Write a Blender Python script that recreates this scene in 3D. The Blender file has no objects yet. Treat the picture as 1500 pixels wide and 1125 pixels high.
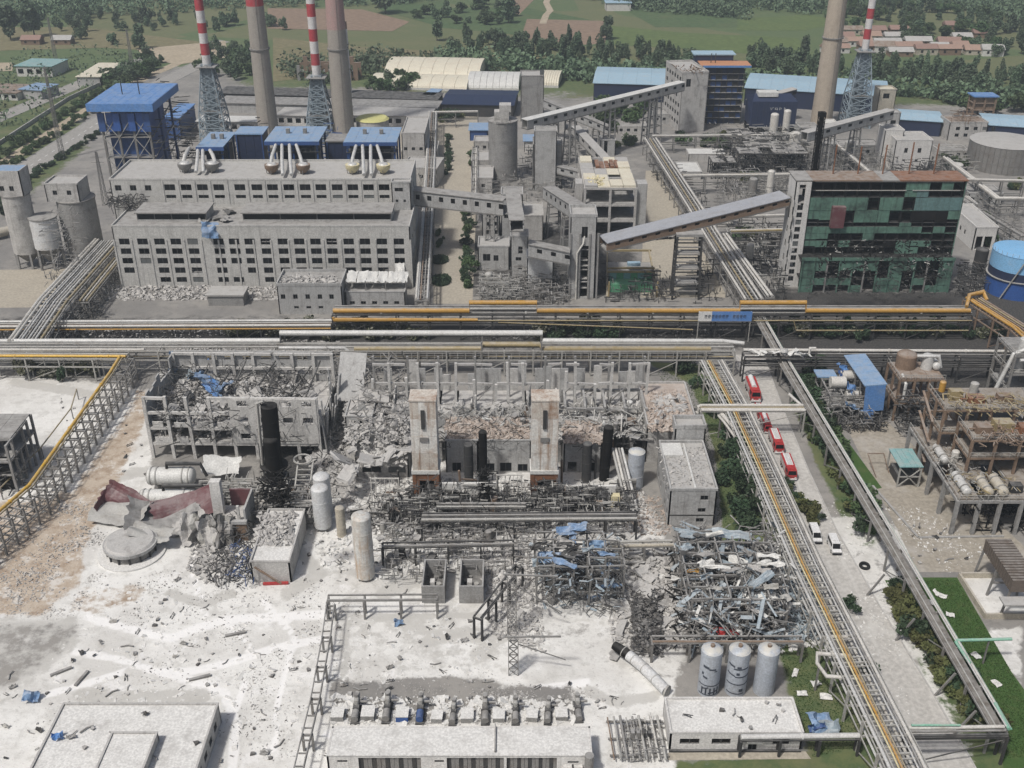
import bpy,math,random
import numpy as np
from mathutils import Vector,Matrix,noise

R = random.Random(11)
NR = np.random.default_rng(5)
SC = bpy.context.scene
COL = SC.collection

# ------------------------------------------------------------ camera, sky, sun, exposure
FPX = 1550.0                       # focal length in pixels of a 1500 x 1125 picture
CAMH = 130.0
PITCH = math.atan(832.5 / FPX)
cam_d = bpy.data.cameras.new('camera')
cam = bpy.data.objects.new('camera',cam_d)
COL.objects.link(cam)
cam.location = (0,0,CAMH)
cam.rotation_euler = (math.pi / 2 - PITCH,0,0)
cam_d.sensor_width = 36.0
cam_d.lens = FPX / 1500.0 * 36.0
cam_d.clip_start = 1.0
cam_d.clip_end = 9000.0
SC.camera = cam

SUN_EL,SUN_AZ = 58.0,-138.0        # degrees; azimuth from +Y towards +X
world = bpy.data.worlds.new('World')
SC.world = world
world.use_nodes = True
wn = world.node_tree.nodes
sky = wn.new('ShaderNodeTexSky')
sky.sky_type = 'NISHITA'
sky.sun_disc = False
sky.sun_elevation = math.radians(SUN_EL)
sky.sun_rotation = math.radians(SUN_AZ)
sky.air_density = 1.0
sky.dust_density = 5.0
sky.ozone_density = 1.0
wn['Background'].inputs['Strength'].default_value = 0.056
world.node_tree.links.new(sky.outputs[0],wn['Background'].inputs['Color'])
sun_d = bpy.data.lights.new('sun','SUN')
sun_d.energy = 2.2
sun_d.angle = math.radians(5.0)
sun_d.color = (1.0,0.97,0.93)
sun = bpy.data.objects.new('sun',sun_d)
COL.objects.link(sun)
_el,_az = math.radians(SUN_EL),math.radians(SUN_AZ)
_dir = Vector((math.sin(_az) * math.cos(_el),math.cos(_az) * math.cos(_el),math.sin(_el)))
sun.rotation_euler = _dir.to_track_quat('Z','Y').to_euler()
sun.location = (0,0,600)
SC.view_settings.view_transform = 'Standard'
SC.view_settings.look = 'None'
SC.view_settings.gamma = 1.0
SC.view_settings.use_curve_mapping = False
SC.view_settings.exposure = 0.5

# ------------------------------------------------------------ pixel <-> place
CP,SP = math.cos(PITCH),math.sin(PITCH)
def G(px,py,z=0.0):
    """the point at height z that the photograph shows at pixel (px, py)"""
    u,v = (px - 750.0) / FPX,(py - 562.5) / FPX
    t = (CAMH - z) / (SP + v * CP)
    return Vector((u * t,(CP - v * SP) * t,z))
def ZT(Y,py):
    """height of the point at distance Y that the photograph shows in row py"""
    v = (py - 562.5) / FPX
    return CAMH - Y * (SP + v * CP) / (CP - v * SP)
def YZ(py,z):
    v = (py - 562.5) / FPX
    return (CAMH - z) * (CP - v * SP) / (SP + v * CP)
def XA(px,Y,z):
    D = Y * CP + (CAMH - z) * SP
    return (px - 750.0) / FPX * D

# ------------------------------------------------------------ materials
MATS = {}
def mat(name,col,rough=0.85,metal=0.0,dirt=(0.12,0.11,0.10),amt=0.5,scale=0.35,streak=0.0,sdir=(0.0,(1,1,0.06)), 
        dust=0.0,dustcol=(0.42,0.415,0.40),bump=0.12,var=0.0,edge=0.25):
    """weathered surface: base colour, blotches of dirt, rain streaks, settled dust, fine relief"""
    m = bpy.data.materials.new(name); m.use_nodes = True
    nt = m.node_tree; N = nt.nodes; L = nt.links
    b = N['Principled BSDF']
    b.inputs['Roughness'].default_value = rough
    b.inputs['Metallic'].default_value = metal
    b.inputs['Specular IOR Level'].default_value = 0.08 if max(col) < 0.03 else (0.2 if rough > 0.75 else 0.4)
    geo = N.new('ShaderNodeNewGeometry')
    def nz(sc,det=6.0,vec=None,rg=0.6):
        n = N.new('ShaderNodeTexNoise'); n.inputs['Scale'].default_value = sc
        n.inputs['Detail'].default_value = det; n.inputs['Roughness'].default_value = rg
        L.new(vec or geo.outputs['Position'],n.inputs['Vector']); return n.outputs['Fac']
    def ramp(fac,lo,hi):
        r = N.new('ShaderNodeMapRange'); r.interpolation_type = 'SMOOTHSTEP'
        r.inputs['From Min'].default_value = lo; r.inputs['From Max'].default_value = hi
        L.new(fac,r.inputs['Value']); return r.outputs[0]
    def mul(a,k):
        n = N.new('ShaderNodeMath'); n.operation = 'MULTIPLY'; L.new(a,n.inputs[0])
        if isinstance(k,float): n.inputs[1].default_value = k
        else: L.new(k,n.inputs[1])
        return n.outputs[0]
    def mix(fac,a,c):
        n = N.new('ShaderNodeMix'); n.data_type = 'RGBA'
        L.new(fac,n.inputs[0])
        for k,x in ((6,a),(7,c)):
            if isinstance(x,tuple): n.inputs[k].default_value = (*x,1)
            else: L.new(x,n.inputs[k])
        return n.outputs[2]
    fine = nz(scale * 9,4.0)
    c = mix(ramp(fine,0.3,0.75),tuple(x * (1 - 0.22) for x in col),tuple(min(1,x * 1.13) for x in col))
    if var:
        oi = N.new('ShaderNodeObjectInfo'); hs = N.new('ShaderNodeHueSaturation')
        mr = N.new('ShaderNodeMapRange'); mr.inputs['To Min'].default_value = 1 - var; mr.inputs['To Max'].default_value = 1 + var
        L.new(oi.outputs['Random'],mr.inputs['Value']); L.new(mr.outputs[0],hs.inputs['Value'])
        mh = N.new('ShaderNodeMapRange'); mh.inputs['To Min'].default_value = 0.5 - var * 0.06; mh.inputs['To Max'].default_value = 0.5 + var * 0.06
        L.new(oi.outputs['Random'],mh.inputs['Value']); L.new(mh.outputs[0],hs.inputs['Hue'])
        L.new(c,hs.inputs['Color']); c = hs.outputs[0]
    if amt:
        c = mix(mul(ramp(nz(scale,8.0,None,0.68),0.46,0.72),amt),c,dirt)
    if streak:
        mp = N.new('ShaderNodeMapping'); mp.inputs['Scale'].default_value = sdir[1]; mp.inputs['Rotation'].default_value = (0,0,sdir[0])
        L.new(geo.outputs['Position'],mp.inputs['Vector'])
        c = mix(mul(ramp(nz(1.1,6.0,mp.outputs[0],0.7),0.5,0.75),streak),c,dirt)
    if dust:
        sx = N.new('ShaderNodeSeparateXYZ'); L.new(geo.outputs['Normal'],sx.inputs[0])
        c = mix(mul(mul(ramp(sx.outputs[2],0.35,0.9),ramp(nz(0.55,6.0),0.32,0.62)),dust),c,dustcol)
    L.new(c,b.inputs['Base Color'])
    if bump:
        bp = N.new('ShaderNodeBump'); bp.inputs['Strength'].default_value = bump; bp.inputs['Distance'].default_value = 0.15
        L.new(fine,bp.inputs['Height']); L.new(bp.outputs[0],b.inputs['Normal'])
    MATS[name] = m
    return m
M = MATS
DK = (0.035,0.033,0.032)
mat('hall_wall',(0.51,0.505,0.48),amt=0.4,streak=0.6,dirt=(0.2,0.195,0.185),dust=0.3)
mat('dusted_concrete',(0.56,0.55,0.525),amt=0.5,streak=0.5,dirt=(0.2,0.195,0.185),dust=0.6,dustcol=(0.6,0.59,0.57))
mat('concrete',(0.29,0.287,0.278),amt=0.6,streak=0.65,dust=0.6)
mat('pale_concrete',(0.47,0.46,0.44),amt=0.5,streak=0.6,dust=0.6)
mat('grey_render',(0.42,0.42,0.41),amt=0.45,streak=0.65,dust=0.4)
mat('old_roof',(0.27,0.262,0.248),amt=0.6,dust=0.5)
mat('dusty_roof',(0.40,0.39,0.37),amt=0.35,dirt=(0.16,0.15,0.13),dust=0.7)
mat('white_wall',(0.62,0.61,0.585),amt=0.3,streak=0.4,dirt=(0.22,0.21,0.2))
mat('beige_wall',(0.47,0.43,0.35),amt=0.35,streak=0.3,dust=0.4)
mat('ash_roof',(0.66,0.655,0.63),amt=0.6,scale=0.3,dirt=(0.36,0.35,0.33),bump=0.3)
mat('dark_opening',(0.012,0.012,0.013),rough=0.8,amt=0.3,bump=0)
mat('glass',(0.012,0.013,0.015),rough=0.45,amt=0.25,dirt=(0.05,0.05,0.05),bump=0)
mat('window_frame',(0.12,0.12,0.118),amt=0.4)
mat('steel',(0.21,0.205,0.195),rough=0.7,amt=0.5,dirt=(0.10,0.075,0.055),dust=0.5)
mat('pale_steel',(0.38,0.375,0.35),rough=0.65,amt=0.5,dirt=(0.17,0.14,0.11),dust=0.5)
mat('dark_steel',(0.05,0.05,0.05),rough=0.8,amt=0.5,dirt=(0.09,0.078,0.068),dust=0.25)
mat('black_char',(0.012,0.0115,0.011),rough=0.9,amt=0.4,dirt=(0.03,0.028,0.026),dust=0.08)
mat('pipe_silver',(0.60,0.60,0.58),rough=0.5,metal=0.1,amt=0.4,dirt=(0.22,0.2,0.17),dust=0.4)
mat('pipe_white',(0.58,0.565,0.525),rough=0.55,amt=0.45,dirt=(0.25,0.21,0.16),dust=0.3)
mat('pipe_ochre',(0.33,0.265,0.14),rough=0.6,amt=0.5,dirt=(0.17,0.14,0.10),dust=0.4)
mat('pipe_yellow',(0.47,0.265,0.055),rough=0.45,amt=0.4,dirt=(0.25,0.16,0.07),dust=0.25)
mat('pipe_gold',(0.66,0.40,0.04),rough=0.45,amt=0.35,dirt=(0.35,0.27,0.13),dust=0.3)
mat('pipe_mint',(0.22,0.46,0.34),rough=0.5,amt=0.35,dirt=(0.35,0.34,0.3),dust=0.4)
mat('rust',(0.235,0.115,0.065),amt=0.6,dirt=(0.07,0.05,0.04),dust=0.2)
mat('rust_brown',(0.23,0.165,0.12),amt=0.5,dirt=(0.13,0.09,0.06),dust=0.35)
mat('blue_roof',(0.10,0.235,0.51),rough=0.5,amt=0.5,scale=0.25,dirt=(0.22,0.29,0.40),dust=0.3,streak=0.4,sdir=(0,(1,0.08,1)),dustcol=(0.35,0.42,0.52))
mat('pale_blue_roof',(0.21,0.345,0.53),rough=0.5,amt=0.5,streak=0.4,sdir=(0,(1,0.08,1)),dirt=(0.25,0.28,0.33),dust=0.3)
mat('sky_blue_roof',(0.33,0.49,0.60),rough=0.5,amt=0.4,dirt=(0.45,0.5,0.52),dust=0.2)
mat('blue_steel',(0.035,0.085,0.24),rough=0.55,amt=0.4,dirt=(0.03,0.04,0.06),dust=0.15)
mat('navy',(0.022,0.033,0.075),rough=0.5,amt=0.4,dirt=(0.03,0.03,0.04))
mat('blue_sheet',(0.16,0.27,0.44),rough=0.5,amt=0.45,dirt=(0.30,0.31,0.32),dust=0.35)
mat('ice_sheet',(0.29,0.355,0.40),rough=0.5,amt=0.5,dirt=(0.17,0.17,0.17),dust=0.4)
mat('teal_sheet',(0.20,0.40,0.40),rough=0.5,amt=0.4,dirt=(0.35,0.36,0.34),dust=0.4)
mat('green_clad',(0.105,0.20,0.155),rough=0.65,amt=0.95,scale=0.13,dirt=(0.02,0.023,0.022),streak=0.9)
mat('cyan_clad',(0.12,0.21,0.205),rough=0.65,amt=0.6,scale=0.16,dirt=(0.04,0.05,0.05),streak=0.6)
mat('green_pool',(0.12,0.36,0.20),rough=0.4,amt=0.35,dirt=(0.12,0.2,0.15),dust=0.2)
mat('maroon',(0.13,0.05,0.055),rough=0.6,amt=0.5,dirt=(0.25,0.22,0.21),dust=0.3)
mat('red_paint',(0.40,0.04,0.04),rough=0.35,amt=0.15,dirt=(0.3,0.1,0.09),bump=0)
mat('stack_red',(0.40,0.05,0.06),rough=0.6,amt=0.45,streak=0.4,dirt=(0.35,0.15,0.15))
mat('stack_white',(0.64,0.63,0.62),rough=0.6,amt=0.45,streak=0.4,dirt=(0.4,0.36,0.36))
mat('stack_grey',(0.34,0.315,0.28),amt=0.45,streak=0.35,dirt=(0.22,0.19,0.17))
mat('stack_tan',(0.43,0.375,0.305),amt=0.5,streak=0.5,dirt=(0.27,0.22,0.17))
mat('pane_pale',(0.13,0.14,0.14),rough=0.5,amt=0.4,bump=0)
mat('stack_pink',(0.40,0.27,0.25),amt=0.4,streak=0.3,dirt=(0.30,0.27,0.24))
mat('lattice_grey',(0.27,0.33,0.37),rough=0.6,amt=0.3)
mat('tank_white',(0.60,0.61,0.61),rough=0.5,amt=0.4,dirt=(0.36,0.31,0.25),streak=0.35,dust=0.3)
mat('tank_rusty',(0.56,0.56,0.53),rough=0.5,amt=0.4,dirt=(0.36,0.20,0.08),streak=0.75,dust=0.3,scale=0.25)
mat('tank_grey',(0.42,0.455,0.50),rough=0.5,amt=0.4,dirt=(0.24,0.24,0.23),streak=0.25,dust=0.9,dustcol=(0.55,0.53,0.47))
mat('tank_blue',(0.035,0.10,0.32),rough=0.45,amt=0.3,dirt=(0.03,0.05,0.1))
mat('tank_sky',(0.22,0.46,0.72),rough=0.45,amt=0.3,dirt=(0.4,0.5,0.6))
mat('yellow_top',(0.58,0.56,0.24),amt=0.3,dirt=(0.4,0.36,0.2))
mat('coldbox',(0.68,0.67,0.63),rough=0.6,amt=0.5,scale=0.25,dirt=(0.27,0.14,0.06),streak=0.95,dust=0.5,dustcol=(0.62,0.52,0.40))
mat('white_sheet',(0.66,0.66,0.63),rough=0.55,amt=0.4,dirt=(0.33,0.32,0.3),dust=0.3)
mat('cream_roof',(0.66,0.62,0.50),rough=0.6,amt=0.4,dirt=(0.50,0.40,0.30))
mat('deck_brown',(0.25,0.215,0.175),amt=0.7,dirt=(0.11,0.085,0.065),dust=0.35)
mat('gallery_roof',(0.33,0.345,0.375),rough=0.6,amt=0.5,dirt=(0.2,0.19,0.18),dust=0.2)
mat('coldbox_rusty',(0.56,0.52,0.46),rough=0.7,amt=0.7,scale=0.3,dirt=(0.22,0.10,0.04),streak=1.0)
mat('tile_red',(0.30,0.20,0.165),amt=0.4,dirt=(0.24,0.2,0.17),var=0.2)
mat('orange_roof',(0.52,0.26,0.14),rough=0.5,amt=0.3,dirt=(0.35,0.2,0.13))
mat('rubber',(0.02,0.02,0.02),rough=0.8,amt=0.3,dirt=(0.1,0.1,0.1),bump=0)
mat('car_white',(0.72,0.72,0.71),rough=0.3,amt=0.15,dirt=(0.5,0.48,0.45),bump=0)
mat('car_black',(0.02,0.02,0.025),rough=0.3,amt=0.2,bump=0)
mat('ink',(0.045,0.055,0.075),rough=0.7,amt=0.2,bump=0)
mat('sign_blue',(0.10,0.23,0.52),rough=0.5,amt=0.3,dirt=(0.3,0.36,0.45),bump=0)
mat('sign_white',(0.7,0.7,0.68),rough=0.5,amt=0.2,bump=0)
mat('rubble',(0.44,0.43,0.415),amt=0.7,scale=0.6,dirt=(0.12,0.115,0.11),dust=0.6,dustcol=(0.5,0.485,0.45),bump=0.3)
mat('dark_rubble',(0.11,0.105,0.10),amt=0.6,scale=0.6,dirt=(0.03,0.03,0.03),dust=0.45,bump=0.3)
mat('brick_rubble',(0.39,0.325,0.275),amt=0.6,scale=0.6,dirt=(0.2,0.17,0.15),dust=0.6,dustcol=(0.5,0.46,0.42),bump=0.3)
mat('ash',(0.66,0.655,0.63),amt=0.35,dirt=(0.5,0.49,0.46),bump=0.3)
mat('insulation',(0.62,0.56,0.36),amt=0.4,dirt=(0.4,0.34,0.2))
mat('belt',(0.15,0.135,0.115),amt=0.6,dirt=(0.07,0.065,0.06),dust=0.35)
mat('cooler_fin',(0.15,0.125,0.105),amt=0.5,dirt=(0.07,0.06,0.05),dust=0.3)
mat('bark',(0.10,0.08,0.06),amt=0.4)
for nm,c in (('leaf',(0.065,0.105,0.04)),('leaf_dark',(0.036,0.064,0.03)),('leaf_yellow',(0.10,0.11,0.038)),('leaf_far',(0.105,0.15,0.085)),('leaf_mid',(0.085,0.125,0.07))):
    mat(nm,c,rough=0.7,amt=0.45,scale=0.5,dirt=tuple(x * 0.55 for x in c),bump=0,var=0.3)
mat('dusty_leaf',(0.12,0.125,0.07),rough=0.8,amt=0.4,dirt=(0.05,0.05,0.035),dust=0.5,bump=0,var=0.25)

# ------------------------------------------------------------ mesh builder
class B:
    def __init__(s): s.v = []; s.f = []
    def add(s,vs,fs):
        o = len(s.v); s.v += [tuple(x) for x in vs]; s.f += [tuple(i + o for i in f) for f in fs]; return s
    BF = ((0,3,2,1),(4,5,6,7),(0,1,5,4),(1,2,6,5),(2,3,7,6),(3,0,4,7))
    def box(s,x0,y0,z0,x1,y1,z1):
        return s.add([(x0,y0,z0),(x1,y0,z0),(x1,y1,z0),(x0,y1,z0),(x0,y0,z1),(x1,y0,z1),(x1,y1,z1),(x0,y1,z1)],B.BF)
    def cbox(s,c,sx,sy,sz,rot=None):
        vs = [Vector((x * sx / 2,y * sy / 2,z * sz / 2)) for z in (-1,1) for x,y in ((-1,-1),(1,-1),(1,1),(-1,1))]
        if rot is not None: vs = [rot @ v for v in vs]
        return s.add([v + Vector(c) for v in vs],B.BF)
    def beam(s,p,q,w,h=None):
        p,q = Vector(p),Vector(q); d = q - p; l = d.length
        if l < 1e-4: return s
        d /= l; up = Vector((0,0,1)) if abs(d.z) < 0.98 else Vector((0,1,0))
        a = d.cross(up).normalized() * w / 2; b = a.cross(d).normalized() * (h or w) / 2
        return s.add([p - a - b,p + a - b,p + a + b,p - a + b,q - a - b,q + a - b,q + a + b,q - a + b],
                     ((0,1,2,3),(7,6,5,4),(0,4,5,1),(1,5,6,2),(2,6,7,3),(3,7,4,0)))
    def ring(s,pts,rs,n=10,cap=True):
        pts = [Vector(p) for p in pts]; o = len(s.v); a = None
        for i,p in enumerate(pts):
            d = (pts[min(i + 1,len(pts) - 1)] - pts[max(i - 1,0)]).normalized()
            if a is None:
                a = d.cross(Vector((0,0,1)) if abs(d.z) < 0.9 else Vector((1,0,0))).normalized()
            else:
                a = (a - d * a.dot(d)).normalized()
            b = d.cross(a); k = 1.0
            if 0 < i < len(pts) - 1:
                c = max(-1,min(1,(pts[i + 1] - p).normalized().dot((p - pts[i - 1]).normalized())))
                k = 1 / max(0.5,math.sqrt((1 + c) / 2))
            for j in range(n):
                t = 2 * math.pi * j / n
                s.v.append(tuple(p + (a * math.cos(t) + b * math.sin(t)) * rs[i] * (k if len(pts) < 9 else 1)))
        for i in range(len(pts) - 1):
            for j in range(n):
                k = (j + 1) % n
                s.f.append((o + i * n + j,o + i * n + k,o + (i + 1) * n + k,o + (i + 1) * n + j))
        if cap:
            s.f.append(tuple(o + j for j in range(n - 1,-1,-1)))
            s.f.append(tuple(o + (len(pts) - 1) * n + j for j in range(n)))
        return s
    def tube(s,pts,r,n=8): return s.ring(pts,[r] * len(pts),n)
    def cyl(s,x,y,z0,z1,r0,r1=None,n=20): return s.ring([(x,y,z0),(x,y,z1)],[r0,r0 if r1 is None else r1],n)
    def dome(s,c,ax,r,h,n=16,k=4):
        """end cap: bulges from c along ax"""
        c,ax = Vector(c),Vector(ax).normalized()
        pts = [c + ax * h * math.sin(i * math.pi / 2 / k) for i in range(k + 1)]
        rs = [max(0.02,r * math.cos(i * math.pi / 2 / k)) for i in range(k + 1)]
        return s.ring(pts,rs,n)
    def mesh(s,name,m,smooth=False):
        me = bpy.data.meshes.new(name); me.from_pydata(s.v,[],s.f); me.materials.append(M[m])
        if smooth:
            me.polygons.foreach_set('use_smooth',[True] * len(me.polygons)); me.set_sharp_from_angle(angle=0.7)
        me.update(); return me
    def build(s,name,m,parent=None,smooth=False,**k):
        return link(name,s.mesh(name,m,smooth),parent,**k)

def Bx(*a): return B().box(*a)
def Bm(*a): return B().beam(*a)
def Bt(*a): return B().tube(*a)
def Bc(*a,**k): return B().cyl(*a,**k)

def link(name,me,parent=None,loc=(0,0,0),rot=(0,0,0),scale=None):
    o = bpy.data.objects.new(name,me); COL.objects.link(o)
    o.parent = parent; o.location = loc; o.rotation_euler = rot
    if scale: o.scale = scale
    return o
def tag(o,label=None,cat=None,group=None,kind=None):
    if label: o['label'] = label
    if cat: o['category'] = cat
    if group: o['group'] = group
    if kind: o['kind'] = kind
    elif cat and 'kind' not in o: o['kind'] = 'thing'
    return o
def thing(name,label,cat,loc,rz=0.0,group=None):
    o = bpy.data.objects.new(name,None); COL.objects.link(o); o.empty_display_size = 0.1
    o.location = loc; o.rotation_euler = (0,0,rz)
    return tag(o,label,cat,group)
def single(b,name,m,label,cat,loc,rz=0.0,group=None,smooth=False):
    o = b.build(name,m,None,smooth,loc=loc,rot=(0,0,rz)); return tag(o,label,cat,group)
def dup(root,loc,rz=0.0,label=None,scale=None):
    r = root.copy(); COL.objects.link(r); r.location = loc; r.rotation_euler = (0,0,rz)
    if label: r['label'] = label
    if scale: r.scale = (scale,) * 3
    for ch in list(root.children):
        c = ch.copy(); COL.objects.link(c); c.parent = r
        for g in ch.children:
            d = g.copy(); COL.objects.link(d); d.parent = c
    return r
def local(root,p):
    return Matrix.Rotation(-root.rotation_euler[2],3,'Z') @ (Vector(p) - Vector(root.location))
_cache = {}
def shared(key,fn):
    if key not in _cache: _cache[key] = fn()
    return _cache[key]

# ------------------------------------------------------------ generic pieces of buildings (local frame: x along the front, y away, z up)
def wall_builder(length,z0,z1,t,holes):
    """a wall of thickness t along x with real openings; holes = (x0, x1, z0, z1)"""
    b = B()
    xs = sorted({0.0,length,*[h[0] for h in holes],*[h[1] for h in holes]})
    zs = sorted({z0,z1,*[h[2] for h in holes],*[h[3] for h in holes]})
    xs = [x for x in xs if 0 <= x <= length]; zs = [z for z in zs if z0 <= z <= z1]
    solid = {}
    for i in range(len(xs) - 1):
        for j in range(len(zs) - 1):
            cx,cz = (xs[i] + xs[i + 1]) / 2,(zs[j] + zs[j + 1]) / 2
            solid[i,j] = not any(h[0] < cx < h[1] and h[2] < cz < h[3] for h in holes)
    for (i,j),sd in solid.items():
        if not sd: continue
        x0,x1,a,c = xs[i],xs[i + 1],zs[j],zs[j + 1]
        b.add([(x0,0,a),(x1,0,a),(x1,0,c),(x0,0,c),(x0,t,a),(x1,t,a),(x1,t,c),(x0,t,c)],
              [(0,1,2,3),(5,4,7,6)] + ([(4,0,3,7)] if not solid.get((i - 1,j)) else []) + ([(1,5,6,2)] if not solid.get((i + 1,j)) else [])
              + ([(4,5,1,0)] if not solid.get((i,j - 1)) else []) + ([(3,2,6,7)] if not solid.get((i,j + 1)) else []))
    return b
def window_mesh(w,h,style='dark'):
    key = ('win',round(w,1),round(h,1),style)
    def mk():
        b = B(); t = 0.09
        b.box(-w / 2,0.10,-h / 2,w / 2,0.18,-h / 2 + t); b.box(-w / 2,0.10,h / 2 - t,w / 2,0.18,h / 2)
        b.box(-w / 2,0.10,-h / 2 + t,-w / 2 + t,0.18,h / 2 - t); b.box(w / 2 - t,0.10,-h / 2 + t,w / 2,0.18,h / 2 - t)
        b.box(-0.05,0.10,-h / 2 + t,0.05,0.18,h / 2 - t)
        me = b.mesh('window','window_frame'); return me
    def pk():
        b = B(); b.box(-w / 2 + 0.02,0.16,-h / 2 + 0.02,w / 2 - 0.02,0.2,h / 2 - 0.02); return b.mesh('pane','glass')
    return shared(key,mk),shared(key + ('p',),pk)
def pale(me):
    c = me.copy(); c.materials.clear(); c.materials.append(M['pane_pale']); return c
def add_wall(root,name,m,length,z0,z1,holes,at=(0,0,0),rz=0.0,t=0.3,panes=True,broken=0.25):
    w = wall_builder(length,z0,z1,t,holes).build(name,m,root,loc=at,rot=(0,0,rz))
    if panes:
        for h in holes:
            if (h[1] - h[0]) * (h[3] - h[2]) > 8: continue
            fm,pm = window_mesh(h[1] - h[0],h[3] - h[2])
            f = link('window',fm,w,loc=((h[0] + h[1]) / 2,0,(h[2] + h[3]) / 2))
            # window = sub-part of the wall; its pane is joined in the same object level by its own mesh
            q = R.random()
            if q > broken: link('pane',pm,w,loc=f.location)
            elif q < 0.05: link('pane',shared(('pp',pm.name),lambda: pale(pm)),w,loc=f.location)
    return w
def grid_holes(xs,zs,w,h,skip=0.0):
    return [(x - w / 2,x + w / 2,z - h / 2,z + h / 2) for x in xs for z in zs if R.random() >= skip]
def block(name,label,cat,A,Bp,z,depth,wm,rm,holes_f=(),holes_r=(),holes_l=(),group=None,parapet=0.5,base=0.0,rz=None,over=0.0):
    """a building with front walls from A to Bp (roof-edge points), height z, depth away from the camera"""
    A = Vector(A); Bp = Vector(Bp); d = Bp - A; L_ = math.hypot(d.x,d.y)
    a = math.atan2(d.y,d.x) if rz is None else rz
    T = thing(name,label,cat,(A.x,A.y,base),a,group)
    h = z - base
    add_wall(T,'wall',wm,L_,0,h,list(holes_f))
    add_wall(T,'wall',wm,depth,0,h,list(holes_r),(L_,0,0),math.pi / 2)
    add_wall(T,'wall',wm,L_,0,h,[],(L_,depth,0),math.pi)
    add_wall(T,'wall',wm,depth,0,h,list(holes_l),(0,depth,0),-math.pi / 2)
    rb = B(); o = over
    rb.box(0.3 - (o + 0.3 if o else 0),0.3 - (o + 0.3 if o else 0),h - 0.35 + (0.36 if o else 0),L_ - 0.3 + (o + 0.3 if o else 0),depth - 0.3 + (o + 0.3 if o else 0),h - 0.05 + (0.36 if o else 0))
    rb.build('roof',rm,T)
    fb = B(); nf = max(1,int(h // 4.5))
    for k in range(1,nf): fb.box(0.32,0.32,h * k / nf - 0.1,L_ - 0.32,depth - 0.32,h * k / nf + 0.1)
    if nf > 1: fb.build('floor_slab','concrete',T)
    if parapet and not o:
        pb = B(); pt = 0.25
        pb.box(-0.08,-0.08,h + 0.003,L_ + 0.08,pt,h + parapet); pb.box(-0.08,depth - pt,h + 0.003,L_ + 0.08,depth + 0.08,h + parapet)
        pb.box(-0.08,pt,h + 0.003,pt,depth - pt,h + parapet); pb.box(L_ - pt,pt,h + 0.003,L_ + 0.08,depth - pt,h + parapet)
        pb.build('parapet',wm,T)
    T['L'] = L_
    return T
def bars(root,name,m,segs,w,h=None):
    """every bar its own part"""
    for p,q in segs: Bm(p,q,w,h).build(name,m,root)
def lattice(b,x0,x1,y0,y1,z0,z1,n,w=0.2,tap=1.0):
    """braced square tower between z0 and z1 (joined); tap = top size / bottom size"""
    cx,cy = (x0 + x1) / 2,(y0 + y1) / 2
    def c(i,k):
        s = 1 + (tap - 1) * k / n
        x,y = ((x0,y0),(x1,y0),(x1,y1),(x0,y1))[i % 4]
        return (cx + (x - cx) * s,cy + (y - cy) * s,z0 + (z1 - z0) * k / n)
    for i in range(4):
        b.beam(c(i,0),c(i,n),w)
        for k in range(n):
            b.beam(c(i,k),c(i + 1,k + 1),w * 0.6); b.beam(c(i,k + 1),c(i + 1,k + 1),w * 0.6)
            b.beam(c(i + 1,k),c(i,k + 1),w * 0.6)
    return b

# ------------------------------------------------------------ scatter (one mesh of many small solids)
_UB = np.array([(-1,-1,-1),(1,-1,-1),(1,1,-1),(-1,1,-1),(-1,-1,1),(1,-1,1),(1,1,1),(-1,1,1)],float) / 2
_UF = np.array(B.BF)
def np_mesh(name,V,Fq,m):
    me = bpy.data.meshes.new(name); n = len(Fq)
    me.vertices.add(len(V)); me.vertices.foreach_set('co',V.astype(np.float32).ravel())
    k = Fq.shape[1]
    me.loops.add(n * k); me.loops.foreach_set('vertex_index',Fq.astype(np.int32).ravel())
    me.polygons.add(n); me.polygons.foreach_set('loop_start',np.arange(0,n * k,k,dtype=np.int32))
    me.polygons.foreach_set('use_smooth',[False] * n)
    me.update(calc_edges=True); me.materials.append(M[m]); return me
def rotm(n,tilt,yaw=None):
    a = NR.uniform(0,2 * np.pi,n) if yaw is None else NR.normal(0,yaw,n); b = NR.normal(0,tilt,n); c = NR.normal(0,tilt,n)
    ca,sa,cb,sb,cc,s2 = np.cos(a),np.sin(a),np.cos(b),np.sin(b),np.cos(c),np.sin(c)
    o = np.zeros(n); i = np.ones(n)
    Rz = np.array([[ca,-sa,o],[sa,ca,o],[o,o,i]]).transpose(2,0,1)
    Rx = np.array([[i,o,o],[o,cb,-sb],[o,sb,cb]]).transpose(2,0,1)
    Ry = np.array([[cc,o,s2],[o,i,o],[-s2,o,cc]]).transpose(2,0,1)
    return Rz @ Rx @ Ry
def solids(P,S,tilt,jit=0.25,yaw=None):
    """boxes at P (n,3) with sizes S (n,3), random turn; returns V, F"""
    n = len(P)
    v = _UB[None] * S[:,None,:] * (1 + NR.uniform(-jit,jit,(n,8,3)))
    v = np.einsum('nij,nkj->nki',rotm(n,tilt,yaw),v) + P[:,None,:]
    f = _UF[None] + (np.arange(n) * 8)[:,None,None]
    return v.reshape(-1,3),f.reshape(-1,4)
def in_poly(n,poly,z=0.0):
    """n random places inside a polygon of pixels at height z"""
    W = np.array([G(x,y,z)[:2] for x,y in poly]); lo,hi = W.min(0),W.max(0); out = []
    tot = 0
    while tot < n:
        c = NR.uniform(lo,hi,(n * 2,2)); k = inside(c,W); out.append(c[k]); tot += k.sum()
    return np.concatenate(out)[:n]
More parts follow.
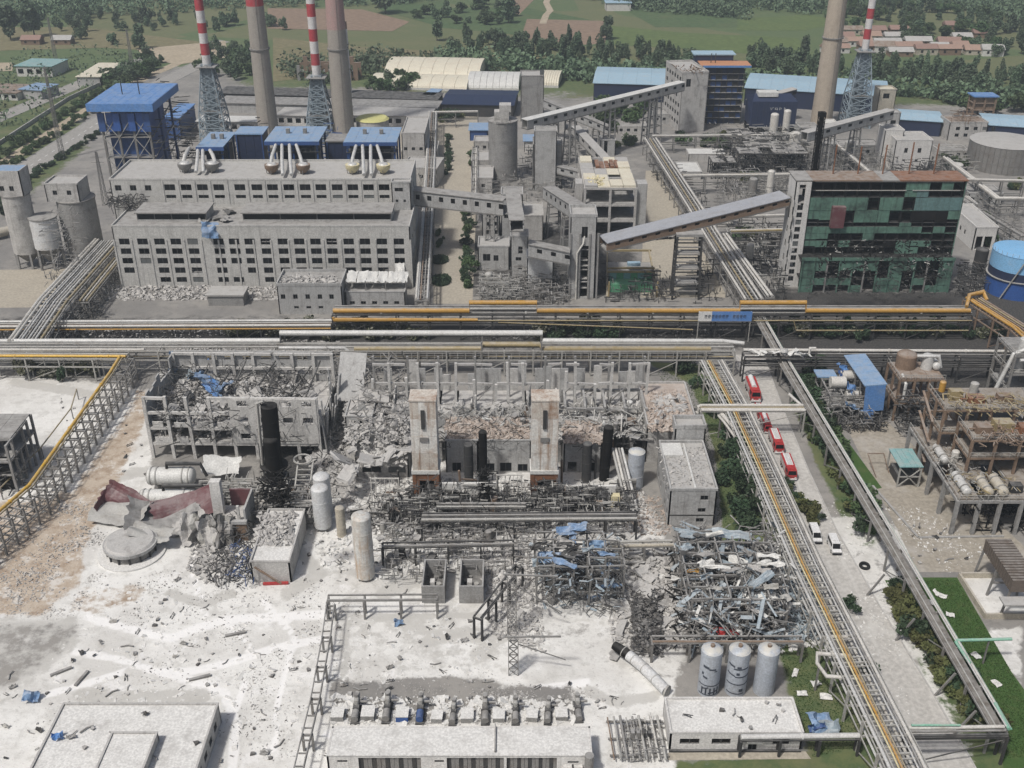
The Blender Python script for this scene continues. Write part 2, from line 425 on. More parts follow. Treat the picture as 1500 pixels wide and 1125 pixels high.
def inside(c,W):
    x,y = c[:,0],c[:,1]; r = np.zeros(len(c),bool); j = len(W) - 1
    for i in range(len(W)):
        xi,yi,xj,yj = *W[i],*W[j]
        r ^= ((yi > y) != (yj > y)) & (x < (xj - xi) * (y - yi) / (yj - yi + 1e-12) + xi); j = i
    return r
def heap(name,m,poly,n,size,z=0.0,hump=0.0,flat=0.5,tilt=0.5,label=None,cat=None,long=1.0,parent=None,group=None):
    """rubble: n broken lumps lying in a polygon of pixels"""
    c = in_poly(n,poly,z)
    if name == 'small_debris':                       # thrown in sprays and clusters, not evenly
        k = np.array([noise.noise(Vector((x * 0.13,y * 0.13,3.3))) + 0.6 * noise.noise(Vector((x * 0.45,y * 0.45,1.1))) > 0.02 for x,y in c])
        c[~k] = c[k][NR.integers(0,k.sum(),(~k).sum())] + NR.normal(0,0.9,((~k).sum(),2))
    ctr = c.mean(0); rad = np.abs(c - ctr).max(0) + 1e-3
    hh = hump * np.clip(1 - (((c - ctr) / rad) ** 2).sum(1),0,1) * NR.uniform(0.3,1,n)
    s = size * np.clip(NR.lognormal(-0.15,0.5,n),0.2,2.0)
    S = np.stack([s * NR.uniform(0.6,1.0 + long,n),s * NR.uniform(0.5,1.0,n),s * flat * NR.uniform(0.4,1.2,n)],1)
    P = np.concatenate([c,(z + hh + S[:,2] * 0.3)[:,None]],1)
    V,Fq = solids(P,S,tilt)
    o0 = (0,0,0)
    if parent is not None:
        o0 = parent.location; a = -parent.rotation_euler[2]; V = V - np.array(o0)
        V = V @ np.array([[math.cos(a),math.sin(a),0],[-math.sin(a),math.cos(a),0],[0,0,1]])
    o = link(name,np_mesh(name,V,Fq,m),parent)
    o['kind'] = 'stuff'
    if parent is None: tag(o,label,cat or 'rubble',group)
    return o
def tangle(name,m,poly,n,ln,w,z0=0.0,z1=3.0,tilt=0.5,label=None,parent=None,cat='wreckage',flat=1.0):
    """bent bars and strips thrown about, as one mass"""
    c = in_poly(n,poly,(z0 + z1) / 2)
    S = np.stack([ln * NR.uniform(0.3,1.2,n),w * NR.uniform(0.5,1.5,n),w * flat * NR.uniform(0.5,1.5,n)],1)
    P = np.concatenate([c,NR.uniform(z0,z1,n)[:,None]],1)
    if name in ('pipework','steelwork','burnt_pipes','scaffold'):     # built square: runs along, across and upright
        k = NR.choice(3,n,p=(0.42,0.28,0.30))
        S[k == 1] = S[k == 1][:,[1,0,2]]; S[k == 2] = S[k == 2][:,[1,2,0]]
        S[k == 2,2] *= 0.8; P[k == 2,2] = z0 + np.minimum(P[k == 2,2] - z0,S[k == 2,2] * 0.5 + (z1 - z0) * NR.uniform(0,0.5,(k == 2).sum()))
        V,Fq = solids(P,S,min(tilt * 0.12,0.08),0.1,0.07)
    else: V,Fq = solids(P,S,tilt,0.1)
    if parent is not None:
        a = -parent.rotation_euler[2]; V = V - np.array(parent.location)
        V = V @ np.array([[math.cos(a),math.sin(a),0],[-math.sin(a),math.cos(a),0],[0,0,1]])
    o = link(name,np_mesh(name,V,Fq,m),parent); o['kind'] = 'stuff'
    if parent is None: tag(o,label,cat)
    return o
def crumple(w,l,amp,seed,n=7,t=0.04,fold=0.0):
    """a torn, bent metal sheet with thickness"""
    b = B(); r = random.Random(seed); top = []
    for i in range(n + 1):
        for j in range(n + 1):
            u,v = i / n - 0.5,j / n - 0.5
            z = amp * noise.noise(Vector((u * 2.3 + seed * 3.1,v * 2.3,seed * 1.7))) * 2 + fold * u * u * 4
            e = 0.0
            if i in (0,n) or j in (0,n): e = r.uniform(-0.08,0.08)
            top.append((u * w * (1 + e),v * l * (1 + e),z))
    k = n + 1
    for dz in (0,-t): b.v += [(x,y,z + dz) for x,y,z in top]
    o = k * k
    for i in range(n):
        for j in range(n):
            a,c,d,e = i * k + j,(i + 1) * k + j,(i + 1) * k + j + 1,i * k + j + 1
            b.f.append((a,c,d,e)); b.f.append((o + e,o + d,o + c,o + a))
    for i in range(n):
        for a,c in ((i * k,(i + 1) * k),((i + 1) * k + n,i * k + n),(i + 1,i),(n * k + i,n * k + i + 1)):
            b.f.append((c,a,o + a,o + c))
    return b
HAZE = 0.00028

# ------------------------------------------------------------ ground: one sheet to the horizon
def axis(lo,hi,step,far):
    a = list(np.arange(lo,hi + step,step)); s,x = step,hi
    while x < far: s *= 1.22; x += s; a.append(x)
    s,x = step,lo
    while x > -far: s *= 1.22; x -= s; a.insert(0,x)
    return np.array(a)
gx,gy = axis(-150,165,1.1,4000),axis(100,345,1.1,4000)
GX,GY = np.meshgrid(gx,gy)
D_ = GY * CP + CAMH * SP
PX = 750 + FPX * GX / np.maximum(D_,20); PY = 562.5 + FPX * (CAMH * CP - GY * SP) / np.maximum(D_,20)
PY = np.where(D_ < 20,5000,PY)
def soft(poly,s):
    """1 inside a polygon of pixels, 0 outside, soft over s pixels"""
    p = np.array(poly,float); d2 = np.full(PX.shape,1e12); ins = np.zeros(PX.shape,bool); j = len(p) - 1
    for i in range(len(p)):
        (xi,yi),(xj,yj) = p[i],p[j]
        ex,ey = xj - xi,yj - yi
        t = np.clip(((PX - xi) * ex + (PY - yi) * ey) / (ex * ex + ey * ey + 1e-9),0,1)
        d2 = np.minimum(d2,(PX - xi - t * ex) ** 2 + (PY - yi - t * ey) ** 2)
        ins ^= ((yi > PY) != (yj > PY)) & (PX < ex * (PY - yi) / (ey + 1e-12) + xi); j = i
    return np.clip(0.5 + np.where(ins,1,-1) * np.sqrt(d2) / s,0,1)
ash = soft([(-900,545),(60,552),(228,575),(222,690),(300,770),(440,750),(490,730),(560,790),(750,812),(755,900),(860,965),(990,990),(990,1140),(1400,3000),(-3000,3000)],30)
ash = np.maximum(ash,0.62 * soft([(495,600),(930,690),(985,790),(1010,1000),(740,990),(740,800),(470,740)],30))
ash = np.maximum(ash,0.60 * soft([(1150,740),(1250,740),(1330,800),(1470,1200),(1320,1200),(1180,820)],60))
ash = np.maximum(ash,0.52 * soft([(1200,770),(1380,745),(1360,790),(1330,840),(1250,850)],30))
ash = np.maximum(ash,0.85 * soft([(1405,842),(1500,842),(1560,905),(1440,905)],6))
ash = np.maximum(ash,0.66 * soft([(1420,920),(1500,915),(1500,1010)],16))
ash = np.maximum(ash,0.6 * soft([(1110,640),(1150,640),(1150,740),(1120,740)],20) * 0)
ash *= 1 - 0.72 * soft([(480,993),(700,990),(745,1002),(840,1000),(860,1060),(700,1062),(480,1060)],16)
ash *= 1 - 0.5 * soft([(-100,905),(120,900),(132,935),(70,985),(0,1020),(-300,1040)],30)
mud = soft([(205,572),(226,580),(180,690),(150,750),(118,800),(120,850),(60,900),(-120,900),(-120,730),(30,735),(110,715),(178,620)],22)
mud = np.maximum(mud,0.55 * soft([(110,860),(225,850),(215,880),(140,905),(100,900)],20))
char = soft([(-900,468),(1700,462),(1700,512),(1180,515),(1000,512),(-900,500)],16) * 0.75
char = np.maximum(char,soft([(1090,425),(1700,425),(1700,560),(1200,615),(1150,560),(1090,500)],26))
char = np.maximum(char,0.8 * soft([(630,690),(930,690),(925,745),(640,745)],22))
char = np.maximum(char,0.9 * soft([(375,600),(450,590),(470,690),(380,730)],24))
char = np.maximum(char,0.7 * soft([(680,330),(930,330),(935,440),(690,440)],26))
char = np.maximum(char,0.75 * soft([(775,770),(920,770),(935,880),(780,890)],26))
char = np.maximum(char,0.9 * soft([(985,775),(1140,775),(1190,930),(1010,950)],26))
char = np.maximum(char,0.8 * soft([(300,740),(370,740),(370,850),(300,830)],20))
char = np.maximum(char,0.7 * soft([(920,860),(970,860),(990,960),(930,960)],20))
grass = soft([(945,530),(1040,535),(1150,790),(1060,800),(1048,660),(1012,560)],18)
grass = np.maximum(grass,0.7 * soft([(1130,940),(1210,930),(1290,1090),(1300,1140),(960,1140),(990,1108),(1180,1100),(1145,1000)],26))
grass = np.maximum(grass,0.75 * soft([(1160,600),(1200,600),(1300,800),(1250,810)],20))
grass = np.maximum(grass,0.9 * soft([(1290,850),(1340,850),(1500,1080),(1500,1300),(1440,1200)],22))
grass = np.maximum(grass,np.clip((175 - PY) / 30,0,1))
grass = np.maximum(grass,soft([(-900,-300),(150,40),(240,130),(60,270),(-20,330),(-900,500)],22))
grass = np.maximum(grass,0.68 * soft([(640,195),(672,195),(690,440),(626,440)],16) * 0.8)
grass *= 1 - soft([(230,100),(560,140),(1480,150),(1600,240),(1600,700),(250,600),(150,300),(120,170)],14) * (PY < 470)
V = np.stack([GX.ravel(),GY.ravel(),np.zeros(GX.size)],1)
nx,ny = len(gx),len(gy)
ii = (np.arange(ny - 1)[:,None] * nx + np.arange(nx - 1)[None]).ravel()
Fq = np.stack([ii,ii + 1,ii + nx + 1,ii + nx],1)

gm = bpy.data.materials.new('ground_cover'); gm.use_nodes = True
MATS['ground_cover'] = gm
nt = gm.node_tree; N = nt.nodes; L = nt.links; bs = N['Principled BSDF']; bs.inputs['Roughness'].default_value = 0.95
geo = N.new('ShaderNodeNewGeometry')
def nz(sc,det=6.0,rg=0.62):
    n = N.new('ShaderNodeTexNoise'); n.inputs['Scale'].default_value = sc; n.inputs['Detail'].default_value = det
    n.inputs['Roughness'].default_value = rg; L.new(geo.outputs['Position'],n.inputs['Vector']); return n.outputs['Fac']
def sstep(a,lo,hi):
    r = N.new('ShaderNodeMapRange'); r.interpolation_type = 'SMOOTHSTEP'
    r.inputs['From Min'].default_value = lo; r.inputs['From Max'].default_value = hi; L.new(a,r.inputs['Value']); return r.outputs[0]
def mth(op,a,c):
    n = N.new('ShaderNodeMath'); n.operation = op
    for k,x in ((0,a),(1,c)):
        if isinstance(x,(int,float)): n.inputs[k].default_value = x
        else: L.new(x,n.inputs[k])
    return n.outputs[0]
def mx(f,a,c):
    n = N.new('ShaderNodeMix'); n.data_type = 'RGBA'
    if isinstance(f,(int,float)): n.inputs[0].default_value = f
    else: L.new(f,n.inputs[0])
    for k,x in ((6,a),(7,c)):
        if isinstance(x,tuple): n.inputs[k].default_value = (*x,1)
        else: L.new(x,n.inputs[k])
    return n.outputs[2]
big,mid,fin = nz(0.06,7.0),nz(0.35,7.0,0.7),nz(2.2,5.0,0.7)
at = N.new('ShaderNodeAttribute'); at.attribute_name = 'cover'
sp = N.new('ShaderNodeSeparateColor'); L.new(at.outputs['Color'],sp.inputs[0])
def cover(a,k=0.9,w=0.16):
    edge = mth('ADD',mth('MULTIPLY',mth('SUBTRACT',mid,0.5),k),mth('MULTIPLY',mth('SUBTRACT',big,0.5),k * 0.7))
    return sstep(mth('ADD',a,edge),0.5 - w,0.5 + w)
c = mx(sstep(big,0.35,0.65),(0.285,0.272,0.25),(0.20,0.193,0.182))
c = mx(mth('MULTIPLY',sstep(mid,0.45,0.7),0.55),c,(0.13,0.126,0.12))
c = mx(mth('MULTIPLY',sstep(fin,0.55,0.75),0.4),c,(0.44,0.42,0.385))
gr = mx(sstep(mid,0.35,0.65),(0.065,0.10,0.038),(0.115,0.135,0.055))
gr = mx(mth('MULTIPLY',sstep(big,0.48,0.7),0.6),gr,(0.17,0.155,0.085))
vo = N.new('ShaderNodeTexVoronoi'); vo.inputs['Scale'].default_value = 0.008; L.new(geo.outputs['Position'],vo.inputs['Vector'])
fv = N.new('ShaderNodeSeparateColor'); L.new(vo.outputs['Color'],fv.inputs[0])
fld = mx(sstep(fv.outputs[0],0.5,0.6),(0.09,0.135,0.055),(0.15,0.15,0.075))
sy = N.new('ShaderNodeSeparateXYZ'); L.new(geo.outputs['Position'],sy.inputs[0])
gr = mx(mth('MULTIPLY',sstep(sy.outputs[1],560,640),0.55),gr,fld)
c = mx(cover(sp.outputs[2],1.0,0.22),c,mx(sstep(fin,0.4,0.7),(0.03,0.029,0.028),(0.10,0.096,0.09)))
c = mx(cover(at.outputs['Alpha'],0.7,0.1),c,gr)
asc = mx(sstep(big,0.4,0.62),(0.70,0.695,0.665),(0.57,0.56,0.53))
asc = mx(mth('MULTIPLY',sstep(mid,0.47,0.66),0.5),asc,(0.40,0.39,0.36))
asc = mx(mth('MULTIPLY',sstep(nz(0.13,8.0,0.75),0.56,0.62),0.6),asc,(0.76,0.755,0.74))
asc = mx(mth('MULTIPLY',sstep(fin,0.57,0.68),0.6),asc,(0.30,0.29,0.27))
tr = N.new('ShaderNodeAttribute'); tr.attribute_name = 'tracks'; ts = N.new('ShaderNodeSeparateColor'); L.new(tr.outputs['Color'],ts.inputs[0])
asc = mx(mth('MULTIPLY',sstep(mth('ADD',ts.outputs[0],mth('MULTIPLY',mth('SUBTRACT',mid,0.5),0.9)),0.35,0.75),0.8),asc,(0.80,0.795,0.78))
asc = mx(mth('MULTIPLY',sstep(mth('ADD',ts.outputs[1],mth('MULTIPLY',mth('SUBTRACT',mid,0.5),1.2)),0.4,0.7),0.75),asc,(0.44,0.43,0.40))
c = mx(cover(sp.outputs[0],1.1,0.12),c,asc)
mc = mx(sstep(mid,0.4,0.65),(0.46,0.39,0.31),(0.31,0.235,0.17))
mc = mx(mth('MULTIPLY',sstep(fin,0.5,0.7),0.6),mc,(0.55,0.52,0.47))
mc = mx(mth('MULTIPLY',sstep(nz(0.2,8.0,0.75),0.52,0.6),0.75),mc,(0.62,0.60,0.56))
c = mx(cover(sp.outputs[1],1.5,0.2),c,mc)
L.new(c,bs.inputs['Base Color'])
bp = N.new('ShaderNodeBump'); bp.inputs['Strength'].default_value = 0.5; bp.inputs['Distance'].default_value = 0.3
L.new(mth('ADD',mid,mth('MULTIPLY',fin,0.35)),bp.inputs['Height']); L.new(bp.outputs[0],bs.inputs['Normal'])
gme = np_mesh('ground',V,Fq,'ground_cover')
ca = gme.color_attributes.new('cover','FLOAT_COLOR','POINT')
ca.data.foreach_set('color',np.stack([ash.ravel(),mud.ravel(),char.ravel(),grass.ravel()],1).astype(np.float32).ravel())
def lines(ls):
    """1 on tyre tracks and swept lines (pixel polylines with half width), 0 away from them"""
    r = np.zeros(PX.shape)
    for w_,*p in ls:
        for (xi,yi),(xj,yj) in zip(p,p[1:]):
            ex,ey = xj - xi,yj - yi; t = np.clip(((PX - xi) * ex + (PY - yi) * ey) / (ex * ex + ey * ey + 1e-9),0,1)
            r = np.maximum(r,np.exp(-((PX - xi - t * ex) ** 2 + (PY - yi - t * ey) ** 2) / (w_ * w_)))
    return r
trk = lines([(7,(110,955),(170,965),(235,985),(290,982),(340,970),(400,950),(475,935)),(8,(130,905),(200,925),(250,935),(290,920),(330,908),(480,900)),(9,(240,985),(290,1000),(330,1015),(345,1060),(340,1130)),(6,(60,1020),(130,1000),(180,985)),(6,(360,1000),(345,1040)),
             (5,(330,915),(360,940),(375,960)),(6,(20,930),(70,945)),(5,(300,770),(280,830),(300,900)),(6,(385,880),(430,930),(410,1010),(400,1100)),(8,(860,1000),(790,1010),(720,1020)),(9,(480,1075),(860,1078))])
drk = lines([(10,(590,915),(640,930),(690,925),(740,935)),(8,(620,940),(700,935)),(14,(120,1020),(200,1024),(300,1018)),(6,(480,905),(740,902)),(7,(505,990),(505,880)),(12,(430,800),(470,840),(420,870)),(9,(250,870),(300,885),(340,870)),(16,(700,960),(745,920)),(14,(560,870),(610,850)),(10,(860,1010),(900,1030),(960,1020)),(8,(20,560),(120,575),(190,585)),(10,(160,700),(215,690))])
drk = np.maximum(drk,0.5 * soft([(488,885),(745,885),(745,992),(480,990)],30)); drk = np.maximum(drk,0.62 * soft([(-100,890),(130,890),(120,960),(40,1030),(-100,1040)],40)); drk = np.maximum(drk,0.55 * soft([(430,770),(760,770),(750,880),(480,870)],60))
ct = gme.color_attributes.new('tracks','FLOAT_COLOR','POINT')
ct.data.foreach_set('color',np.stack([trk.ravel(),drk.ravel(),0 * trk.ravel(),1 + 0 * trk.ravel()],1).astype(np.float32).ravel())
ground = link('ground',gme); ground['kind'] = 'structure'

def sheet(name,m,poly,z,kind='structure',thick=None):
    """a flat sheet on the ground over a polygon of pixels"""
    pts = [G(x,y,0) for x,y in poly]; b = B(); n = len(pts)
    b.v = [(p.x,p.y,z) for p in pts]; b.f = [tuple(range(n))]
    o = b.build(name,m); o['kind'] = kind; return o
def ground_mat(name,c1,c2,c3,s=0.25):
    m = mat(name,c1,rough=0.95,amt=0.7,scale=s,dirt=c2,bump=0.3)
    return m
mat('road_grey',(0.46,0.445,0.415),rough=0.95,amt=0.75,scale=0.14,dirt=(0.55,0.54,0.51),streak=0.85,sdir=(0.55,(0.55,0.035,1)),bump=0.3)
ground_mat('road_far',(0.33,0.32,0.30),(0.25,0.24,0.22),None,0.1)
ground_mat('asphalt',(0.05,0.049,0.047),(0.095,0.09,0.085),None,0.2)
ground_mat('street_concrete',(0.40,0.365,0.30),(0.30,0.27,0.225),None,0.15)
ground_mat('yard_concrete',(0.33,0.30,0.25),(0.45,0.43,0.40),None,0.12)
ground_mat('lawn_green',(0.055,0.105,0.03),(0.09,0.12,0.045),None,0.5)
def crop(name,c1,c2,a,k=0.5): mat(name,c1,rough=0.95,amt=0.6,scale=0.03,dirt=c2,streak=k,sdir=(a,(0.012,0.35,1)),bump=0)
crop('field_green',(0.12,0.16,0.062),(0.075,0.12,0.05),0.05)
crop('field_mid',(0.085,0.13,0.06),(0.12,0.135,0.07),0.5)
crop('field_tan',(0.20,0.18,0.105),(0.13,0.14,0.07),-0.1)
crop('field_brown',(0.26,0.19,0.14),(0.21,0.16,0.12),0.15)
ground_mat('dirt_pale',(0.42,0.36,0.27),(0.3,0.25,0.18),None,0.05)

def strip(name,m,c,w,z,kerb=True):
    """a road along a centre line of ground points, with kerbs"""
    b,kb = B(),[B(),B()]; c = [Vector((p.x,p.y,0)) for p in c]; k = len(c); e = []
    for i in range(k):
        d = (c[min(i + 1,k - 1)] - c[max(i - 1,0)]).normalized(); n = Vector((-d.y,d.x,0)); e.append((c[i] + n * w / 2,c[i] - n * w / 2,n))
    for i in range(k): b.v += [(*e[i][0][:2],z),(*e[i][1][:2],z)]
    b.f = [(2 * i,2 * i + 1,2 * i + 3,2 * i + 2) for i in range(k - 1)]
    o = b.build(name,m); o['kind'] = 'structure'
    if kerb:
        for s in (0,1):
            for i in range(k - 1): kb[s].beam(e[i][s] + Vector((0,0,0.06)),e[i + 1][s] + Vector((0,0,0.06)),0.25,0.14)
            kb[s].build('kerb','pale_concrete',o)
    return o
strip('road','road_grey',[G(x,y) for x,y in ((1098,520),(1125,600),(1160,690),(1200,780),(1260,890),(1330,1010),(1385,1110),(1500,1330))],7.6,0.02)
strip('road','asphalt',[G(-400,487),G(300,486),G(800,487),G(1300,487),G(1900,488)],8.5,0.012,False)
sheet('street','street_concrete',[(634,445),(692,445),(702,190),(640,190)],0.016)
sheet('street','street_concrete',[(946,250),(966,250),(1066,436),(938,436)],0.016)
sheet('yard','yard_concrete',[(1236,618),(1300,618),(1500,800),(1560,838),(1345,838)],0.016)
sheet('yard','street_concrete',[(-200,398),(98,394),(66,450),(-260,455)],0.016)
sheet('yard','street_concrete',[(570,175),(700,160),(700,290),(600,290)],0.008)
strip('road','road_far',[G(-250,282),G(0,172),G(117,123),G(190,93),G(262,72),G(330,60)],11,0.03)
strip('path','dirt_pale',[G(-200,375),G(0,242),G(128,161),G(215,112),G(290,80)],7,0.026,False)
strip('road','road_far',[G(-150,375),G(11,264),G(133,185),G(235,122),G(300,90)],12,0.03)
strip('road','dirt_pale',[G(795,35),G(800,22),G(806,16),G(800,4),G(812,-20)],5,0.2,False)
strip('road','road_far',[G(1442,3),G(1475,18),G(1530,40)],9,0.2,False)
for nm,m,poly,z in (
    ('field','field_green',[(895,38),(1000,48),(1170,56),(1178,82),(1110,80),(985,70),(900,66)],0.12),
    ('field','field_mid',[(650,12),(765,10),(895,35),(900,66),(860,68),(745,50),(640,40)],0.09),
    ('field','field_brown',[(772,28),(892,31),(886,64),(858,66),(763,56)],0.15),
    ('field','field_brown',[(392,12),(530,14),(600,32),(575,46),(392,42)],0.12),
    ('field','field_brown',[(735,-8),(790,-8),(760,22),(742,14)],0.11),
    ('field','field_tan',[(-60,40),(120,40),(300,62),(310,80),(150,70),(-60,76)],0.09),
    ('field','field_tan',[(400,55),(520,68),(860,88),(850,112),(690,95),(560,100),(400,120)],0.08),
    ('field','field_green',[(590,82),(860,88),(845,108),(690,95)],0.13),
    ('field','field_mid',[(560,-10),(660,-10),(640,38),(555,14)],0.1),
    ('field','field_green',[(1080,28),(1180,22),(1250,30),(1180,45),(1080,45)],0.1),
    ('field','dirt_pale',[(200,72),(330,60),(335,84),(260,95),(215,86)],0.14),
    ('field','dirt_pale',[(-40,92),(20,92),(18,104),(-40,106)],0.14),
    ('field','field_mid',[(900,5),(1080,6),(1080,40),(960,40)],0.09)):
    sheet(nm,m,poly,z)
def lawn(poly):
    sheet('lawn','lawn_green',poly,0.03)
for t in range(26):                                                # dashes down the middle of the near carriageway
    p,q = G(11,264),G(235,122); a = p.lerp(q,t / 26); c_ = p.lerp(q,(t + 0.4) / 26)
    o = Bm(a + Vector((0,0,0.034)),c_ + Vector((0,0,0.034)),0.35,0.004).build('lane_mark','sign_white'); o['kind'] = 'structure'
lawn([(1340,846),(1402,846),(1482,985),(1500,1010),(1560,1130),(1470,1130),(1465,1060)])
lawn([(1208,625),(1228,628),(1292,715),(1272,718)])
lawn([(1296,850),(1326,850),(1400,960),(1372,975)])

# ------------------------------------------------------------ trees and shrubs
def crown_mesh(key,m,rx,rz,z0,n,leaf,lobes=7,seed=1,cone=0.0):
    def mk():
        r = np.random.default_rng(seed); P = []
        L_ = [(r.normal(0,0.42,3) * np.array([rx,rx,rz * 0.9]),r.uniform(0.45,0.75)) for _ in range(lobes)]
        for c_,s_ in L_:
            k = n // lobes; d = r.normal(size=(k,3)); d /= np.linalg.norm(d,axis=1)[:,None]
            P.append(c_ + d * (r.uniform(0.35,1.0,(k,1)) ** 0.5) * s_ * np.array([rx,rx,rz]))
        P = np.concatenate(P)
        if cone: P[:,:2] *= np.clip(1 - cone * (P[:,2:3] / rz + 1) / 2,0.15,1)
        P[:,2] += z0 + rz; P[:,2] = np.maximum(P[:,2],z0 * 0.6 + 0.1)
        k = len(P); a = r.normal(size=(k,3)); a /= np.linalg.norm(a,axis=1)[:,None]; q = r.normal(size=(k,3))
        bb = np.cross(a,q); bb /= np.linalg.norm(bb,axis=1)[:,None]; s = leaf * r.uniform(0.6,1.4,(k,1))
        V = np.stack([P - a * s,P + bb * s * 0.55,P + a * s,P - bb * s * 0.55],1).reshape(-1,3)
        return np_mesh('crown',V,np.arange(k * 4).reshape(-1,4),m)
    return shared(key,mk)
def trunk_mesh(h,r):
    def mk():
        b = B(); b.ring([(0,0,-0.1),(0.05,0,h * 0.5),(0,0.05,h)],[r,r * 0.7,r * 0.4],7)
        for k in range(4):
            a = k * 1.7; b.ring([(0,0,h * (0.45 + 0.1 * k)),(math.cos(a) * h * 0.35,math.sin(a) * h * 0.35,h * (0.85 + 0.1 * k))],[r * 0.4,r * 0.12],5)
        return b.mesh('trunk','bark')
    return shared(('trunk',h,r),mk)
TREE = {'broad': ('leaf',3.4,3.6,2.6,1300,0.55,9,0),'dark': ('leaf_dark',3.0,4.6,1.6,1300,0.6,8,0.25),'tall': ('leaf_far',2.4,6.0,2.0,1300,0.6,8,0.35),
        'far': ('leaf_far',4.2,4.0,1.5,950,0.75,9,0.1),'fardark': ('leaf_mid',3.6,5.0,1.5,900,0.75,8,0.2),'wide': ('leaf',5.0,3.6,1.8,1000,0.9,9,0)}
def tree(kind,p,s,label,group=None,cat='tree',v=None):
    m,rx,rz,z0,n,lf,lb,cn = TREE[kind]; v = R.randrange(3) if v is None else v
    T = thing(kind_name[kind],label,cat,(p.x,p.y,0),R.uniform(0,6.28),group)
    s *= R.uniform(0.9,1.12); T.scale = (s * R.uniform(0.9,1.1),s * R.uniform(0.9,1.1),s)
    link('trunk',trunk_mesh(z0 + rz * 0.9,0.28),T)
    link('crown',crown_mesh((kind,v),m,rx,rz,z0,n,lf,lb,17 + v * 7 + len(kind),cn),T)
    return T
kind_name = {'broad': 'broadleaf_tree','dark': 'evergreen_tree','tall': 'poplar_tree','far': 'broadleaf_tree','fardark': 'evergreen_tree','wide': 'broadleaf_tree'}
SHRUB = {'round': ('leaf_dark',1.25,1.0,0.05,700,0.24),'yellow': ('leaf_yellow',1.3,1.0,0.05,700,0.26),'loose': ('leaf',1.4,1.1,0.05,600,0.3),'dusty': ('dusty_leaf',1.4,1.2,0.05,600,0.3)}
def shrub(kind,p,s,label,group=None):
    m,rx,rz,z0,n,lf = SHRUB[kind]; v = R.randrange(3)
    me = crown_mesh((kind,v),m,rx,rz,z0,n,lf,7,5 + v * 3 + len(kind),0)
    o = link('shrub',me,None,(p.x,p.y,0),(0,0,R.uniform(0,6.28)))
    o.scale = (s * R.uniform(0.85,1.2),s * R.uniform(0.85,1.2),s * R.uniform(0.85,1.15))
    return tag(o,label,'shrub',group)

# ------------------------------------------------------------ far background: woods, village, sheds
def spots(poly,n,gap,z=0.0):
    """places inside a polygon of pixels, at least gap metres apart"""
    out = []
    for c_ in in_poly(n * 6,poly,z):
        if all((c_[0] - o[0]) ** 2 + (c_[1] - o[1]) ** 2 > gap * gap for o in out): out.append(c_)
        if len(out) >= n: break
    return [Vector((x,y,0)) for x,y in out]
TREES_LEFT = 290
LOOK = {'fardark': 'dark pointed','far': 'round','tall': 'slender','wide': 'spreading','broad': 'leafy'}
def where(i,n,words): return words[min(len(words) - 1,int(i * len(words) / n))]
ENDS = ('left end','centre left','centre','centre right','right end')
def belt(poly,n,gap,kinds,s,label,group):
    ps = sorted(spots(poly,n,gap),key=lambda p: p.x / p.y); ym = sum(p.y for p in ps) / len(ps)
    for i,p in enumerate(ps):
        k = R.choice(kinds)
        tree(k,p,s * R.uniform(0.75,1.2),'%s tree %s, %s, %s' % (LOOK[k],label,where(i,len(ps),ENDS),'front row' if p.y < ym else 'back row'),group)
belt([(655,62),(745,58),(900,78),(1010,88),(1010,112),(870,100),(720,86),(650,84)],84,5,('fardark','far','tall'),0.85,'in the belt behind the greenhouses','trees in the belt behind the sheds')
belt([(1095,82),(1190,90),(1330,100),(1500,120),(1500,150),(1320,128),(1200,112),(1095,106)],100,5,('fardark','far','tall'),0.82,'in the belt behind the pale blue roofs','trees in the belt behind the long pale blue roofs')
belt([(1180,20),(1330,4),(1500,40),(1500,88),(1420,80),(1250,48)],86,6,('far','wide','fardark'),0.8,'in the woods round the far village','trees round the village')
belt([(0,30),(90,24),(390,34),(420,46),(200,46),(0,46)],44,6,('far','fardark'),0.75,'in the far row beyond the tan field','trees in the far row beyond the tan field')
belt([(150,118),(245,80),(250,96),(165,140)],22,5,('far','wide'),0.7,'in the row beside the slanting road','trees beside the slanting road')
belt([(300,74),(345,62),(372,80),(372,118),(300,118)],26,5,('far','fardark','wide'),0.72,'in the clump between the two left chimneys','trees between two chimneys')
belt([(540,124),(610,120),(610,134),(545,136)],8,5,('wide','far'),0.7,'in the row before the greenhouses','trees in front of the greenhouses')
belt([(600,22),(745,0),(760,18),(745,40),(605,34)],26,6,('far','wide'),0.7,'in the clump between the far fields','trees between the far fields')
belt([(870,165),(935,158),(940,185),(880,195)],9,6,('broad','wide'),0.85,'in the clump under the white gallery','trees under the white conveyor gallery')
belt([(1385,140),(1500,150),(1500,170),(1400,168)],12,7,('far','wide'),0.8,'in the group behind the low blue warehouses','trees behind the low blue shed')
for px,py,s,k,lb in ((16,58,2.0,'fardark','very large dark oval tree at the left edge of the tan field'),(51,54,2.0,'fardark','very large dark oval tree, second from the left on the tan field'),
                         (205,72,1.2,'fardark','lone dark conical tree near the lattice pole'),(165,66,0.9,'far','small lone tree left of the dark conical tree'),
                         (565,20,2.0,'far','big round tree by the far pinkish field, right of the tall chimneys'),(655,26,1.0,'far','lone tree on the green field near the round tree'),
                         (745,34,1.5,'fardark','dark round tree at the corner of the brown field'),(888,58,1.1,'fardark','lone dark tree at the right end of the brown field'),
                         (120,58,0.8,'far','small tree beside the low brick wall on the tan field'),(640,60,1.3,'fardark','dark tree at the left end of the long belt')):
    tree(k,G(px,py),s,lb)
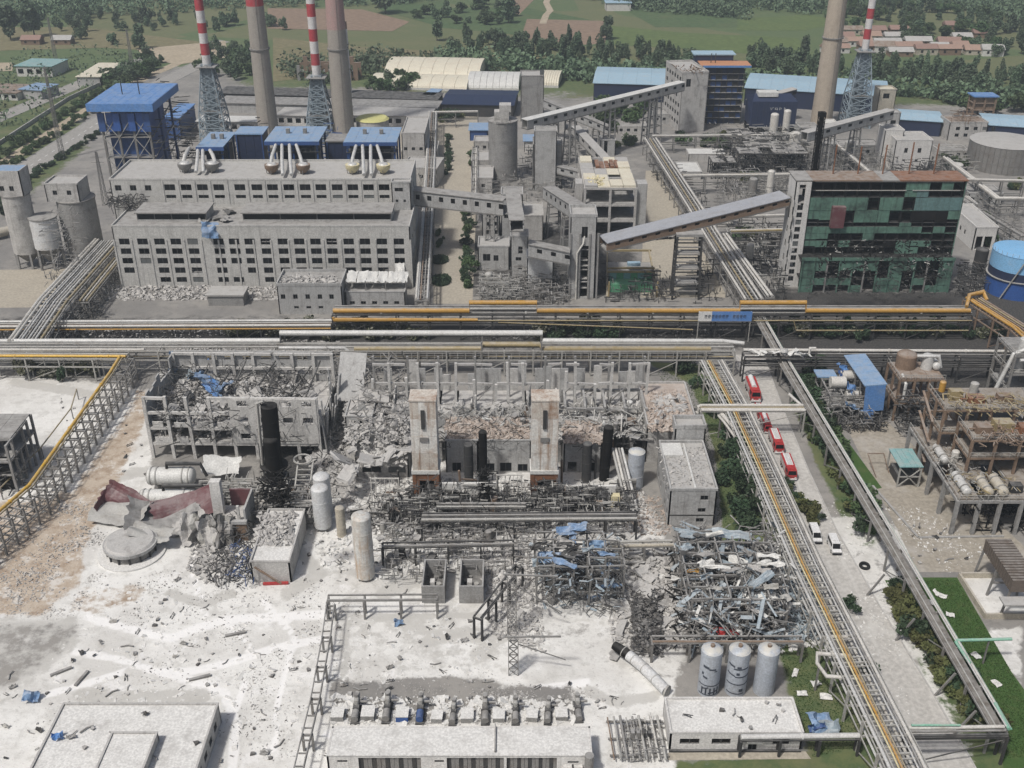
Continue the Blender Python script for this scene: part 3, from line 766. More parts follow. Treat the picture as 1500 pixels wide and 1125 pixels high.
# a mass of more distant woods, too many to count
def woods(poly,n,gap_size,label):
    c_ = in_poly(n,poly); s = NR.uniform(2.2,4.5,n)
    k = 22; d = NR.normal(size=(n,k,3)); d /= np.linalg.norm(d,axis=2)[:,:,None]
    P = (d * s[:,None,None] * np.array([1,1,1.1]) + np.stack([c_[:,0],c_[:,1],s * 1.2],1)[:,None,:]).reshape(-1,3)
    P[:,2] = np.maximum(P[:,2],0.2); m_ = len(P)
    a = NR.normal(size=(m_,3)); a /= np.linalg.norm(a,axis=1)[:,None]; q = NR.normal(size=(m_,3)); b_ = np.cross(a,q); b_ /= np.linalg.norm(b_,axis=1)[:,None]
    sz = gap_size * NR.uniform(0.7,1.3,(m_,1))
    V = np.stack([P - a * sz,P + b_ * sz * 0.6,P + a * sz,P - b_ * sz * 0.6],1).reshape(-1,3)
    o = link('woods',np_mesh('woods',V,np.arange(m_ * 4).reshape(-1,4),'leaf_far')); o['kind'] = 'stuff'; tag(o,label,'woods')
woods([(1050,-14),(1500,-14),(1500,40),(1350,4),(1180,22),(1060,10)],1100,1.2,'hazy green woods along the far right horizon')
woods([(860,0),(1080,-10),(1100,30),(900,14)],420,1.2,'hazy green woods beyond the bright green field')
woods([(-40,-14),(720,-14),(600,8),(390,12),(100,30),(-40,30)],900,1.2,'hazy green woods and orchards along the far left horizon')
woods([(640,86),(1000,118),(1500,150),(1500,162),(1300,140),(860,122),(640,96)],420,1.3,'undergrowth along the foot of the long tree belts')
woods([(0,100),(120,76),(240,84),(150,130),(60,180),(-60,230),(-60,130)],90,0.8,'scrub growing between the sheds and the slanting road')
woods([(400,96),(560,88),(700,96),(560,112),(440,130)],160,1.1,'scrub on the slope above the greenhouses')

# village houses: wall, gabled tile roof, windows
def house(p,w,d,h,rz,rm,wm,label,group):
    T = thing('village_house',label,'house',(p.x,p.y,0),rz,group)
    b = Bx(-w / 2,0,0,w / 2,d,h); b.build('wall',wm,T)
    r = B(); e = 0.5
    r.add([(-w / 2 - e,-e,h),(w / 2 + e,-e,h),(w / 2 + e,d / 2,h + d * 0.3),(-w / 2 - e,d / 2,h + d * 0.3),(-w / 2 - e,d + e,h),(w / 2 + e,d + e,h)],
          [(0,1,2,3),(3,2,5,4),(0,3,4),(1,5,2),(0,4,5,1)]); r.build('roof',rm,T)
    for x in (-w / 4,w / 4): Bx(x - 0.7,-0.04,h * 0.35,x + 0.7,0.02,h * 0.75).build('window','dark_opening',T)
k = 0; RN = {'tile_red': 'red','rust_brown': 'brown','dusty_roof': 'grey'}
for row,(y0,x0,x1) in enumerate(((52,1246,1320),(62,1232,1330),(70,1228,1400),(77,1225,1420),(82,1320,1470))):
    x = x0
    while x < x1:
        w = R.uniform(9,17); k += 1
        rm_ = R.choice(('tile_red','tile_red','rust_brown','dusty_roof'))
        house(G(x,y0 + R.uniform(-1.5,1.5)),w,R.uniform(7,9),R.uniform(3,4.5),R.uniform(-0.1,0.1),rm_,R.choice(('white_wall','beige_wall','rust_brown')),
              '%s-roofed house in the far village, %s, %s row from the back' % (RN[rm_],where(x - x0,x1 - x0,('left end','left half','middle','right half','right end')),('first','second','third','fourth','fifth')[row]),'houses of the far village')
        x += w * 2.3 + R.uniform(2,9)
for px,py,rm,lb in ((1398,44,'tile_red','lone red-roofed house among trees above the village'),(1440,56,'tile_red','small house among the trees right of the village'),
                       (1410,62,'dusty_roof','pale-roofed house behind the right end of the village'),(45,66,'tile_red','low brick shed on the tan field below two big trees'),(90,66,'dusty_roof','long low wall-like shed on the tan field')):
    house(G(px,py),12,8,3.2,0,rm,'rust_brown',lb,None)

# sheds with flat or pitched roofs
def shed(name,label,cat,A,Bp,z,depth,wm,rm,pitch=0.0,openings=0,lip=0.6,group=None):
    A = Vector(A); Bp = Vector(Bp); d = Bp - A; L_ = math.hypot(d.x,d.y)
    T = thing(name,label,cat,(A.x,A.y,0),math.atan2(d.y,d.x),group)
    hs = [(L_ * (i + 0.2) / openings,L_ * (i + 0.8) / openings,z * 0.25,z * 0.7) for i in range(openings)]
    add_wall(T,'wall',wm,L_,0,z - 0.3,hs,panes=False); add_wall(T,'wall',wm,depth,0,z - 0.3,[],(L_,0,0),math.pi / 2)
    add_wall(T,'wall',wm,depth,0,z - 0.3,[],(0,depth,0),-math.pi / 2); add_wall(T,'wall',wm,L_,0,z - 0.3,[],(L_,depth,0),math.pi)
    n = max(1,int(L_ / 6)); 
    for i in range(n):
        rb = B(); x0,x1 = -lip + (L_ + 2 * lip) * i / n,-lip + (L_ + 2 * lip) * (i + 1) / n - 0.05
        q = pitch
        rb.add([(x0,-lip,z - 0.3),(x1,-lip,z - 0.3),(x1,depth / 2,z - 0.3 + q),(x0,depth / 2,z - 0.3 + q),(x1,depth + lip,z - 0.3),(x0,depth + lip,z - 0.3),
                (x0,-lip,z),(x1,-lip,z),(x1,depth / 2,z + q),(x0,depth / 2,z + q),(x1,depth + lip,z),(x0,depth + lip,z)],
               [(0,3,2,1),(3,5,4,2),(6,7,8,9),(9,8,10,11),(0,1,7,6),(4,5,11,10),(1,2,8,7),(2,4,10,8),(3,0,6,9),(5,3,9,11)])
        rb.build('roof_panel',rm,T)
    return T
def shed_px(name,label,cat,fl,fr,by,z,wm,rm,**k):
    """front roof edge pixels fl, fr; by = pixel row of the back roof edge"""
    A,C_ = G(*fl,z),G(*fr,z); return shed(name,label,cat,A,C_,z,YZ(by,z) - (A.y + C_.y) / 2,wm,rm,**k)
shed_px('warehouse','long warehouse with pale blue roof and dark front beside the white elevator building','warehouse',(870,121),(973,124),99,9,'navy','sky_blue_roof',pitch=1.5)
shed_px('warehouse','long pale blue roofed warehouse running behind the tall right-hand chimney','warehouse',(1092,128),(1300,141),112,9,'navy','sky_blue_roof',pitch=1.0)
shed_px('warehouse','low warehouse with bright blue roof left of the big grey tank','warehouse',(1316,174),(1380,178),161,7,'navy','sky_blue_roof',pitch=0.8)
shed_px('warehouse','low blue-roofed warehouse at the right edge behind the grey tank','warehouse',(1444,182),(1540,188),168,7,'navy','sky_blue_roof',pitch=0.8)
shed_px('shed','long dark coal shed with black roof behind the street','shed',(648,152),(752,154),132,6,'dark_steel','navy',pitch=1.2)
shed_px('conveyor_shed','long dark covered conveyor running behind the striped chimneys','conveyor',(318,136),(640,146),131,5,'dark_steel','dark_steel')
shed_px('conveyor_shed','long grey covered conveyor in front of the dark one','conveyor',(318,150),(640,158),144,5,'grey_render','steel')
shed_px('low_building','long low white-fronted building behind the boiler houses','building',(288,177),(385,178),170,5,'white_wall','white_sheet',openings=8)
shed_px('low_building','long low building with white roof behind the yellow-topped tank','building',(510,168),(630,170),157,5,'white_wall','dusty_roof',openings=9)
shed_px('low_building','low white office row seen between two tall chimneys','building',(405,168),(480,170),158,5,'white_wall','dusty_roof',openings=6)
shed_px('shed','shed with teal blue roof at the far left','shed',(22,96),(75,97),86,6,'white_wall','teal_sheet',openings=4)
shed_px('shed','small grey-blue roofed shed beside the highway','shed',(28,130),(60,132),122,5,'grey_render','pale_blue_roof')
shed_px('shed','long low building with brownish roof at the far left edge','shed',(-30,134),(24,136),123,4,'white_wall','rust_brown',openings=5)
shed_px('shed','narrow shed with pale green roof beside the slanting road','shed',(112,112),(146,112),92,5,'grey_render','cream_roof')
shed_px('shed','white shed on the far horizon above the brown field','shed',(888,4),(925,4),0,6,'white_wall','sky_blue_roof')
shed_px('shed','small pale blue hut left of the dark coal shed','hut',(620,138),(634,139),130,5,'white_wall','pale_blue_roof')
shed_px('shed','blue shed behind the big blue-roofed boiler tower','shed',(240,172),(262,172),152,10,'blue_steel','blue_roof')
shed_px('shed','blue covered stall beside the back street','shed',(688,190),(714,190),180,5,'blue_steel','pale_blue_roof')
shed_px('shed','small blue and white shed left of the slab silos','shed',(768,206),(782,206),197,5,'white_wall','pale_blue_roof')

# barrel-vaulted greenhouses
def vault(label,A,Bp,depth,h,rm,n=12):
    A = Vector(A); Bp = Vector(Bp); d = Bp - A; L_ = math.hypot(d.x,d.y)
    T = thing('greenhouse',label,'greenhouse',(A.x,A.y,0),math.atan2(d.y,d.x))
    bays = 8
    for i in range(bays):
        b = B(); x0,x1 = L_ * i / bays,L_ * (i + 1) / bays - 0.15
        for x in (x0,x1):
            for k in range(n + 1):
                t = math.pi * k / n; b.v.append((x,depth * (0.5 - 0.5 * math.cos(t)),1.2 + (h - 1.2) * math.sin(t)))
        for k in range(n): b.f.append((k,n + 1 + k,n + 2 + k,k + 1))
        b.f += [tuple(range(n + 1)),tuple(reversed(range(n + 1,2 * n + 2)))]
        b.build('roof_panel',rm,T)
    w = B(); w.box(-0.1,-0.1,0,L_,0,1.25); w.box(-0.1,depth,0,L_,depth + 0.1,1.25); w.build('wall','white_wall',T)
vault('large cream barrel-roofed greenhouse on the far slope',G(562,118),G(702,121),42,8,'cream_roof')
vault('low white barrel-roofed greenhouse in front of the large one',G(540,130),G(684,134),26,5,'cream_roof')
vault('white-roofed greenhouse right of the large cream one',G(684,132),G(760,133),30,6,'white_sheet')
vault('small pale greenhouse left of the tall slender tower',G(790,128),G(818,129),26,6,'cream_roof')

# ruined brick block beyond the chimneys
A,C_ = G(436,118),G(538,120)
T = thing('brick_ruin','roofless dark brick ruin standing behind the second striped chimney','ruin',A)
for i in range(9):
    hgt = R.uniform(7,14); b = B(); b.box(i * 3.9,0,0,i * 3.9 + R.uniform(1.6,3.8),1.0,hgt); b.build('wall','rust_brown' if i % 3 else 'concrete',T)
    b = B(); b.box(i * 3.9,8,0,i * 3.9 + 3.5,9,R.uniform(8,15)); b.build('wall','rust_brown',T)
for i in range(5): Bx(i * 7,1,4.5,i * 7 + 5,8,4.8).build('floor_slab','concrete',T)

# ------------------------------------------------------------ chimneys
def chimney(label,bp,r0,r1,h,bands,top=None):
    T = thing('chimney',label,'chimney',(bp.x,bp.y,0))
    z = 0.0
    for z1,m in bands:
        ra,rb_ = r0 + (r1 - r0) * z / h,r0 + (r1 - r0) * z1 / h
        Bc(0,0,z,z1,ra,rb_,28).build('shaft',m,T,True); z = z1
    for zz,rr in ((h * 0.42,0),(h * 0.72,0)):
        r = r0 + (r1 - r0) * zz / h; Bc(0,0,zz,zz + 0.5,r + 0.5,r + 0.5,28).build('platform_ring','steel',T)
        rl = B()
        for k in range(14):
            a = k * 2 * math.pi / 14; p = (math.cos(a) * (r + 0.45),math.sin(a) * (r + 0.45)); rl.beam((*p,zz + 0.5),(*p,zz + 1.6),0.08)
        rl.build('railing','steel',T)
    la = B(); a0 = -1.2
    for s in (-0.3,0.3):
        la.beam((math.cos(a0) * (r0 + 0.2) + s,math.sin(a0) * (r0 + 0.2),0),(math.cos(a0) * (r1 + 0.2) + s,math.sin(a0) * (r1 + 0.2),h),0.12)
    la.build('ladder','steel',T)
    return T
Y0 = G(0,205).y
c1 = G(395,206); zz = ZT(c1.y,8)
chimney('tall grey concrete chimney with red top, left of the two grey ones',c1,4.6,3.1,96,((zz,'stack_grey'),(96,'stack_red')))
c2 = G(505,206); zz = ZT(c2.y,42)
chimney('tall pinkish grey concrete chimney right of the second striped one',c2,4.9,3.2,96,((zz,'stack_grey'),(96,'stack_pink')))
c3 = G(1202,184)
chimney('tall tan concrete chimney beside the right-hand striped chimney',c3,5.0,3.4,96,((96,'stack_tan'),))
c4 = G(512,150); zz = ZT(c4.y,42)
chimney('slender pale chimney with brown tip half hidden behind the pinkish chimney',c4,1.6,1.4,ZT(c4.y,31),((zz,'stack_white'),(ZT(c4.y,31),'rust_brown')))
def striped(label,bpx,rows,first,bw,zc_row,px_top):
    """steel flue in red and white rings above a braced lattice skirt"""
    bp = G(*bpx); T = thing('striped_chimney',label,'chimney',(bp.x,bp.y,0)); Y = bp.y
    zc = ZT(Y,zc_row); zs = [ZT(Y,r) for r in rows]; h = 92.0
    r = bw / 2
    Bc(0,0,0,zc,r,r,18).build('flue','lattice_grey',T,True)
    z,col = zc,first
    step = abs(zs[0] - zs[-1]) / max(1,len(zs) - 1)
    cuts = sorted(zs)[0:]
    while cuts[-1] + step < h: cuts.append(cuts[-1] + step)
    for z1 in cuts + [h]:
        if z1 - z < 0.3: continue
        Bc(0,0,z,z1,r,r,18).build('ring','stack_white' if col else 'stack_red',T,True); z = z1; col = not col
    k = B(); lattice(k,-6,6,-6,6,0,zc * 0.42,4,0.45,0.84); k.build('lower_frame','lattice_grey',T)
    k = B(); lattice(k,-5,5,-5,5,zc * 0.42,zc + 1,6,0.4,0.42); k.build('upper_frame','lattice_grey',T)
    k = B(); lattice(k,-3.2,3.2,-3.2,3.2,0,zc,8,0.3,0.65); k.build('inner_frame','lattice_grey',T)
    for zz in (zc * 0.42,zc): Bx(-r - 2.4,-r - 2.4,zz,r + 2.4,r + 2.4,zz + 0.3).build('platform','steel',T)
    B().ring([(-r - 1.6,-1,0),(-r - 0.5,-0.6,zc)],[0.9,0.5],10).build('duct','lattice_grey',T,True)
    return T
striped('red and white striped chimney behind the left boiler house, leftmost of three',(318,206),(80,63,48,33,15),True,3.7,97,297)
striped('red and white striped chimney between the two tall grey chimneys',(472,206),(95,78,60,42,24,5),True,3.7,113,457)
striped('red and white striped chimney at the upper right beside the tan chimney',(1250,184),(57,42,27,12),True,3.2,75,1278)

# lattice poles along the highway
for bx,by,ty,lb in ((92,232,98,'tall thin lattice pylon standing beside the highway'),(194,98,44,'thin lattice pylon near the lone conical tree'),
                       (155,300,222,'thin steel pole in front of the big blue-roofed tower'),(82,88,26,'faint thin pylon on the tan field')):
    p = G(bx,by); h = ZT(p.y,ty); T = thing('lattice_pylon',lb,'pylon',p)
    k = B(); lattice(k,-0.9,0.9,-0.9,0.9,0,h,9,0.14,0.3); k.build('mast','steel',T)
    for q in (0.8,0.9): Bm((-2.4,0,h * q),(2.4,0,h * q),0.16).build('crossarm','steel',T)
LONG = ('at the near end','near the middle','beyond the middle','at the far end')
# hedge bushes along the highway strips
for i in range(46):
    t = i / 45; px,py = -10 + t * 190,258 - t * 121 + (0 if i % 2 else -18)
    shrub('loose',G(px + R.uniform(-3,3),py + R.uniform(-2,2)),R.uniform(0.9,1.6),'round bush in the planted strips along the highway, %s, %s strip' % (where(i,46,LONG),('lower','upper')[i % 2]),'bushes along the highway')
for i in range(26):
    t = i / 25; px,py = 30 + t * 125,272 - t * 82
    shrub('round',G(px + R.uniform(-3,3),py + R.uniform(-2,2)),R.uniform(0.8,1.3),'bush in the belt between the highway and the silos, ' + where(i,26,LONG),'bushes between highway and silos')
b = B()
hp = [G(-40,238),G(100,147),G(190,105)]
for i in range(2):
    b.beam(hp[i] + Vector((0,0,0.9)),hp[i + 1] + Vector((0,0,0.9)),0.5,1.8)
single(b,'boundary_wall','pale_concrete','long pale boundary wall between the highway and the plant','wall',(0,0,0))
for i in range(16):
    p = hp[0].lerp(hp[2],(i + 0.5) / 16)
    shrub('loose',p + Vector((3,2,0)),R.uniform(0.9,1.5),'bush standing against the long pale boundary wall, ' + where(i,16,LONG),'bushes against the boundary wall')
for i in range(9): shrub('round',G(2 + i * 3,300 + i % 3 * 9 - i * 2),R.uniform(1.8,2.6),'large dark bush left of the white silos','bushes left of the silos')

# ------------------------------------------------------------ power station: main hall and back block
def cols_of(A,C_,pxs):
    """positions along a front (metres) of pixel columns"""
    return [(p - A[0]) / (C_[0] - A[0]) for p in pxs]
HZ = 20.0
A,C_ = G(163,332,HZ),G(600,332,HZ); LH = (C_ - A).length
def rowz(y,y0,y1,h): return h * (y1 - y) / (y1 - y0)
wx = [LH * (p - 163) / 437 for p in (178,205,230,254,279,317,340,363,387,412,436,460,484,509,533,558,583)]
holes = []
for r,(yy,hh) in enumerate(((352,2.0),(365,1.9),(378,1.9),(391,1.9),(404,1.7))):
    z = rowz(yy,332,415,HZ)
    for i,x in enumerate(wx):
        if r >= 3 and R.random() < 0.22: continue
        holes.append((x - 1.6,x + 1.6,z - hh / 2,z + hh / 2))
i = 3
hall = block('turbine_hall','long grey power station hall with five rows of dark blown-out windows','building',A,C_,HZ,YZ(302,HZ) - A.y,'hall_wall','old_roof',holes,grid_holes([3,8,14],[3,8,14],2,1.6),(),parapet=0.5)
D_H = YZ(302,HZ) - A.y
for x in wx[:5] + wx[6:]:
    pass
for i in range(18): Bx(LH * i / 17 - 0.25,-0.22,0,LH * i / 17 + 0.25,-0.01,HZ - 4.2).build('pilaster','hall_wall',hall)
def monitor(px0,px1,lb):
    x0,x1 = LH * (px0 - 163) / 437,LH * (px1 - 163) / 437
    y0 = YZ(324,HZ) - A.y; T = thing('roof_monitor',lb,'roof monitor',G(163,332,HZ) + Vector((x0,y0,0))); w = x1 - x0; d = 8.5
    Bx(-0.6,-0.8,2.6,w + 0.6,d + 0.6,3.0).build('roof','old_roof',T)
    Bx(0,0,0,w,0.3,0.5).build('sill','grey_render',T)
    for k in range(5): Bx(k * w / 4 - 0.15,-0.02,0.5,k * w / 4 + 0.15,0.28,2.6).build('mullion','window_frame',T)
    for k in range(4): Bx(k * w / 4 + 0.18,0.12,0.5,(k + 1) * w / 4 - 0.18,0.18,2.6).build('pane','glass',T)
    Bx(0,d - 0.3,0,w,d,2.6).build('back_wall','grey_render',T)
    Bx(-0.3,0.3,0,0,d,2.6).build('end_wall','grey_render',T); Bx(w,0.3,0,w + 0.3,d,2.6).build('end_wall','grey_render',T)
monitor(195,296,'shorter roof monitor with dark glazing at the left end of the hall roof')
monitor(352,570,'longer roof monitor with dark glazing on the right of the hall roof')
YB = A.y + D_H + 0.4; ZB = ZT(YB,264)
bx0,bx1 = XA(160,YB,ZB),XA(601,YB,ZB); LB = bx1 - bx0
wxb = [LB * (p - 160) / 441 for p in (247,271,295,319,350,375,398,422,446,469,493,516,539,562)]
zb1,zb2 = rowz(274,264,300,ZB - HZ) + HZ,rowz(287,264,300,ZB - HZ) + HZ
hb = [(x - 1.7,x + 1.7,zb1 - 1.0,zb1 + 1.0) for x in wxb] + [(x - 1.6,x + 1.6,zb2 - 0.55,zb2 + 0.55) for x in wxb]
hb += [(LB * (p - 160) / 441 - 1,LB * (p - 160) / 441 + 1,zb1 - 1.1,zb1 + 0.7) for p in (171,193,215)]
DB = YZ(236,ZB) - YB
back = block('bunker_bay','taller grey block with two window rows behind the long hall','building',(bx0,YB,0),(bx1,YB,0),ZB,DB,'hall_wall','dusty_roof',hb,grid_holes([4,10],[8,16,24],2,2),(),parapet=0.6)
for p in (237,260,284,307,332,362,387,410,434,457,481,505,528,551,575): 
    x = LB * (p - 160) / 441; Bx(x - 0.22,-0.2,20,x + 0.22,-0.01,ZB - 0.1).build('pilaster','hall_wall',back)
st = block('stair_tower','narrow grey stair tower at the right end of the long hall roof','building',(XA(574,YB - 3,26),YB - 4,0),(XA(602,YB - 3,26),YB - 4,0),ZT(YB - 4,268),3.5,'grey_render','dusty_roof',[(1.0,3.6,26.0,27.2),(1.2,2.0,22.5,23.4),(3.6,4.4,22.5,23.4)])
# torn blue roof sheet hanging on the parapet
T = single(crumple(5,5,0.8,3),'torn_sheet','blue_sheet','crumpled blue sheet hanging over the hall parapet between two window groups','metal sheet',G(308,336,19.3) + Vector((0,-0.5,0)))
T.rotation_euler = (1.0,0.2,0.4)
for i,(px,py,w) in enumerate(((322,318,5),(300,322,4),(336,310,4),(330,322,3.5))):
    T = single(crumple(w,3,0.6,20 + i),'torn_sheet',('steel','pale_steel','dark_steel','steel')[i],'torn grey metal sheet lying on the hall roof between the two monitors','metal sheet',G(px,py,HZ + 0.5),R.uniform(0,3),'torn sheets between the roof monitors')
T = tangle('wreckage','dark_steel',[(160,283),(214,283),(214,300),(160,302)],260,3.0,0.18,20.2,24,0.6,'tangle of torn dark metal piled on the hall roof at its left end')
# ------------------------------------------------------------ boiler houses with blue roofs and down-pipes
def boiler(label,bl,br,fl,fr,z,sides):
    YF,YK = YZ(fl[1],z),YZ(bl[1],z); x0,x1 = XA(fl[0],YF,z),XA(fr[0],YF,z); w = x1 - x0; d = YK - YF
    T = thing('boiler_house',label,'boiler house',(x0,YF,0))
    n = max(3,int(w / 3.2))
    for i in range(n): Bx(w * i / n,0,z - 0.35,w * (i + 1) / n - 0.05,d,z).build('roof_panel','pale_blue_roof',T)
    Bx(-0.15,-0.15,z - 1.3,w + 0.1,0,z - 0.1).build('fascia','blue_steel',T)
    for x in (1,w / 2,w - 1):
        for y in (1.5,d / 2,d - 1.5): Bx(x - 0.3,y - 0.3,0,x + 0.3,y + 0.3,z - 0.36).build('column','blue_steel',T)
    Bx(w * 0.15,d * 0.3,4,w * 0.85,d * 0.9,z - 3).build('furnace','navy',T)
    for zz in (12,20,26,30):
        Bx(0.5,0.8,zz,w - 0.5,d * 0.3,zz + 0.2).build('platform','dark_steel',T)
        rl = B()
        for xx in np.arange(0.6,w - 0.4,1.6): rl.beam((xx,0.8,zz + 0.2),(xx,0.8,zz + 1.2),0.08)
        rl.beam((0.6,0.8,zz + 1.2),(w - 0.6,0.8,zz + 1.2),0.08); rl.build('railing','steel',T)
    for xa,xb in ((0.1,0.5),(0.5,0.9)):
        Bm((w * xa,1.4,10),(w * xb,1.4,26),0.3).build('brace','blue_steel',T); Bm((w * xb,1.4,10),(w * xa,1.4,26),0.3).build('brace','blue_steel',T)
    for q in (0.3,0.62): Bx(w * q,d * 0.5,z,w * q + 1.2,d * 0.5 + 1.2,z + 1.6).build('roof_vent','steel',T)
    return T,x0,YF,w,z
B1 = boiler('boiler house with small blue roof behind the hall, leftmost of three',(296,193),(337,193),(287,215),(327,215),33,0)
B2 = boiler('boiler house with blue roof and four silver down-pipes, middle of three',(403,185),(472,185),(387,207),(467,207),34,0)
B3 = boiler('boiler house with blue roof next to the yellow-topped tank, rightmost of three',(509,186),(583,186),(503,208),(581,208),34,0)
def downpipes(bh,pairs,label,hop):
    T0,x0,YF,w,z = bh
    T = thing('coal_chute',label,'chute',(x0 + w / 2,YF - 6,ZB))
    def lp(px,py,zz): return local(T,G(px,py,zz))
    for (tx,ty),(mx_,my),(ex,ey) in pairs:
        p = [G(tx,ty,z - 1.2),G(mx_,my,32),G(ex,ey,ZB + 1.2)]
        p[2].y = min(p[2].y,YF - 5)
        Bt([local(T,q) for q in p],0.55,10).build('pipe','pipe_silver',T,True)
    for hx,hy,m in hop:
        q = local(T,G(hx,hy,ZB)); 
        B().ring([(q.x,q.y,0.3),(q.x,q.y,1.8),(q.x,q.y,3.0)],[0.9,2.2,2.3],16).build('hopper',m,T,True)
        Bc(q.x,q.y,3.0,3.4,1.6,1.2,14).build('hopper_cap','pipe_silver',T)
        for a in (0,1.57,3.14,4.71): Bm((q.x + 1.7 * math.cos(a),q.y + 1.7 * math.sin(a),0),(q.x + 1.9 * math.cos(a),q.y + 1.9 * math.sin(a),2),0.2).build('leg','steel',T)
downpipes(B1,(((277,217),(271,228),(268,240)),((290,217),(289,234),(287,252)),((297,218),(297,234),(298,252)),((306,217),(312,228),(316,240))),'silver chutes and grey hoppers in front of the small blue-roofed boiler house',((272,252,'steel'),(312,252,'steel')))
downpipes(B2,(((404,212),(398,230),(396,246)),((413,212),(413,234),(414,256)),((424,212),(425,234),(427,256)),((434,212),(440,230),(444,246))),'four silver chutes with brown hoppers in front of the middle boiler house',((399,254,'rust_brown'),(445,254,'rust_brown')))
downpipes(B3,(((522,212),(517,230),(514,246)),((531,212),(532,234),(533,256)),((543,212),(543,234),(544,256)),((552,212),(558,230),(562,246))),'four silver chutes with yellow-rimmed hoppers in front of the right boiler house',((517,254,'insulation'),(562,254,'insulation')))
for a,c_,ty,m,lb in (((345,260),(384,260),197,'navy','dark blue clad tower block between the left and middle boiler houses'),((478,260),(512,262),208,'navy','dark blue clad tower block between the middle and right boiler houses')):
    z = ZT(358,ty); x0,x1 = XA(a[0],358,z),XA(c_[0],358,z)
    T = thing('filter_tower',lb,'tower',(x0,358,0)); w = x1 - x0
    for i in range(3):
        for k in range(4): Bx(w * i / 3 + 0.05,0,z * (0.35 + 0.16 * k) + 0.05,w * (i + 1) / 3 - 0.05,0.3,z * (0.51 + 0.16 * k)).build('cladding_panel',m,T)
    Bx(0.1,0.31,2,w - 0.1,9,z - 0.2).build('body',m,T); Bx(-0.4,-0.4,z,w + 0.4,9.4,z + 0.4).build('roof','steel' if a[0] > 400 else 'pale_blue_roof',T)
    for x in (0.2,w - 0.2): Bx(x - 0.2,-0.5,0,x + 0.2,-0.1,z).build('column','blue_steel',T)
# big blue-roofed boiler tower at the left
zt = 46.0; YF = YZ(152,zt); YK = YZ(122,zt); x0,x1 = XA(126,YF,zt),XA(222,YF,zt); w = x1 - x0; d = YK - YF
T = thing('boiler_tower','large open boiler tower with bright blue roof at the left','boiler tower',(x0,YF,0))
n = 7
for i in range(n): Bx(w * i / n,0,zt - 0.4,w * (i + 1) / n - 0.06,d,zt).build('roof_panel','blue_roof',T)
Bx(-0.2,-0.2,zt - 2.6,w + 0.2,0,zt - 0.05).build('fascia','blue_roof',T); Bx(w,0,zt - 2.6,w + 0.2,d,zt - 0.05).build('fascia','blue_roof',T)
for i in range(7):
    xx = 2.2 + i * (w - 4) / 7
    Bx(xx,1.6 + (i % 2) * 0.7,zt - 9.5 + R.uniform(-0.6,0.6),xx + (w - 4) / 7 - 0.3,2.4 + (i % 2) * 0.7,zt - 3.6).build('cladding_panel','tank_blue' if i % 3 else 'blue_steel',T)
for i,yy in ((0,2.6),(1,d / 2),(2,d - 2)):
    for x in (3.0,3.0 + (w - 6) / 3,3.0 + (w - 6) * 2 / 3,w - 3): Bx(x - 0.35,yy - 0.35,0,x + 0.35,yy + 0.35,zt - 2.6).build('column','blue_steel' if i else 'steel',T)
Bx(4.2,d * 0.24,4,w - 4.2,d * 0.8,zt - 5).build('furnace','tank_blue',T)
Bx(w * 0.2,d * 0.15,22,w * 0.75,d * 0.3,zt - 8).build('duct','blue_steel',T)
for zz in (12,20,27,34):
    Bx(2.6,2.2,zz,w - 2.6,5,zz + 0.25).build('platform','steel',T)
    Bm((2.8,2.3,zz + 1.2),(w - 2.8,2.3,zz + 1.2),0.12).build('railing','steel',T)
    for xa in range(3):
        a,c_ = 3 + (w - 6) * xa / 3,3 + (w - 6) * (xa + 1) / 3
        Bm((a,2.2,zz),(c_,2.2,zz + 7),0.22).build('brace','pale_steel',T)
        if xa != 1: Bm((c_,2.2,zz),(a,2.2,zz + 7),0.22).build('brace','pale_steel',T)
    Bm((w - 2.4,3,zz),(w - 2.4,d - 3,zz + 6),0.25).build('brace','steel',T)
for x in (0.35,0.62): Bc(w * x,d * 0.45,zt,zt + 5.5,0.18,n=8).build('vent_pipe','dark_steel',T)
T = tangle('steelwork','dark_steel',[(228,262),(300,262),(290,205),(244,170),(228,180)],420,5.0,0.22,4,40,0.9,'dark tangle of stairs and steelwork between the blue tower and the boiler house')
T = tangle('steelwork','blue_steel',[(470,258),(510,258),(500,215),(470,215)],120,4.0,0.25,4,30,0.9,'blue pipes and steelwork between the middle and right boiler houses')
T = tangle('steelwork','dark_steel',[(330,258),(400,258),(390,215),(340,215)],160,4.0,0.25,4,30,0.9,'dark pipes and steelwork left of the middle boiler house')
# yellow-topped tank
p = G(547,200); T = thing('round_tank','round tank with pale yellow top behind the right boiler house','tank',p)
r = 24 * 1.0 / 3.25; h = ZT(p.y - r,180)
Bc(0,0,0,h,r,n=36).build('shell','pale_concrete',T,True); B().ring([(0,0,h),(0,0,h + 0.8)],[r + 0.3,r * 0.9],36).build('lid','yellow_top',T)
# small blocks behind, near the back street
for nm,a,c_,z,by,lb in (('grey annexe block near the back street',(588,196),(622,196),14,172,0),('low pale block beside the back street planting',(588,222),(640,222),6,208,0),
                            ('pale yard building right of the boiler houses',(588,246),(640,248),7,230,0),('small pale pump house right of the back street',(694,208),(716,208),5,200,0),
                            ('flat pale building right of the back street',(690,236),(720,236),6,222,0),('flat concrete shop building at the end of the back street',(690,262),(722,262),6,244,0)):
    P_,Q_ = G(*a,z),G(*c_,z)
    L_ = (Q_ - P_).length
    block('plant_building',nm,'building',P_,Q_,z,YZ(by,z) - P_.y,'pale_concrete','dusty_roof',grid_holes(np.arange(1.5,L_ - 1,3.2),[z * 0.55],1.4,1.3))

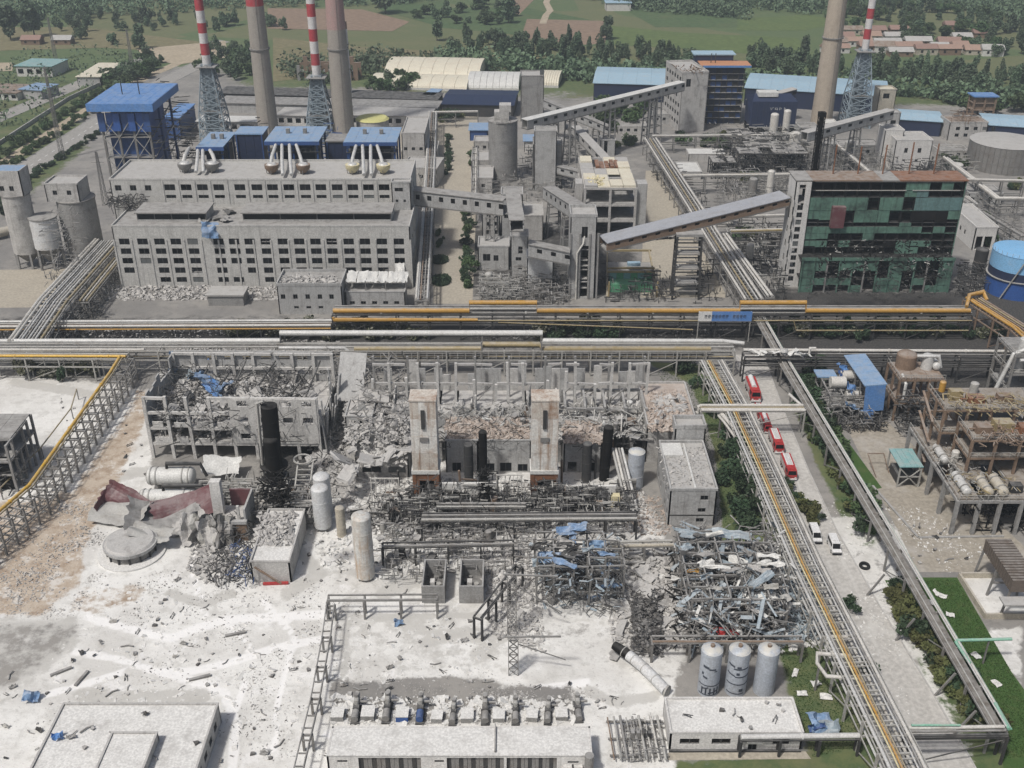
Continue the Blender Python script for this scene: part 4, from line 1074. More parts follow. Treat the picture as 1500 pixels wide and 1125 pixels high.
# ------------------------------------------------------------ silos at the left
def silo(label,base,r,z0,z1,m,cone=True,name='silo'):
    T = thing(name,label,'silo',(base.x,base.y,0))
    Bc(0,0,z0,z1,r,n=30).build('shell',m,T,True)
    for zz in np.arange(z0 + 3,z1 - 1,4.5): Bc(0,0,zz,zz + 0.22,r + 0.06,n=30).build('hoop',m,T,True)
    if z0 > 1:
        B().ring([(0,0,z0),(0,0,z0 * 0.35)],[r,r * 0.3],24).build('cone','steel',T,True)
        for k in range(6):
            a = k * math.pi / 3; Bx(math.cos(a) * r - 0.3,math.sin(a) * r - 0.3,0,math.cos(a) * r + 0.3,math.sin(a) * r + 0.3,z0).build('leg','concrete',T)
    Bc(0,0,z1,z1 + 0.35,r + 0.25,n=30).build('roof_slab','old_roof',T)
    return T
p = G(46,388); zs = ZT(p.y,284); silo('pale tall silo with boxed head house at the left edge',p,4.3,5,zs,'pale_concrete')
P_,Q_ = Vector((p.x - 4,p.y - 3.6,0)),Vector((p.x + 4.4,p.y - 3.6,0)); block('silo_head_house','boxed head house with blue-grey roof on the leftmost silo','head house',P_,Q_,zs + 8.5,7,'pale_concrete','pale_blue_roof',grid_holes([2,5],[2.5],1.4,1.6),base=zs + 0.36,parapet=0)
p = G(78,390); silo('shorter white silo between the two taller silos',p,4.2,7,ZT(p.y,318),'tank_white')
p = G(128,378); zs = ZT(p.y,290); silo('stout weathered concrete silo next to the hall',p,6.0,1.0,zs,'concrete')
block('silo_head_house','flat-roofed head house on the stout silo beside the hall','head house',(p.x - 7,p.y - 5,0),(p.x + 3.6,p.y - 5,0),zs + 6,9,'pale_concrete','dusty_roof',grid_holes([3,7.5],[3],1.4,1.5),base=zs + 0.36)
T = tangle('steelwork','steel',[(60,392),(125,385),(120,345),(70,345)],260,3.0,0.16,0.5,22,0.9,'broken grey steelwork and pipes hanging between the silos')
p = G(4,352); T = thing('storage_vessel','cream horizontal vessel at the left edge beside the silos','vessel',(p.x - 3,p.y,0),0.75)
Bt([(-9,0,2.2),(9,0,2.2)],1.6,20).build('shell','beige_wall',T,True); B().dome((9,0,2.2),(1,0,0),1.6,0.8).build('end_cap','beige_wall',T,True)
for x in (-5,5): Bx(x - 0.4,-1.2,0,x + 0.4,1.2,1.4).build('saddle','concrete',T)
# two low buildings in front of the hall
z = 9.0; P_,Q_ = G(405,419,z),G(500,419,z)
lb2 = block('service_building','two-storey grey building with rubble-strewn roof in front of the hall','building',P_,Q_,z,YZ(398,z) - P_.y,'grey_render','old_roof',grid_holes([LB * 0 + q for q in (1.6,5.2,8.8,12.4,15.8)],[5.6],1.3,1.5) + grid_holes([5.2,8.8,12.4],[2.2],1.4,0.8),(),parapet=0.9)
heap('roof_rubble','rubble',[(410,414),(494,414),(494,404),(412,404)],260,0.5,z + 0.1,parent=None,label='broken concrete strewn on the roof of the two-storey grey building')
z = 6.0; P_,Q_ = G(505,428,z),G(593,428,z)
lb3 = block('service_building','low grey building with torn white canopy in front of the hall','building',P_,Q_,z,YZ(416,z) - P_.y,'grey_render','old_roof',grid_holes([2,5.3,8.6,11.9,15.2],[2.6],1.5,1.0),(),parapet=0.3)
T = thing('canopy','torn pale canopy roof on posts over the low grey building','canopy',P_ + Vector((0,0.5,0)))
for i in range(6):
    o = crumple(3.0,6.5,0.25,40 + i).build('roof_panel','white_sheet',T,loc=(1.8 + i * 3.02,4,3.2 + R.uniform(-0.15,0.15))); o.rotation_euler = (0.12,R.uniform(-0.05,0.05),0)
for x in (0.4,6,12,18):
    for y in (1,7): Bx(x - 0.12,y - 0.12,0,x + 0.12,y + 0.12,3.0).build('post','steel',T)
T = single(crumple(3,5.5,0.3,60),'torn_sheet','white_sheet','white sheet leaning against the right corner of the hall front','metal sheet',G(586,398,6)); T.rotation_euler = (0.9,0,0.1)
# pipe bridge in front of the hall
T = thing('elbow_duct','pair of grey ducts rising behind the flat slab in front of the hall','duct',G(330,420))
for px in (331,352):
    q = local(T,G(px,418)); Bt([(q.x,q.y,0),(q.x,q.y,4.2),(q.x + 12,q.y + 0.5,4.4)],0.75,12).build('duct','pipe_silver',T,True)
T = thing('concrete_plinth','flat pale concrete slab on a pedestal in front of the hall','platform',G(333,448))
Bx(-5.6,0,0,5.0,6,3.2).build('pedestal','concrete',T); Bx(-6.0,-0.4,3.2,5.4,6.6,3.7).build('slab','dusty_roof',T)
heap('rubble','rubble',[(150,408),(420,412),(410,440),(150,440)],2200,0.55,0,0.5,label='broken masonry covering the yard along the front of the hall')
heap('rubble','dark_rubble',[(165,402),(590,410),(590,418),(165,412)],900,0.5,0,0.4,label='dark debris lying along the foot of the hall wall')

# ------------------------------------------------------------ silo towers, galleries, elevator, green building
def tower(name,label,cat,tl,tr,by_base,depth,wm,rm='old_roof',holes=(),holes_r=(),holes_l=(),parapet=0.5,group=None):
    """front top edge pixels tl, tr; row of the front foot"""
    Y = YZ(by_base,0); z = ZT(Y,(tl[1] + tr[1]) / 2)
    x0,x1 = XA(tl[0],Y,z),XA(tr[0],Y,z)
    T = block(name,label,cat,(x0,Y,0),(x1,Y,0),z,depth,wm,rm,holes,holes_r,holes_l,group,parapet)
    T['z'] = z
    return T
def gallery(label,p,q,w,h,wm,rm,nwin=10,legs=(),name='conveyor_gallery',rail=False,win=1.1):
    """sloping enclosed conveyor bridge from p to q (centre of its floor)"""
    p,q = Vector(p),Vector(q); d = q - p; L_ = math.hypot(d.x,d.y); a = math.atan2(d.y,d.x)
    T = thing(name,label,'conveyor gallery',(p.x,p.y,0),a); z0,z1 = p.z,q.z
    def zz(x): return z0 + (z1 - z0) * x / L_
    def slab(n,m,y0,y1,a0,a1):
        b = B(); b.add([(0,y0,z0 + a0),(L_,y0,z1 + a0),(L_,y1,z1 + a0),(0,y1,z0 + a0),(0,y0,z0 + a1),(L_,y0,z1 + a1),(L_,y1,z1 + a1),(0,y1,z0 + a1)],B.BF)
        return b.build(n,m,T)
    slab('floor','steel',-w / 2,w / 2,-0.4,0); slab('roof',rm,-w / 2 - 0.3,w / 2 + 0.3,h,h + 0.25)
    for s in (-1,1):
        y = s * (w / 2 - 0.12); y0,y1 = y - 0.12,y + 0.12
        sl = slab('wall',wm,y0,y1,0.003,h * 0.42); slab('wall',wm,y0,y1,h * 0.78,h - 0.003)
        n = max(2,nwin)
        for i in range(n):
            xa,xb = L_ * (i + 0.0) / n,L_ * (i + 0.64) / n
            B().add([(xa,y0,zz(xa) + h * 0.42),(xb,y0,zz(xb) + h * 0.42),(xb,y1,zz(xb) + h * 0.42),(xa,y1,zz(xa) + h * 0.42),(xa,y0,zz(xa) + h * 0.78),(xb,y0,zz(xb) + h * 0.78),(xb,y1,zz(xb) + h * 0.78),(xa,y1,zz(xa) + h * 0.78)],B.BF).build('wall_panel',wm,T)
            if s < 0:
                xc,xd = xb + 0.03,L_ * (i + 1) / n - 0.03
                g = B(); g.add([(xc,y + 0.02,zz(xc) + h * 0.42),(xd,y + 0.02,zz(xd) + h * 0.42),(xd,y + 0.06,zz(xd) + h * 0.42),(xc,y + 0.06,zz(xc) + h * 0.42),(xc,y + 0.02,zz(xc) + h * 0.78),(xd,y + 0.02,zz(xd) + h * 0.78),(xd,y + 0.06,zz(xd) + h * 0.78),(xc,y + 0.06,zz(xc) + h * 0.78)],B.BF)
                g.build('window','dark_opening',T)
    for t in legs:
        x = L_ * t; top = zz(x) - 0.4
        for sx in (-1.2,1.2):
            for sy in (-1,1): Bm((x + sx * 1.5,sy * (w / 2 + 0.4),0),(x + sx,sy * (w / 2 - 0.3),top),0.45).build('leg','concrete' if wm != 'rust_brown' else 'steel',T)
        k = max(2,int(top / 3.5))
        for i in range(1,k + 1):
            z = top * i / (k + 0.3)
            for sx in (-1,1): Bm((x + sx * 1.45,-w / 2,z),(x + sx * 1.45,w / 2,z),0.3).build('cross_beam','steel',T)
            for sy in (-1,1): Bm((x - 1.5,sy * w / 2,z),(x + 1.5,sy * w / 2,z),0.25).build('cross_beam','steel',T)
    return T
# round silo tower beside the back street
p = G(737,262); z = ZT(p.y,176)
T = silo('dark weathered round concrete silo tower with machinery on its head',p,21 / 1550 * (p.y * CP + 60),0,z,'concrete',name='silo_tower')
for i,(a,c_,zz,h) in enumerate(((-3.4,2.4,z + 0.36,3.4),(-1.4,3.2,z + 3.8,2.6))): Bx(a,-2.5,zz,c_,2.5,zz + h).build('head_house','pale_concrete',T)
tangle('pipework','pale_steel',[(724,176),(750,176),(750,170),(724,170)],60,2.0,0.14,z + 0.5,z + 5,0.9,'small pale pipework on the head of the round silo tower')
T = tower('slab_silo','tall twin slab silo of bare concrete with a dark groove','silo',(781,212),(808,212),276,10,'concrete')
T = tower('slab_silo','narrower concrete slab silo standing right of the twin groove','silo',(809.5,213),(824,213),276,10,'concrete')
T = tower('head_house','low grey head house on top of the slab silos','head house',(783,192),(816,194),279,7,'grey_render','old_roof')
T = tower('transfer_tower','tall slender grey tower left of the white conveyor gallery','tower',(763,112),(797,112),178,12,'concrete','dusty_roof',[(9,11,22,24.5)])
T = tower('transfer_tower','short open tower at the lower end of the white conveyor gallery','tower',(815,166),(828,164),190,6,'pale_concrete','white_sheet',[(1.5,3,4,6)])
T = tower('transfer_tower','small grey tower among trees behind the broken frame building','tower',(880,206),(902,206),228,7,'grey_render','dusty_roof',[(1.5,3,1,7)])
YE = 478
gallery('long white conveyor gallery climbing to the white elevator building',(XA(768,425,6),425,ZT(425,188)),(XA(1000,YE,20),YE + 4,ZT(YE + 4,131)),3.6,3.4,'pale_concrete','white_sheet',17,(0.17,0.27,0.52,0.78,0.83))
gallery('grey conveyor gallery sloping from the slender tower down to the right',(XA(797,476,16),478,15),(XA(892,470,7),470,5),3.4,3.0,'grey_render','old_roof',8,(0.45,0.8))
gallery('short grey conveyor gallery running down to the small tower among trees',(XA(845,440,8),455,9),(XA(886,420,6),402,9),3.2,3.0,'pale_concrete','dusty_roof',5,(0.5,))
gallery('grey conveyor gallery low behind the slab silos',(XA(815,400,5),405,7),(XA(880,400,5),400,4),3,2.6,'grey_render','old_roof',5,(0.5,))
# white elevator building
Ye = YZ(194,0); z = ZT(Ye,108)
T = block('elevator_building','tall white concrete building at the top of the white gallery','building',(XA(1000,Ye,z),Ye,0),(XA(1040,Ye,z),Ye,0),z,26,'pale_concrete','dusty_roof',[(2,4.2,z - 6,z - 2.5)],(),grid_holes([3,7,11,15,19,23],[4,8,12,16,20,24],2.4,1.8,0.1),parapet=0.8,rz=0.16)
tangle('roof_plant','rust_brown',[(985,100),(1030,106),(1030,98),(985,94)],40,2,0.3,z + 0.5,z + 3,0.8,'small brown machinery on the roof of the white elevator building')
# dark clad tower with orange roof
Yd = 505; z = ZT(Yd,95); x0,x1 = XA(1034,Yd,z),XA(1092,Yd,z); w = x1 - x0
T = thing('dark_tower','dark steel boiler tower with orange roof and grey upper roof','tower',(x0,Yd,0))
Bx(0.3,0.8,0,w - 0.3,16,z - 1).build('body','navy',T)
for i in range(7):
    for k in range(9):
        if R.random() < 0.8: Bx(w * i / 7 + 0.1,0.4,z * k / 9.4 + 0.2,w * (i + 1) / 7 - 0.1,0.7,z * (k + 0.7) / 9.4).build('cladding_panel',R.choice(('navy','dark_steel','blue_steel')),T)
for k in range(9): Bx(-0.4,-0.6,z * k / 9.4 + 0.05,w + 0.4,0.35,z * k / 9.4 + 0.25).build('platform','steel',T)
for i in range(8): Bx(w * i / 7 - 0.15,-0.3,0,w * i / 7 + 0.15,-0.02,z - 1).build('column','dark_steel',T)
Bx(-2.5,-2,z - 0.9,w + 2.5,-1.7,z).build('fascia','blue_roof',T); Bx(-2.5,-1.7,z - 0.3,w + 2.5,9,z + 0.1).build('roof','orange_roof',T)
Bx(-3.5,9.5,z - 2,w - 4,17,z + 2.6).build('upper_body','navy',T); Bx(-4.5,9,z + 2.61,w - 3,18,z + 3.1).build('upper_roof','sky_blue_roof',T)
for x in (3,5): Bc(x,4,z + 0.1,z + 4.5,0.2,n=8).build('vent_pipe','dark_steel',T)
# dark blue hall carrying a row of white characters
Yh = 486; z0,z = ZT(Yh,186),ZT(Yh,149); x0,x1 = XA(1103,Yh,z),XA(1169,Yh,z); w = x1 - x0
T = thing('coal_hall','dark blue clad hall carrying four small white characters','hall',(x0,Yh,0))
n = 8
for i in range(n): Bx(w * i / n,0,z0,w * (i + 1) / n - 0.05,0.3,z).build('cladding_panel','navy',T)
for i in range(n + 1): Bx(w * i / n - 0.2,0.1,0,w * i / n + 0.2,0.5,z0 - 0.3).build('column','dark_steel',T)
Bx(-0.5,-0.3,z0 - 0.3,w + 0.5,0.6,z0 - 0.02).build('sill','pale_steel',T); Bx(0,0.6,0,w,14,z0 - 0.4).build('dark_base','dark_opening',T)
rb = B(); rb.add([(0,0.31,z0),(w,0.31,z0),(w,14,z0),(0,14,z0),(0,0.31,z),(w,0.31,z),(w - 2,7,z + 2.2),(2,7,z + 2.2),(w,14,z),(0,14,z)],[(0,1,5,4),(4,5,6,7),(7,6,8,9),(1,2,8,6,5),(3,0,4,7,9),(2,3,9,8)])
rb.build('roof','navy',T); Bx(3,3,z + 1.5,12,9,z + 3.4).build('roof_light','white_sheet',T)
def strokes(T,x,zc,s,segs,m='sign_white',y=-0.05,name='letter'):
    b = B()
    for (ax,az),(bx,bz) in segs: b.beam((x + ax * s,y,zc + az * s),(x + bx * s,y,zc + bz * s),0.16 * s,0.06)
    return b.build(name,m,T)
zc = ZT(Yh,159.5)
strokes(T,w * 0.43,zc,1.0,[((-0.7,0.6),(-0.2,-0.5)),((-0.2,-0.5),(0.3,0.4)),((0.3,0.4),(0.9,0.6))])
strokes(T,w * 0.535,zc,1.0,[((-0.5,0.4),(0.5,0.4)),((-0.5,0.4),(-0.5,-0.3)),((0.5,0.4),(0.5,-0.6)),((-0.5,-0.3),(0.5,-0.3))])
strokes(T,w * 0.63,zc,1.0,[((-0.4,0.6),(-0.4,-0.6)),((-0.4,0.5),(0.5,0.4)),((0.5,0.4),(0.4,0)),((-0.4,-0.05),(0.5,-0.1))])
strokes(T,w * 0.73,zc,1.0,[((-0.3,0.7),(-0.3,-0.7)),((-0.3,0.4),(0.4,0.1)),((0.4,0.1),(-0.3,-0.4))])
gallery('dark short conveyor shed beside the blue hall',(XA(1096,505,12),505,ZT(505,160)),(XA(1172,500,12),512,ZT(512,142)),4,4,'navy','dusty_roof',4)
# towers to the right
T = tower('transfer_tower','square tower with yellowish open top beside the right striped chimney','tower',(1289,132),(1314,132),178,8,'beige_wall','cream_roof',[(2,5,11,13.4)])
T = tower('transfer_tower','grey tower at the end of the sloping gallery beside the tan chimney','tower',(1300,166),(1320,166),205,6,'grey_render','dusty_roof',[(2,4.4,7,9)])
gallery('grey sloping gallery passing in front of the tan chimney',(XA(1178,400,6),408,ZT(408,206)),(XA(1300,440,10),442,ZT(442,172)),3.4,3.2,'grey_render','dusty_roof',8,(0.3,0.6))
T = tower('small_building','small white building at the foot of the tan chimney','building',(1206,182),(1228,182),196,8,'white_wall','white_sheet',[(2,3.2,1.2,2.8),(4,5.2,1.2,2.8)])
T = tower('white_building','white four-storey building behind the green process building','building',(1313,206),(1367,206),250,13,'white_wall','dusty_roof',[(4,5.4,7.5,9.5),(9.5,11,7.5,9.5),(9,10.2,4,4.8),(4,5,4,4.8)],(),grid_holes([4,9],[3,6,9],1.1,1.3))
T = tower('white_building','taller white stair block at the left of the four-storey white building','building',(1297,190),(1325,193),243,9,'white_wall','dusty_roof',[(6.5,8,8,10)])
p = G(1478,252); r = 50 / 1550 * (p.y * CP + 62)
T = thing('storage_tank','very wide grey storage tank at the right edge','tank',(p.x,p.y + r * 0.6,0)); h = ZT(p.y,214)
for k in range(3): Bc(0,0,h * k / 3,h * (k + 1) / 3 - 0.06,r - 0.03 * k,n=56).build('shell_course','steel',T,True)
B().ring([(0,0,h - 0.05),(0,0,h + 0.9)],[r + 0.1,0.5],56).build('roof','dusty_roof',T,True)
for k in range(18):
    a = -0.3 - k * 0.15; Bx(math.cos(a) * (r + .1) - .1,math.sin(a) * (r + .1) - .1,0,math.cos(a) * (r + .1) + .1,math.sin(a) * (r + .1) + .1,h).build('rib','steel',T)
# burnt brick building with blue-roofed tower (upper right)
T = tower('brick_building','grey building with brown scaffolded roof left of the wide grey tank','building',(1392,180),(1448,180),206,12,'pale_concrete','rust_brown',grid_holes([4,8,12,16,20],[2.5,5.5],1.8,1.5))
p = G(1436,182); T = thing('brick_tower','brown framed tower with blue roof on top of the scaffolded building','tower',(p.x,p.y,0)); h = ZT(p.y,142)
for x in (-5,0,5):
    for y in (0,6): Bx(x - 0.4,y - 0.4,0,x + 0.4,y + 0.4,h).build('column','rust_brown',T)
for k in range(1,4): Bx(-5.3,-0.3,h * k / 4,5.3,6.3,h * k / 4 + 0.4).build('floor_slab','rust_brown',T)
Bx(-4.5,0.5,h * 0.5,4.5,5.5,h - 0.1).build('wall','rust_brown',T); Bx(-6,-1,h,6,7.5,h + 0.5).build('roof','blue_roof',T)
tangle('scaffold','rust_brown',[(1392,176),(1430,176),(1430,164),(1392,164)],60,4,0.2,7.5,12,0.9,'brown bars of scaffolding on the roof left of the brown tower')
# white garage block and blue tank
T = tower('garage','low white garage with two dark doors behind the blue tank','garage',(1430,334),(1463,334),366,24,'white_wall','dusty_roof',[(0.8,3.0,0.2,4.8),(3.6,6.2,0.2,4.8)],(),grid_holes([4,8,12,16],[3.6],1.3,1.6))
p = G(1490,432); rr = 40 / 1550 * (p.y * CP + 62)
T = thing('blue_tank','large two-tone blue storage tank at the right edge','tank',(p.x,p.y + rr * 0.4,0)); h = ZT(p.y,372)
for a,c_,m in ((0,0.42,'tank_blue'),(0.425,0.62,'navy'),(0.625,1.0,'tank_sky')): Bc(0,0,h * a,h * c_,rr,n=44).build('shell_course',m,T,True)
B().ring([(0,0,h),(0,0,h + 0.8)],[rr + 0.12,0.4],44).build('roof','tank_sky',T,True); Bc(0,0,h * 0.42,h * 0.425 + 0.15,rr + 0.5,n=44).build('hoop','pale_steel',T)
rl = B()
for k in range(30):
    a = k * math.pi / 15; rl.beam((math.cos(a) * rr,math.sin(a) * rr,h),(math.cos(a) * rr,math.sin(a) * rr,h + 1.1),0.08)
rl.build('railing','pale_steel',T)
Bm((-rr * 0.8,-rr * 0.75,0),(-rr * 0.3,-rr * 1.05,h),0.5,0.3).build('stair','pale_steel',T)

# ------------------------------------------------------------ concrete frame building with pale broken roof
def frame(name,label,cat,A,C_,depth,levels,nx,ny,m,cw=0.5,slabs=(),sm='old_roof',drop=0.0,rz=None,group=None,bw=None,jolt=0.0,gut=False):
    """columns, beams and slabs of an open structure, each its own part"""
    A,C_ = Vector(A),Vector(C_); d = C_ - A; L_ = math.hypot(d.x,d.y)
    T = thing(name,label,cat,(A.x,A.y,0),math.atan2(d.y,d.x) if rz is None else rz,group); bw = bw or cw * 0.9
    top = levels[-1]
    for i in range(nx + 1):
        for j in range(ny + 1):
            x,y = L_ * i / nx,depth * j / ny
            t = top if R.random() > drop else R.choice(levels[:-1] or [top])
            if gut and 0 < j < ny: t = levels[1] if R.random() < 0.6 else R.uniform(levels[1],top * 0.8)
            Bm((x,y,0),(x + R.uniform(-jolt,jolt),y + R.uniform(-jolt,jolt),t),cw).build('column',m,T)
    for z in levels:
        for j in range(ny + 1):
            if gut and z > levels[1] and 0 < j < ny: continue
            for i in range(nx):
                if R.random() > drop: Bm((L_ * i / nx + cw / 2,depth * j / ny,z - bw / 2),(L_ * (i + 1) / nx - cw / 2,depth * j / ny,z - bw / 2 + R.uniform(-jolt,jolt) * 0.5),bw * 0.8,bw).build('beam',m,T)
        for i in range(nx + 1):
            if gut and z > levels[1]: continue
            for j in range(ny):
                if R.random() > drop: Bm((L_ * i / nx,depth * j / ny + cw / 2,z - bw / 2 - 0.02),(L_ * i / nx,depth * (j + 1) / ny - cw / 2,z - bw / 2 - 0.02),bw * 0.8,bw).build('beam',m,T)
    for z in slabs:
        for i in range(nx):
            for j in range(ny):
                if R.random() > drop * 1.3: Bx(L_ * i / nx + 0.04,depth * j / ny + 0.04,z + 0.01,L_ * (i + 1) / nx - 0.04,depth * (j + 1) / ny - 0.04,z + 0.2).build('floor_slab',sm,T)
    T['L'] = L_
    return T
Yf = YZ(345,0); zt = ZT(Yf,275); x0,x1 = XA(857,Yf,zt),XA(932,Yf,zt)
T = frame('frame_building','concrete frame building with pale broken roof and dark empty floors','building',(x0,Yf,0),(x1,Yf,0),YZ(231,zt) - Yf,[zt * 0.33,zt * 0.66,zt],2,3,'pale_concrete',0.8,[zt * 0.33,zt * 0.66],'concrete')
Lf = T['L']; Df = YZ(231,zt) - Yf
for i in range(4):
    for j in range(5):
        if (i,j) in ((1,3),(2,3),(2,1),(1,4)): continue
        Bx(Lf * i / 4 + 0.1,Df * j / 5 + 0.1,zt + 0.02,Lf * (i + 1) / 4 - 0.1,Df * (j + 1) / 5 - 0.1,zt + R.choice((0.3,0.3,0.8))).build('roof_slab',R.choice(('cream_roof','cream_roof','dusty_roof')),T)
for i in range(5): Bx(Lf * (0.3 + 0.1 * i),Df * 0.62,zt + 0.02,Lf * (0.38 + 0.1 * i),Df * 0.85,zt + R.uniform(0.2,1.0)).build('roof_beam','rust',T)
Bx(Lf + 0.5,1.0,0,Lf + 4.0,6,zt + 1).build('stair_wall','grey_render',T); Bx(-3,3,0,-0.6,9,zt + 0.5).build('stair_wall','pale_concrete',T)
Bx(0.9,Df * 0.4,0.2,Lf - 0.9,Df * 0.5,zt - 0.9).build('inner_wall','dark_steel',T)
heap('roof_rubble','insulation',[(858,272),(884,272),(884,260),(860,260)],120,0.5,zt + 0.35,0.6,label='yellow insulation heaped on the pale broken roof')
# ------------------------------------------------------------ grey conveyor cluster in front of it
T = tower('transfer_tower','tall grey transfer tower with a dark slot and a white pipe','tower',(836,318),(875,318),437,9,'grey_render','dusty_roof',[(3.4,5.6,0.5,17),(3.4,5.2,19.5,23)],parapet=0.9)
zt = T['z']
Bt([(2.2,-0.6,0),(2.2,-0.6,15),(4,-0.5,18),(4.3,0.4,20)],0.28,10).build('pipe','pipe_white',T,True)
for x in (0.2,2.9,5.9,8.4): Bx(x - 0.25,-0.35,0,x + 0.25,-0.02,zt - 5).build('column','concrete',T)
for z in (3,6,9,12): Bx(3.5,0.6,z,5.5,3,z + 0.25).build('floor_slab','dusty_roof',T)
gallery('grey conveyor gallery sloping down to the tall transfer tower',(XA(806,350,22),362,ZT(362,290)),(XA(853,Yf - 12,24),304,ZT(304,330)),4.2,4,'grey_render','old_roof',8,(0.15,0.55))
T = tower('transfer_tower','grey transfer tower at the foot of the gallery from the hall','tower',(734,286),(766,286),352,8,'grey_render','old_roof',[(1,2.6,8,9.4)])
gallery('grey conveyor gallery crossing the street from the hall',(XA(601,335,20),336,ZT(336,296)),(XA(740,326,12),327,ZT(327,312)),4.5,4.6,'grey_render','old_roof',8,(0.86,))
g2 = gallery('steep grey gallery dropping from the transfer tower towards the viewer',(XA(750,325,18),324,ZT(324,290)),(XA(757,296,8),293,ZT(293,338)),4,3,'grey_render','old_roof',5)
T = tower('transfer_tower','small grey tower with dark square openings under the steep gallery','tower',(748,346),(774,348),406,6,'grey_render','old_roof',[(2.4,3.8,8,10.4),(1.6,3.4,5.6,6.8),(2.4,3.6,2.6,4.2)])
gallery('short grey gallery between the small tower and the tall transfer tower',(XA(774,298,9),297,ZT(297,372)),(XA(834,296,7),296,ZT(296,384)),3.6,3.6,'grey_render','old_roof',3)
T = tower('plant_building','flat-roofed grey building beside the small tower and the street','building',(700,362),(746,362),395,9,'grey_render','dusty_roof',[(1.6,4,3,5.4),(5,6.6,3,5)])
T = tower('plant_building','pale flat-roofed building behind the small grey tower','building',(706,314),(732,314),350,12,'pale_concrete','cream_roof',grid_holes([2,5],[2.5,5.5],1.4,1.5))
T = tower('plant_building','beige flat roof building right of the steep gallery','building',(766,318),(796,316),352,14,'pale_concrete','dusty_roof',[])
T = tower('grey_bin','light grey boxy steel bin with slanting top beside the short gallery','bin',(772,377),(811,380),424,7,'tank_white','white_sheet')
T = thing('pipe_trestle','pale skeletal pipe frame standing left of the grey bin','pipe frame',G(722,440))
for i in range(5):
    for j in range(3): Bm((-4 + i * 2.2,j * 3,0),(-4 + i * 2.2,j * 3,R.uniform(4,7)),0.25).build('post','pale_steel',T)
for j in range(3):
    for z in (2.5,4,6): Bm((-4.2,j * 3,z),(5,j * 3,z),0.25).build('beam','pale_steel',T)
tangle('pipework','steel',[(702,440),(835,440),(832,400),(702,402)],900,3.0,0.2,0.3,6,0.5,'jumble of grey pipework around the feet of the transfer towers')
tangle('pipework','pale_steel',[(702,440),(765,440),(765,412),(702,412)],260,2.4,0.2,0.5,6,0.5,'jumble of pale pipework beside the street hedge')
# ------------------------------------------------------------ brown gallery up to the green building
YG = 303.0
P_ = Vector((XA(880,300,10),296,ZT(296,362))); Q_ = Vector((XA(1160,YG,28),312,ZT(312,296)))
gallery('long brown-sided conveyor gallery with wide grey roof climbing to the green building',P_,Q_,6.5,2.3,'rust_brown','gallery_roof',14,())
T = thing('gallery_trestle','tall steel trestle with open rungs carrying the brown gallery','trestle',G(1003,437))
zt = P_.z + (Q_.z - P_.z) * (1003 - 880) / 280 - 1
p = G(1003,437); yo = 301 - p.y
for sx in (-3.6,3.6):
    for y in (0,max(3.5,yo)): Bm((sx * 1.12,y - 1,0),(sx,y,zt),0.55).build('leg','dark_steel',T)
for k in range(1,9):
    z = zt * k / 8.4
    for y in (0,max(3.5,yo)): Bm((-3.8,y,z),(3.8,y,z),0.35).build('rung','steel',T)
    for s in (-1,1): Bm((s * 3.7,0,z),(s * 3.7,max(3.5,yo),z),0.3).build('side_rung','dark_steel',T)
    if k in (2,4,6): Bx(-3.4,0.3,z + 0.2,3.4,max(3.2,yo - 0.3),z + 0.4).build('landing','dusty_roof',T)
Bx(-4,-0.4,zt,4,max(4,yo + .4),zt + 0.8).build('cap','concrete',T)
# green settling pool and its yellow portal
p = G(924,436); T = thing('green_tank_house','low bright green tank house with glassy side and rusty portal above','tank house',G(925,428))
Bx(-6.6,0,0,6.6,4.6,2.6).build('front_wall','green_pool',T)
for i in range(6): Bx(-6.6 + i * 2.2 + 0.06,4.6,0,-6.6 + (i + 1) * 2.2 - 0.06,4.8,4.6).build('side_panel','green_pool' if i % 2 else 'teal_sheet',T)
Bx(-7,4.8,0,7,14,4.4).build('basin','concrete',T); Bx(-6.4,5.4,4.4,6.4,13.4,4.5).build('basin_floor','old_roof',T)
for x in (-7.4,7.4):
    Bm((x * 1.06,-3.5,0),(x * 0.9,15,8.0),0.5).build('portal_leg','pipe_ochre',T); Bm((x,-3.5,0),(x,-3.5,5),0.4).build('post','pipe_ochre',T)
for y,z in ((4,5.2),(5,6),(15,8)): Bm((-7.4,y,z),(7.4,y,z),0.6).build('portal_beam','pipe_ochre',T)
Bx(-1.0,5.4,6.4,3,7.2,7.4).build('blue_box','sky_blue_roof',T)
tangle('pipework','dark_steel',[(880,415),(900,415),(900,390),(884,390)],60,3.0,0.16,0.3,5,0.5,'dark scrap and pipes around the bright green tank house')
for px,py,m,lb in ((965,350,'green_pool','green tanker truck parked under the brown gallery'),):
    T = thing('tanker_truck',lb,'truck',G(px,py),0.15)
    Bt([(-3,0,1.9),(2.6,0,1.9)],1.15,16).build('tank',m,T,True); Bx(3,-1.1,0.9,4.9,1.1,2.9).build('cab','white_wall',T); Bx(-3.2,-1,0.6,3,1,0.95).build('chassis','car_black',T)
    for x in (-2.2,-1,3.8):
        for y in (-1.15,0.85): Bt([(x,y,0.5),(x,y + 0.3,0.5)],0.5,12).build('wheel','rubber',T)

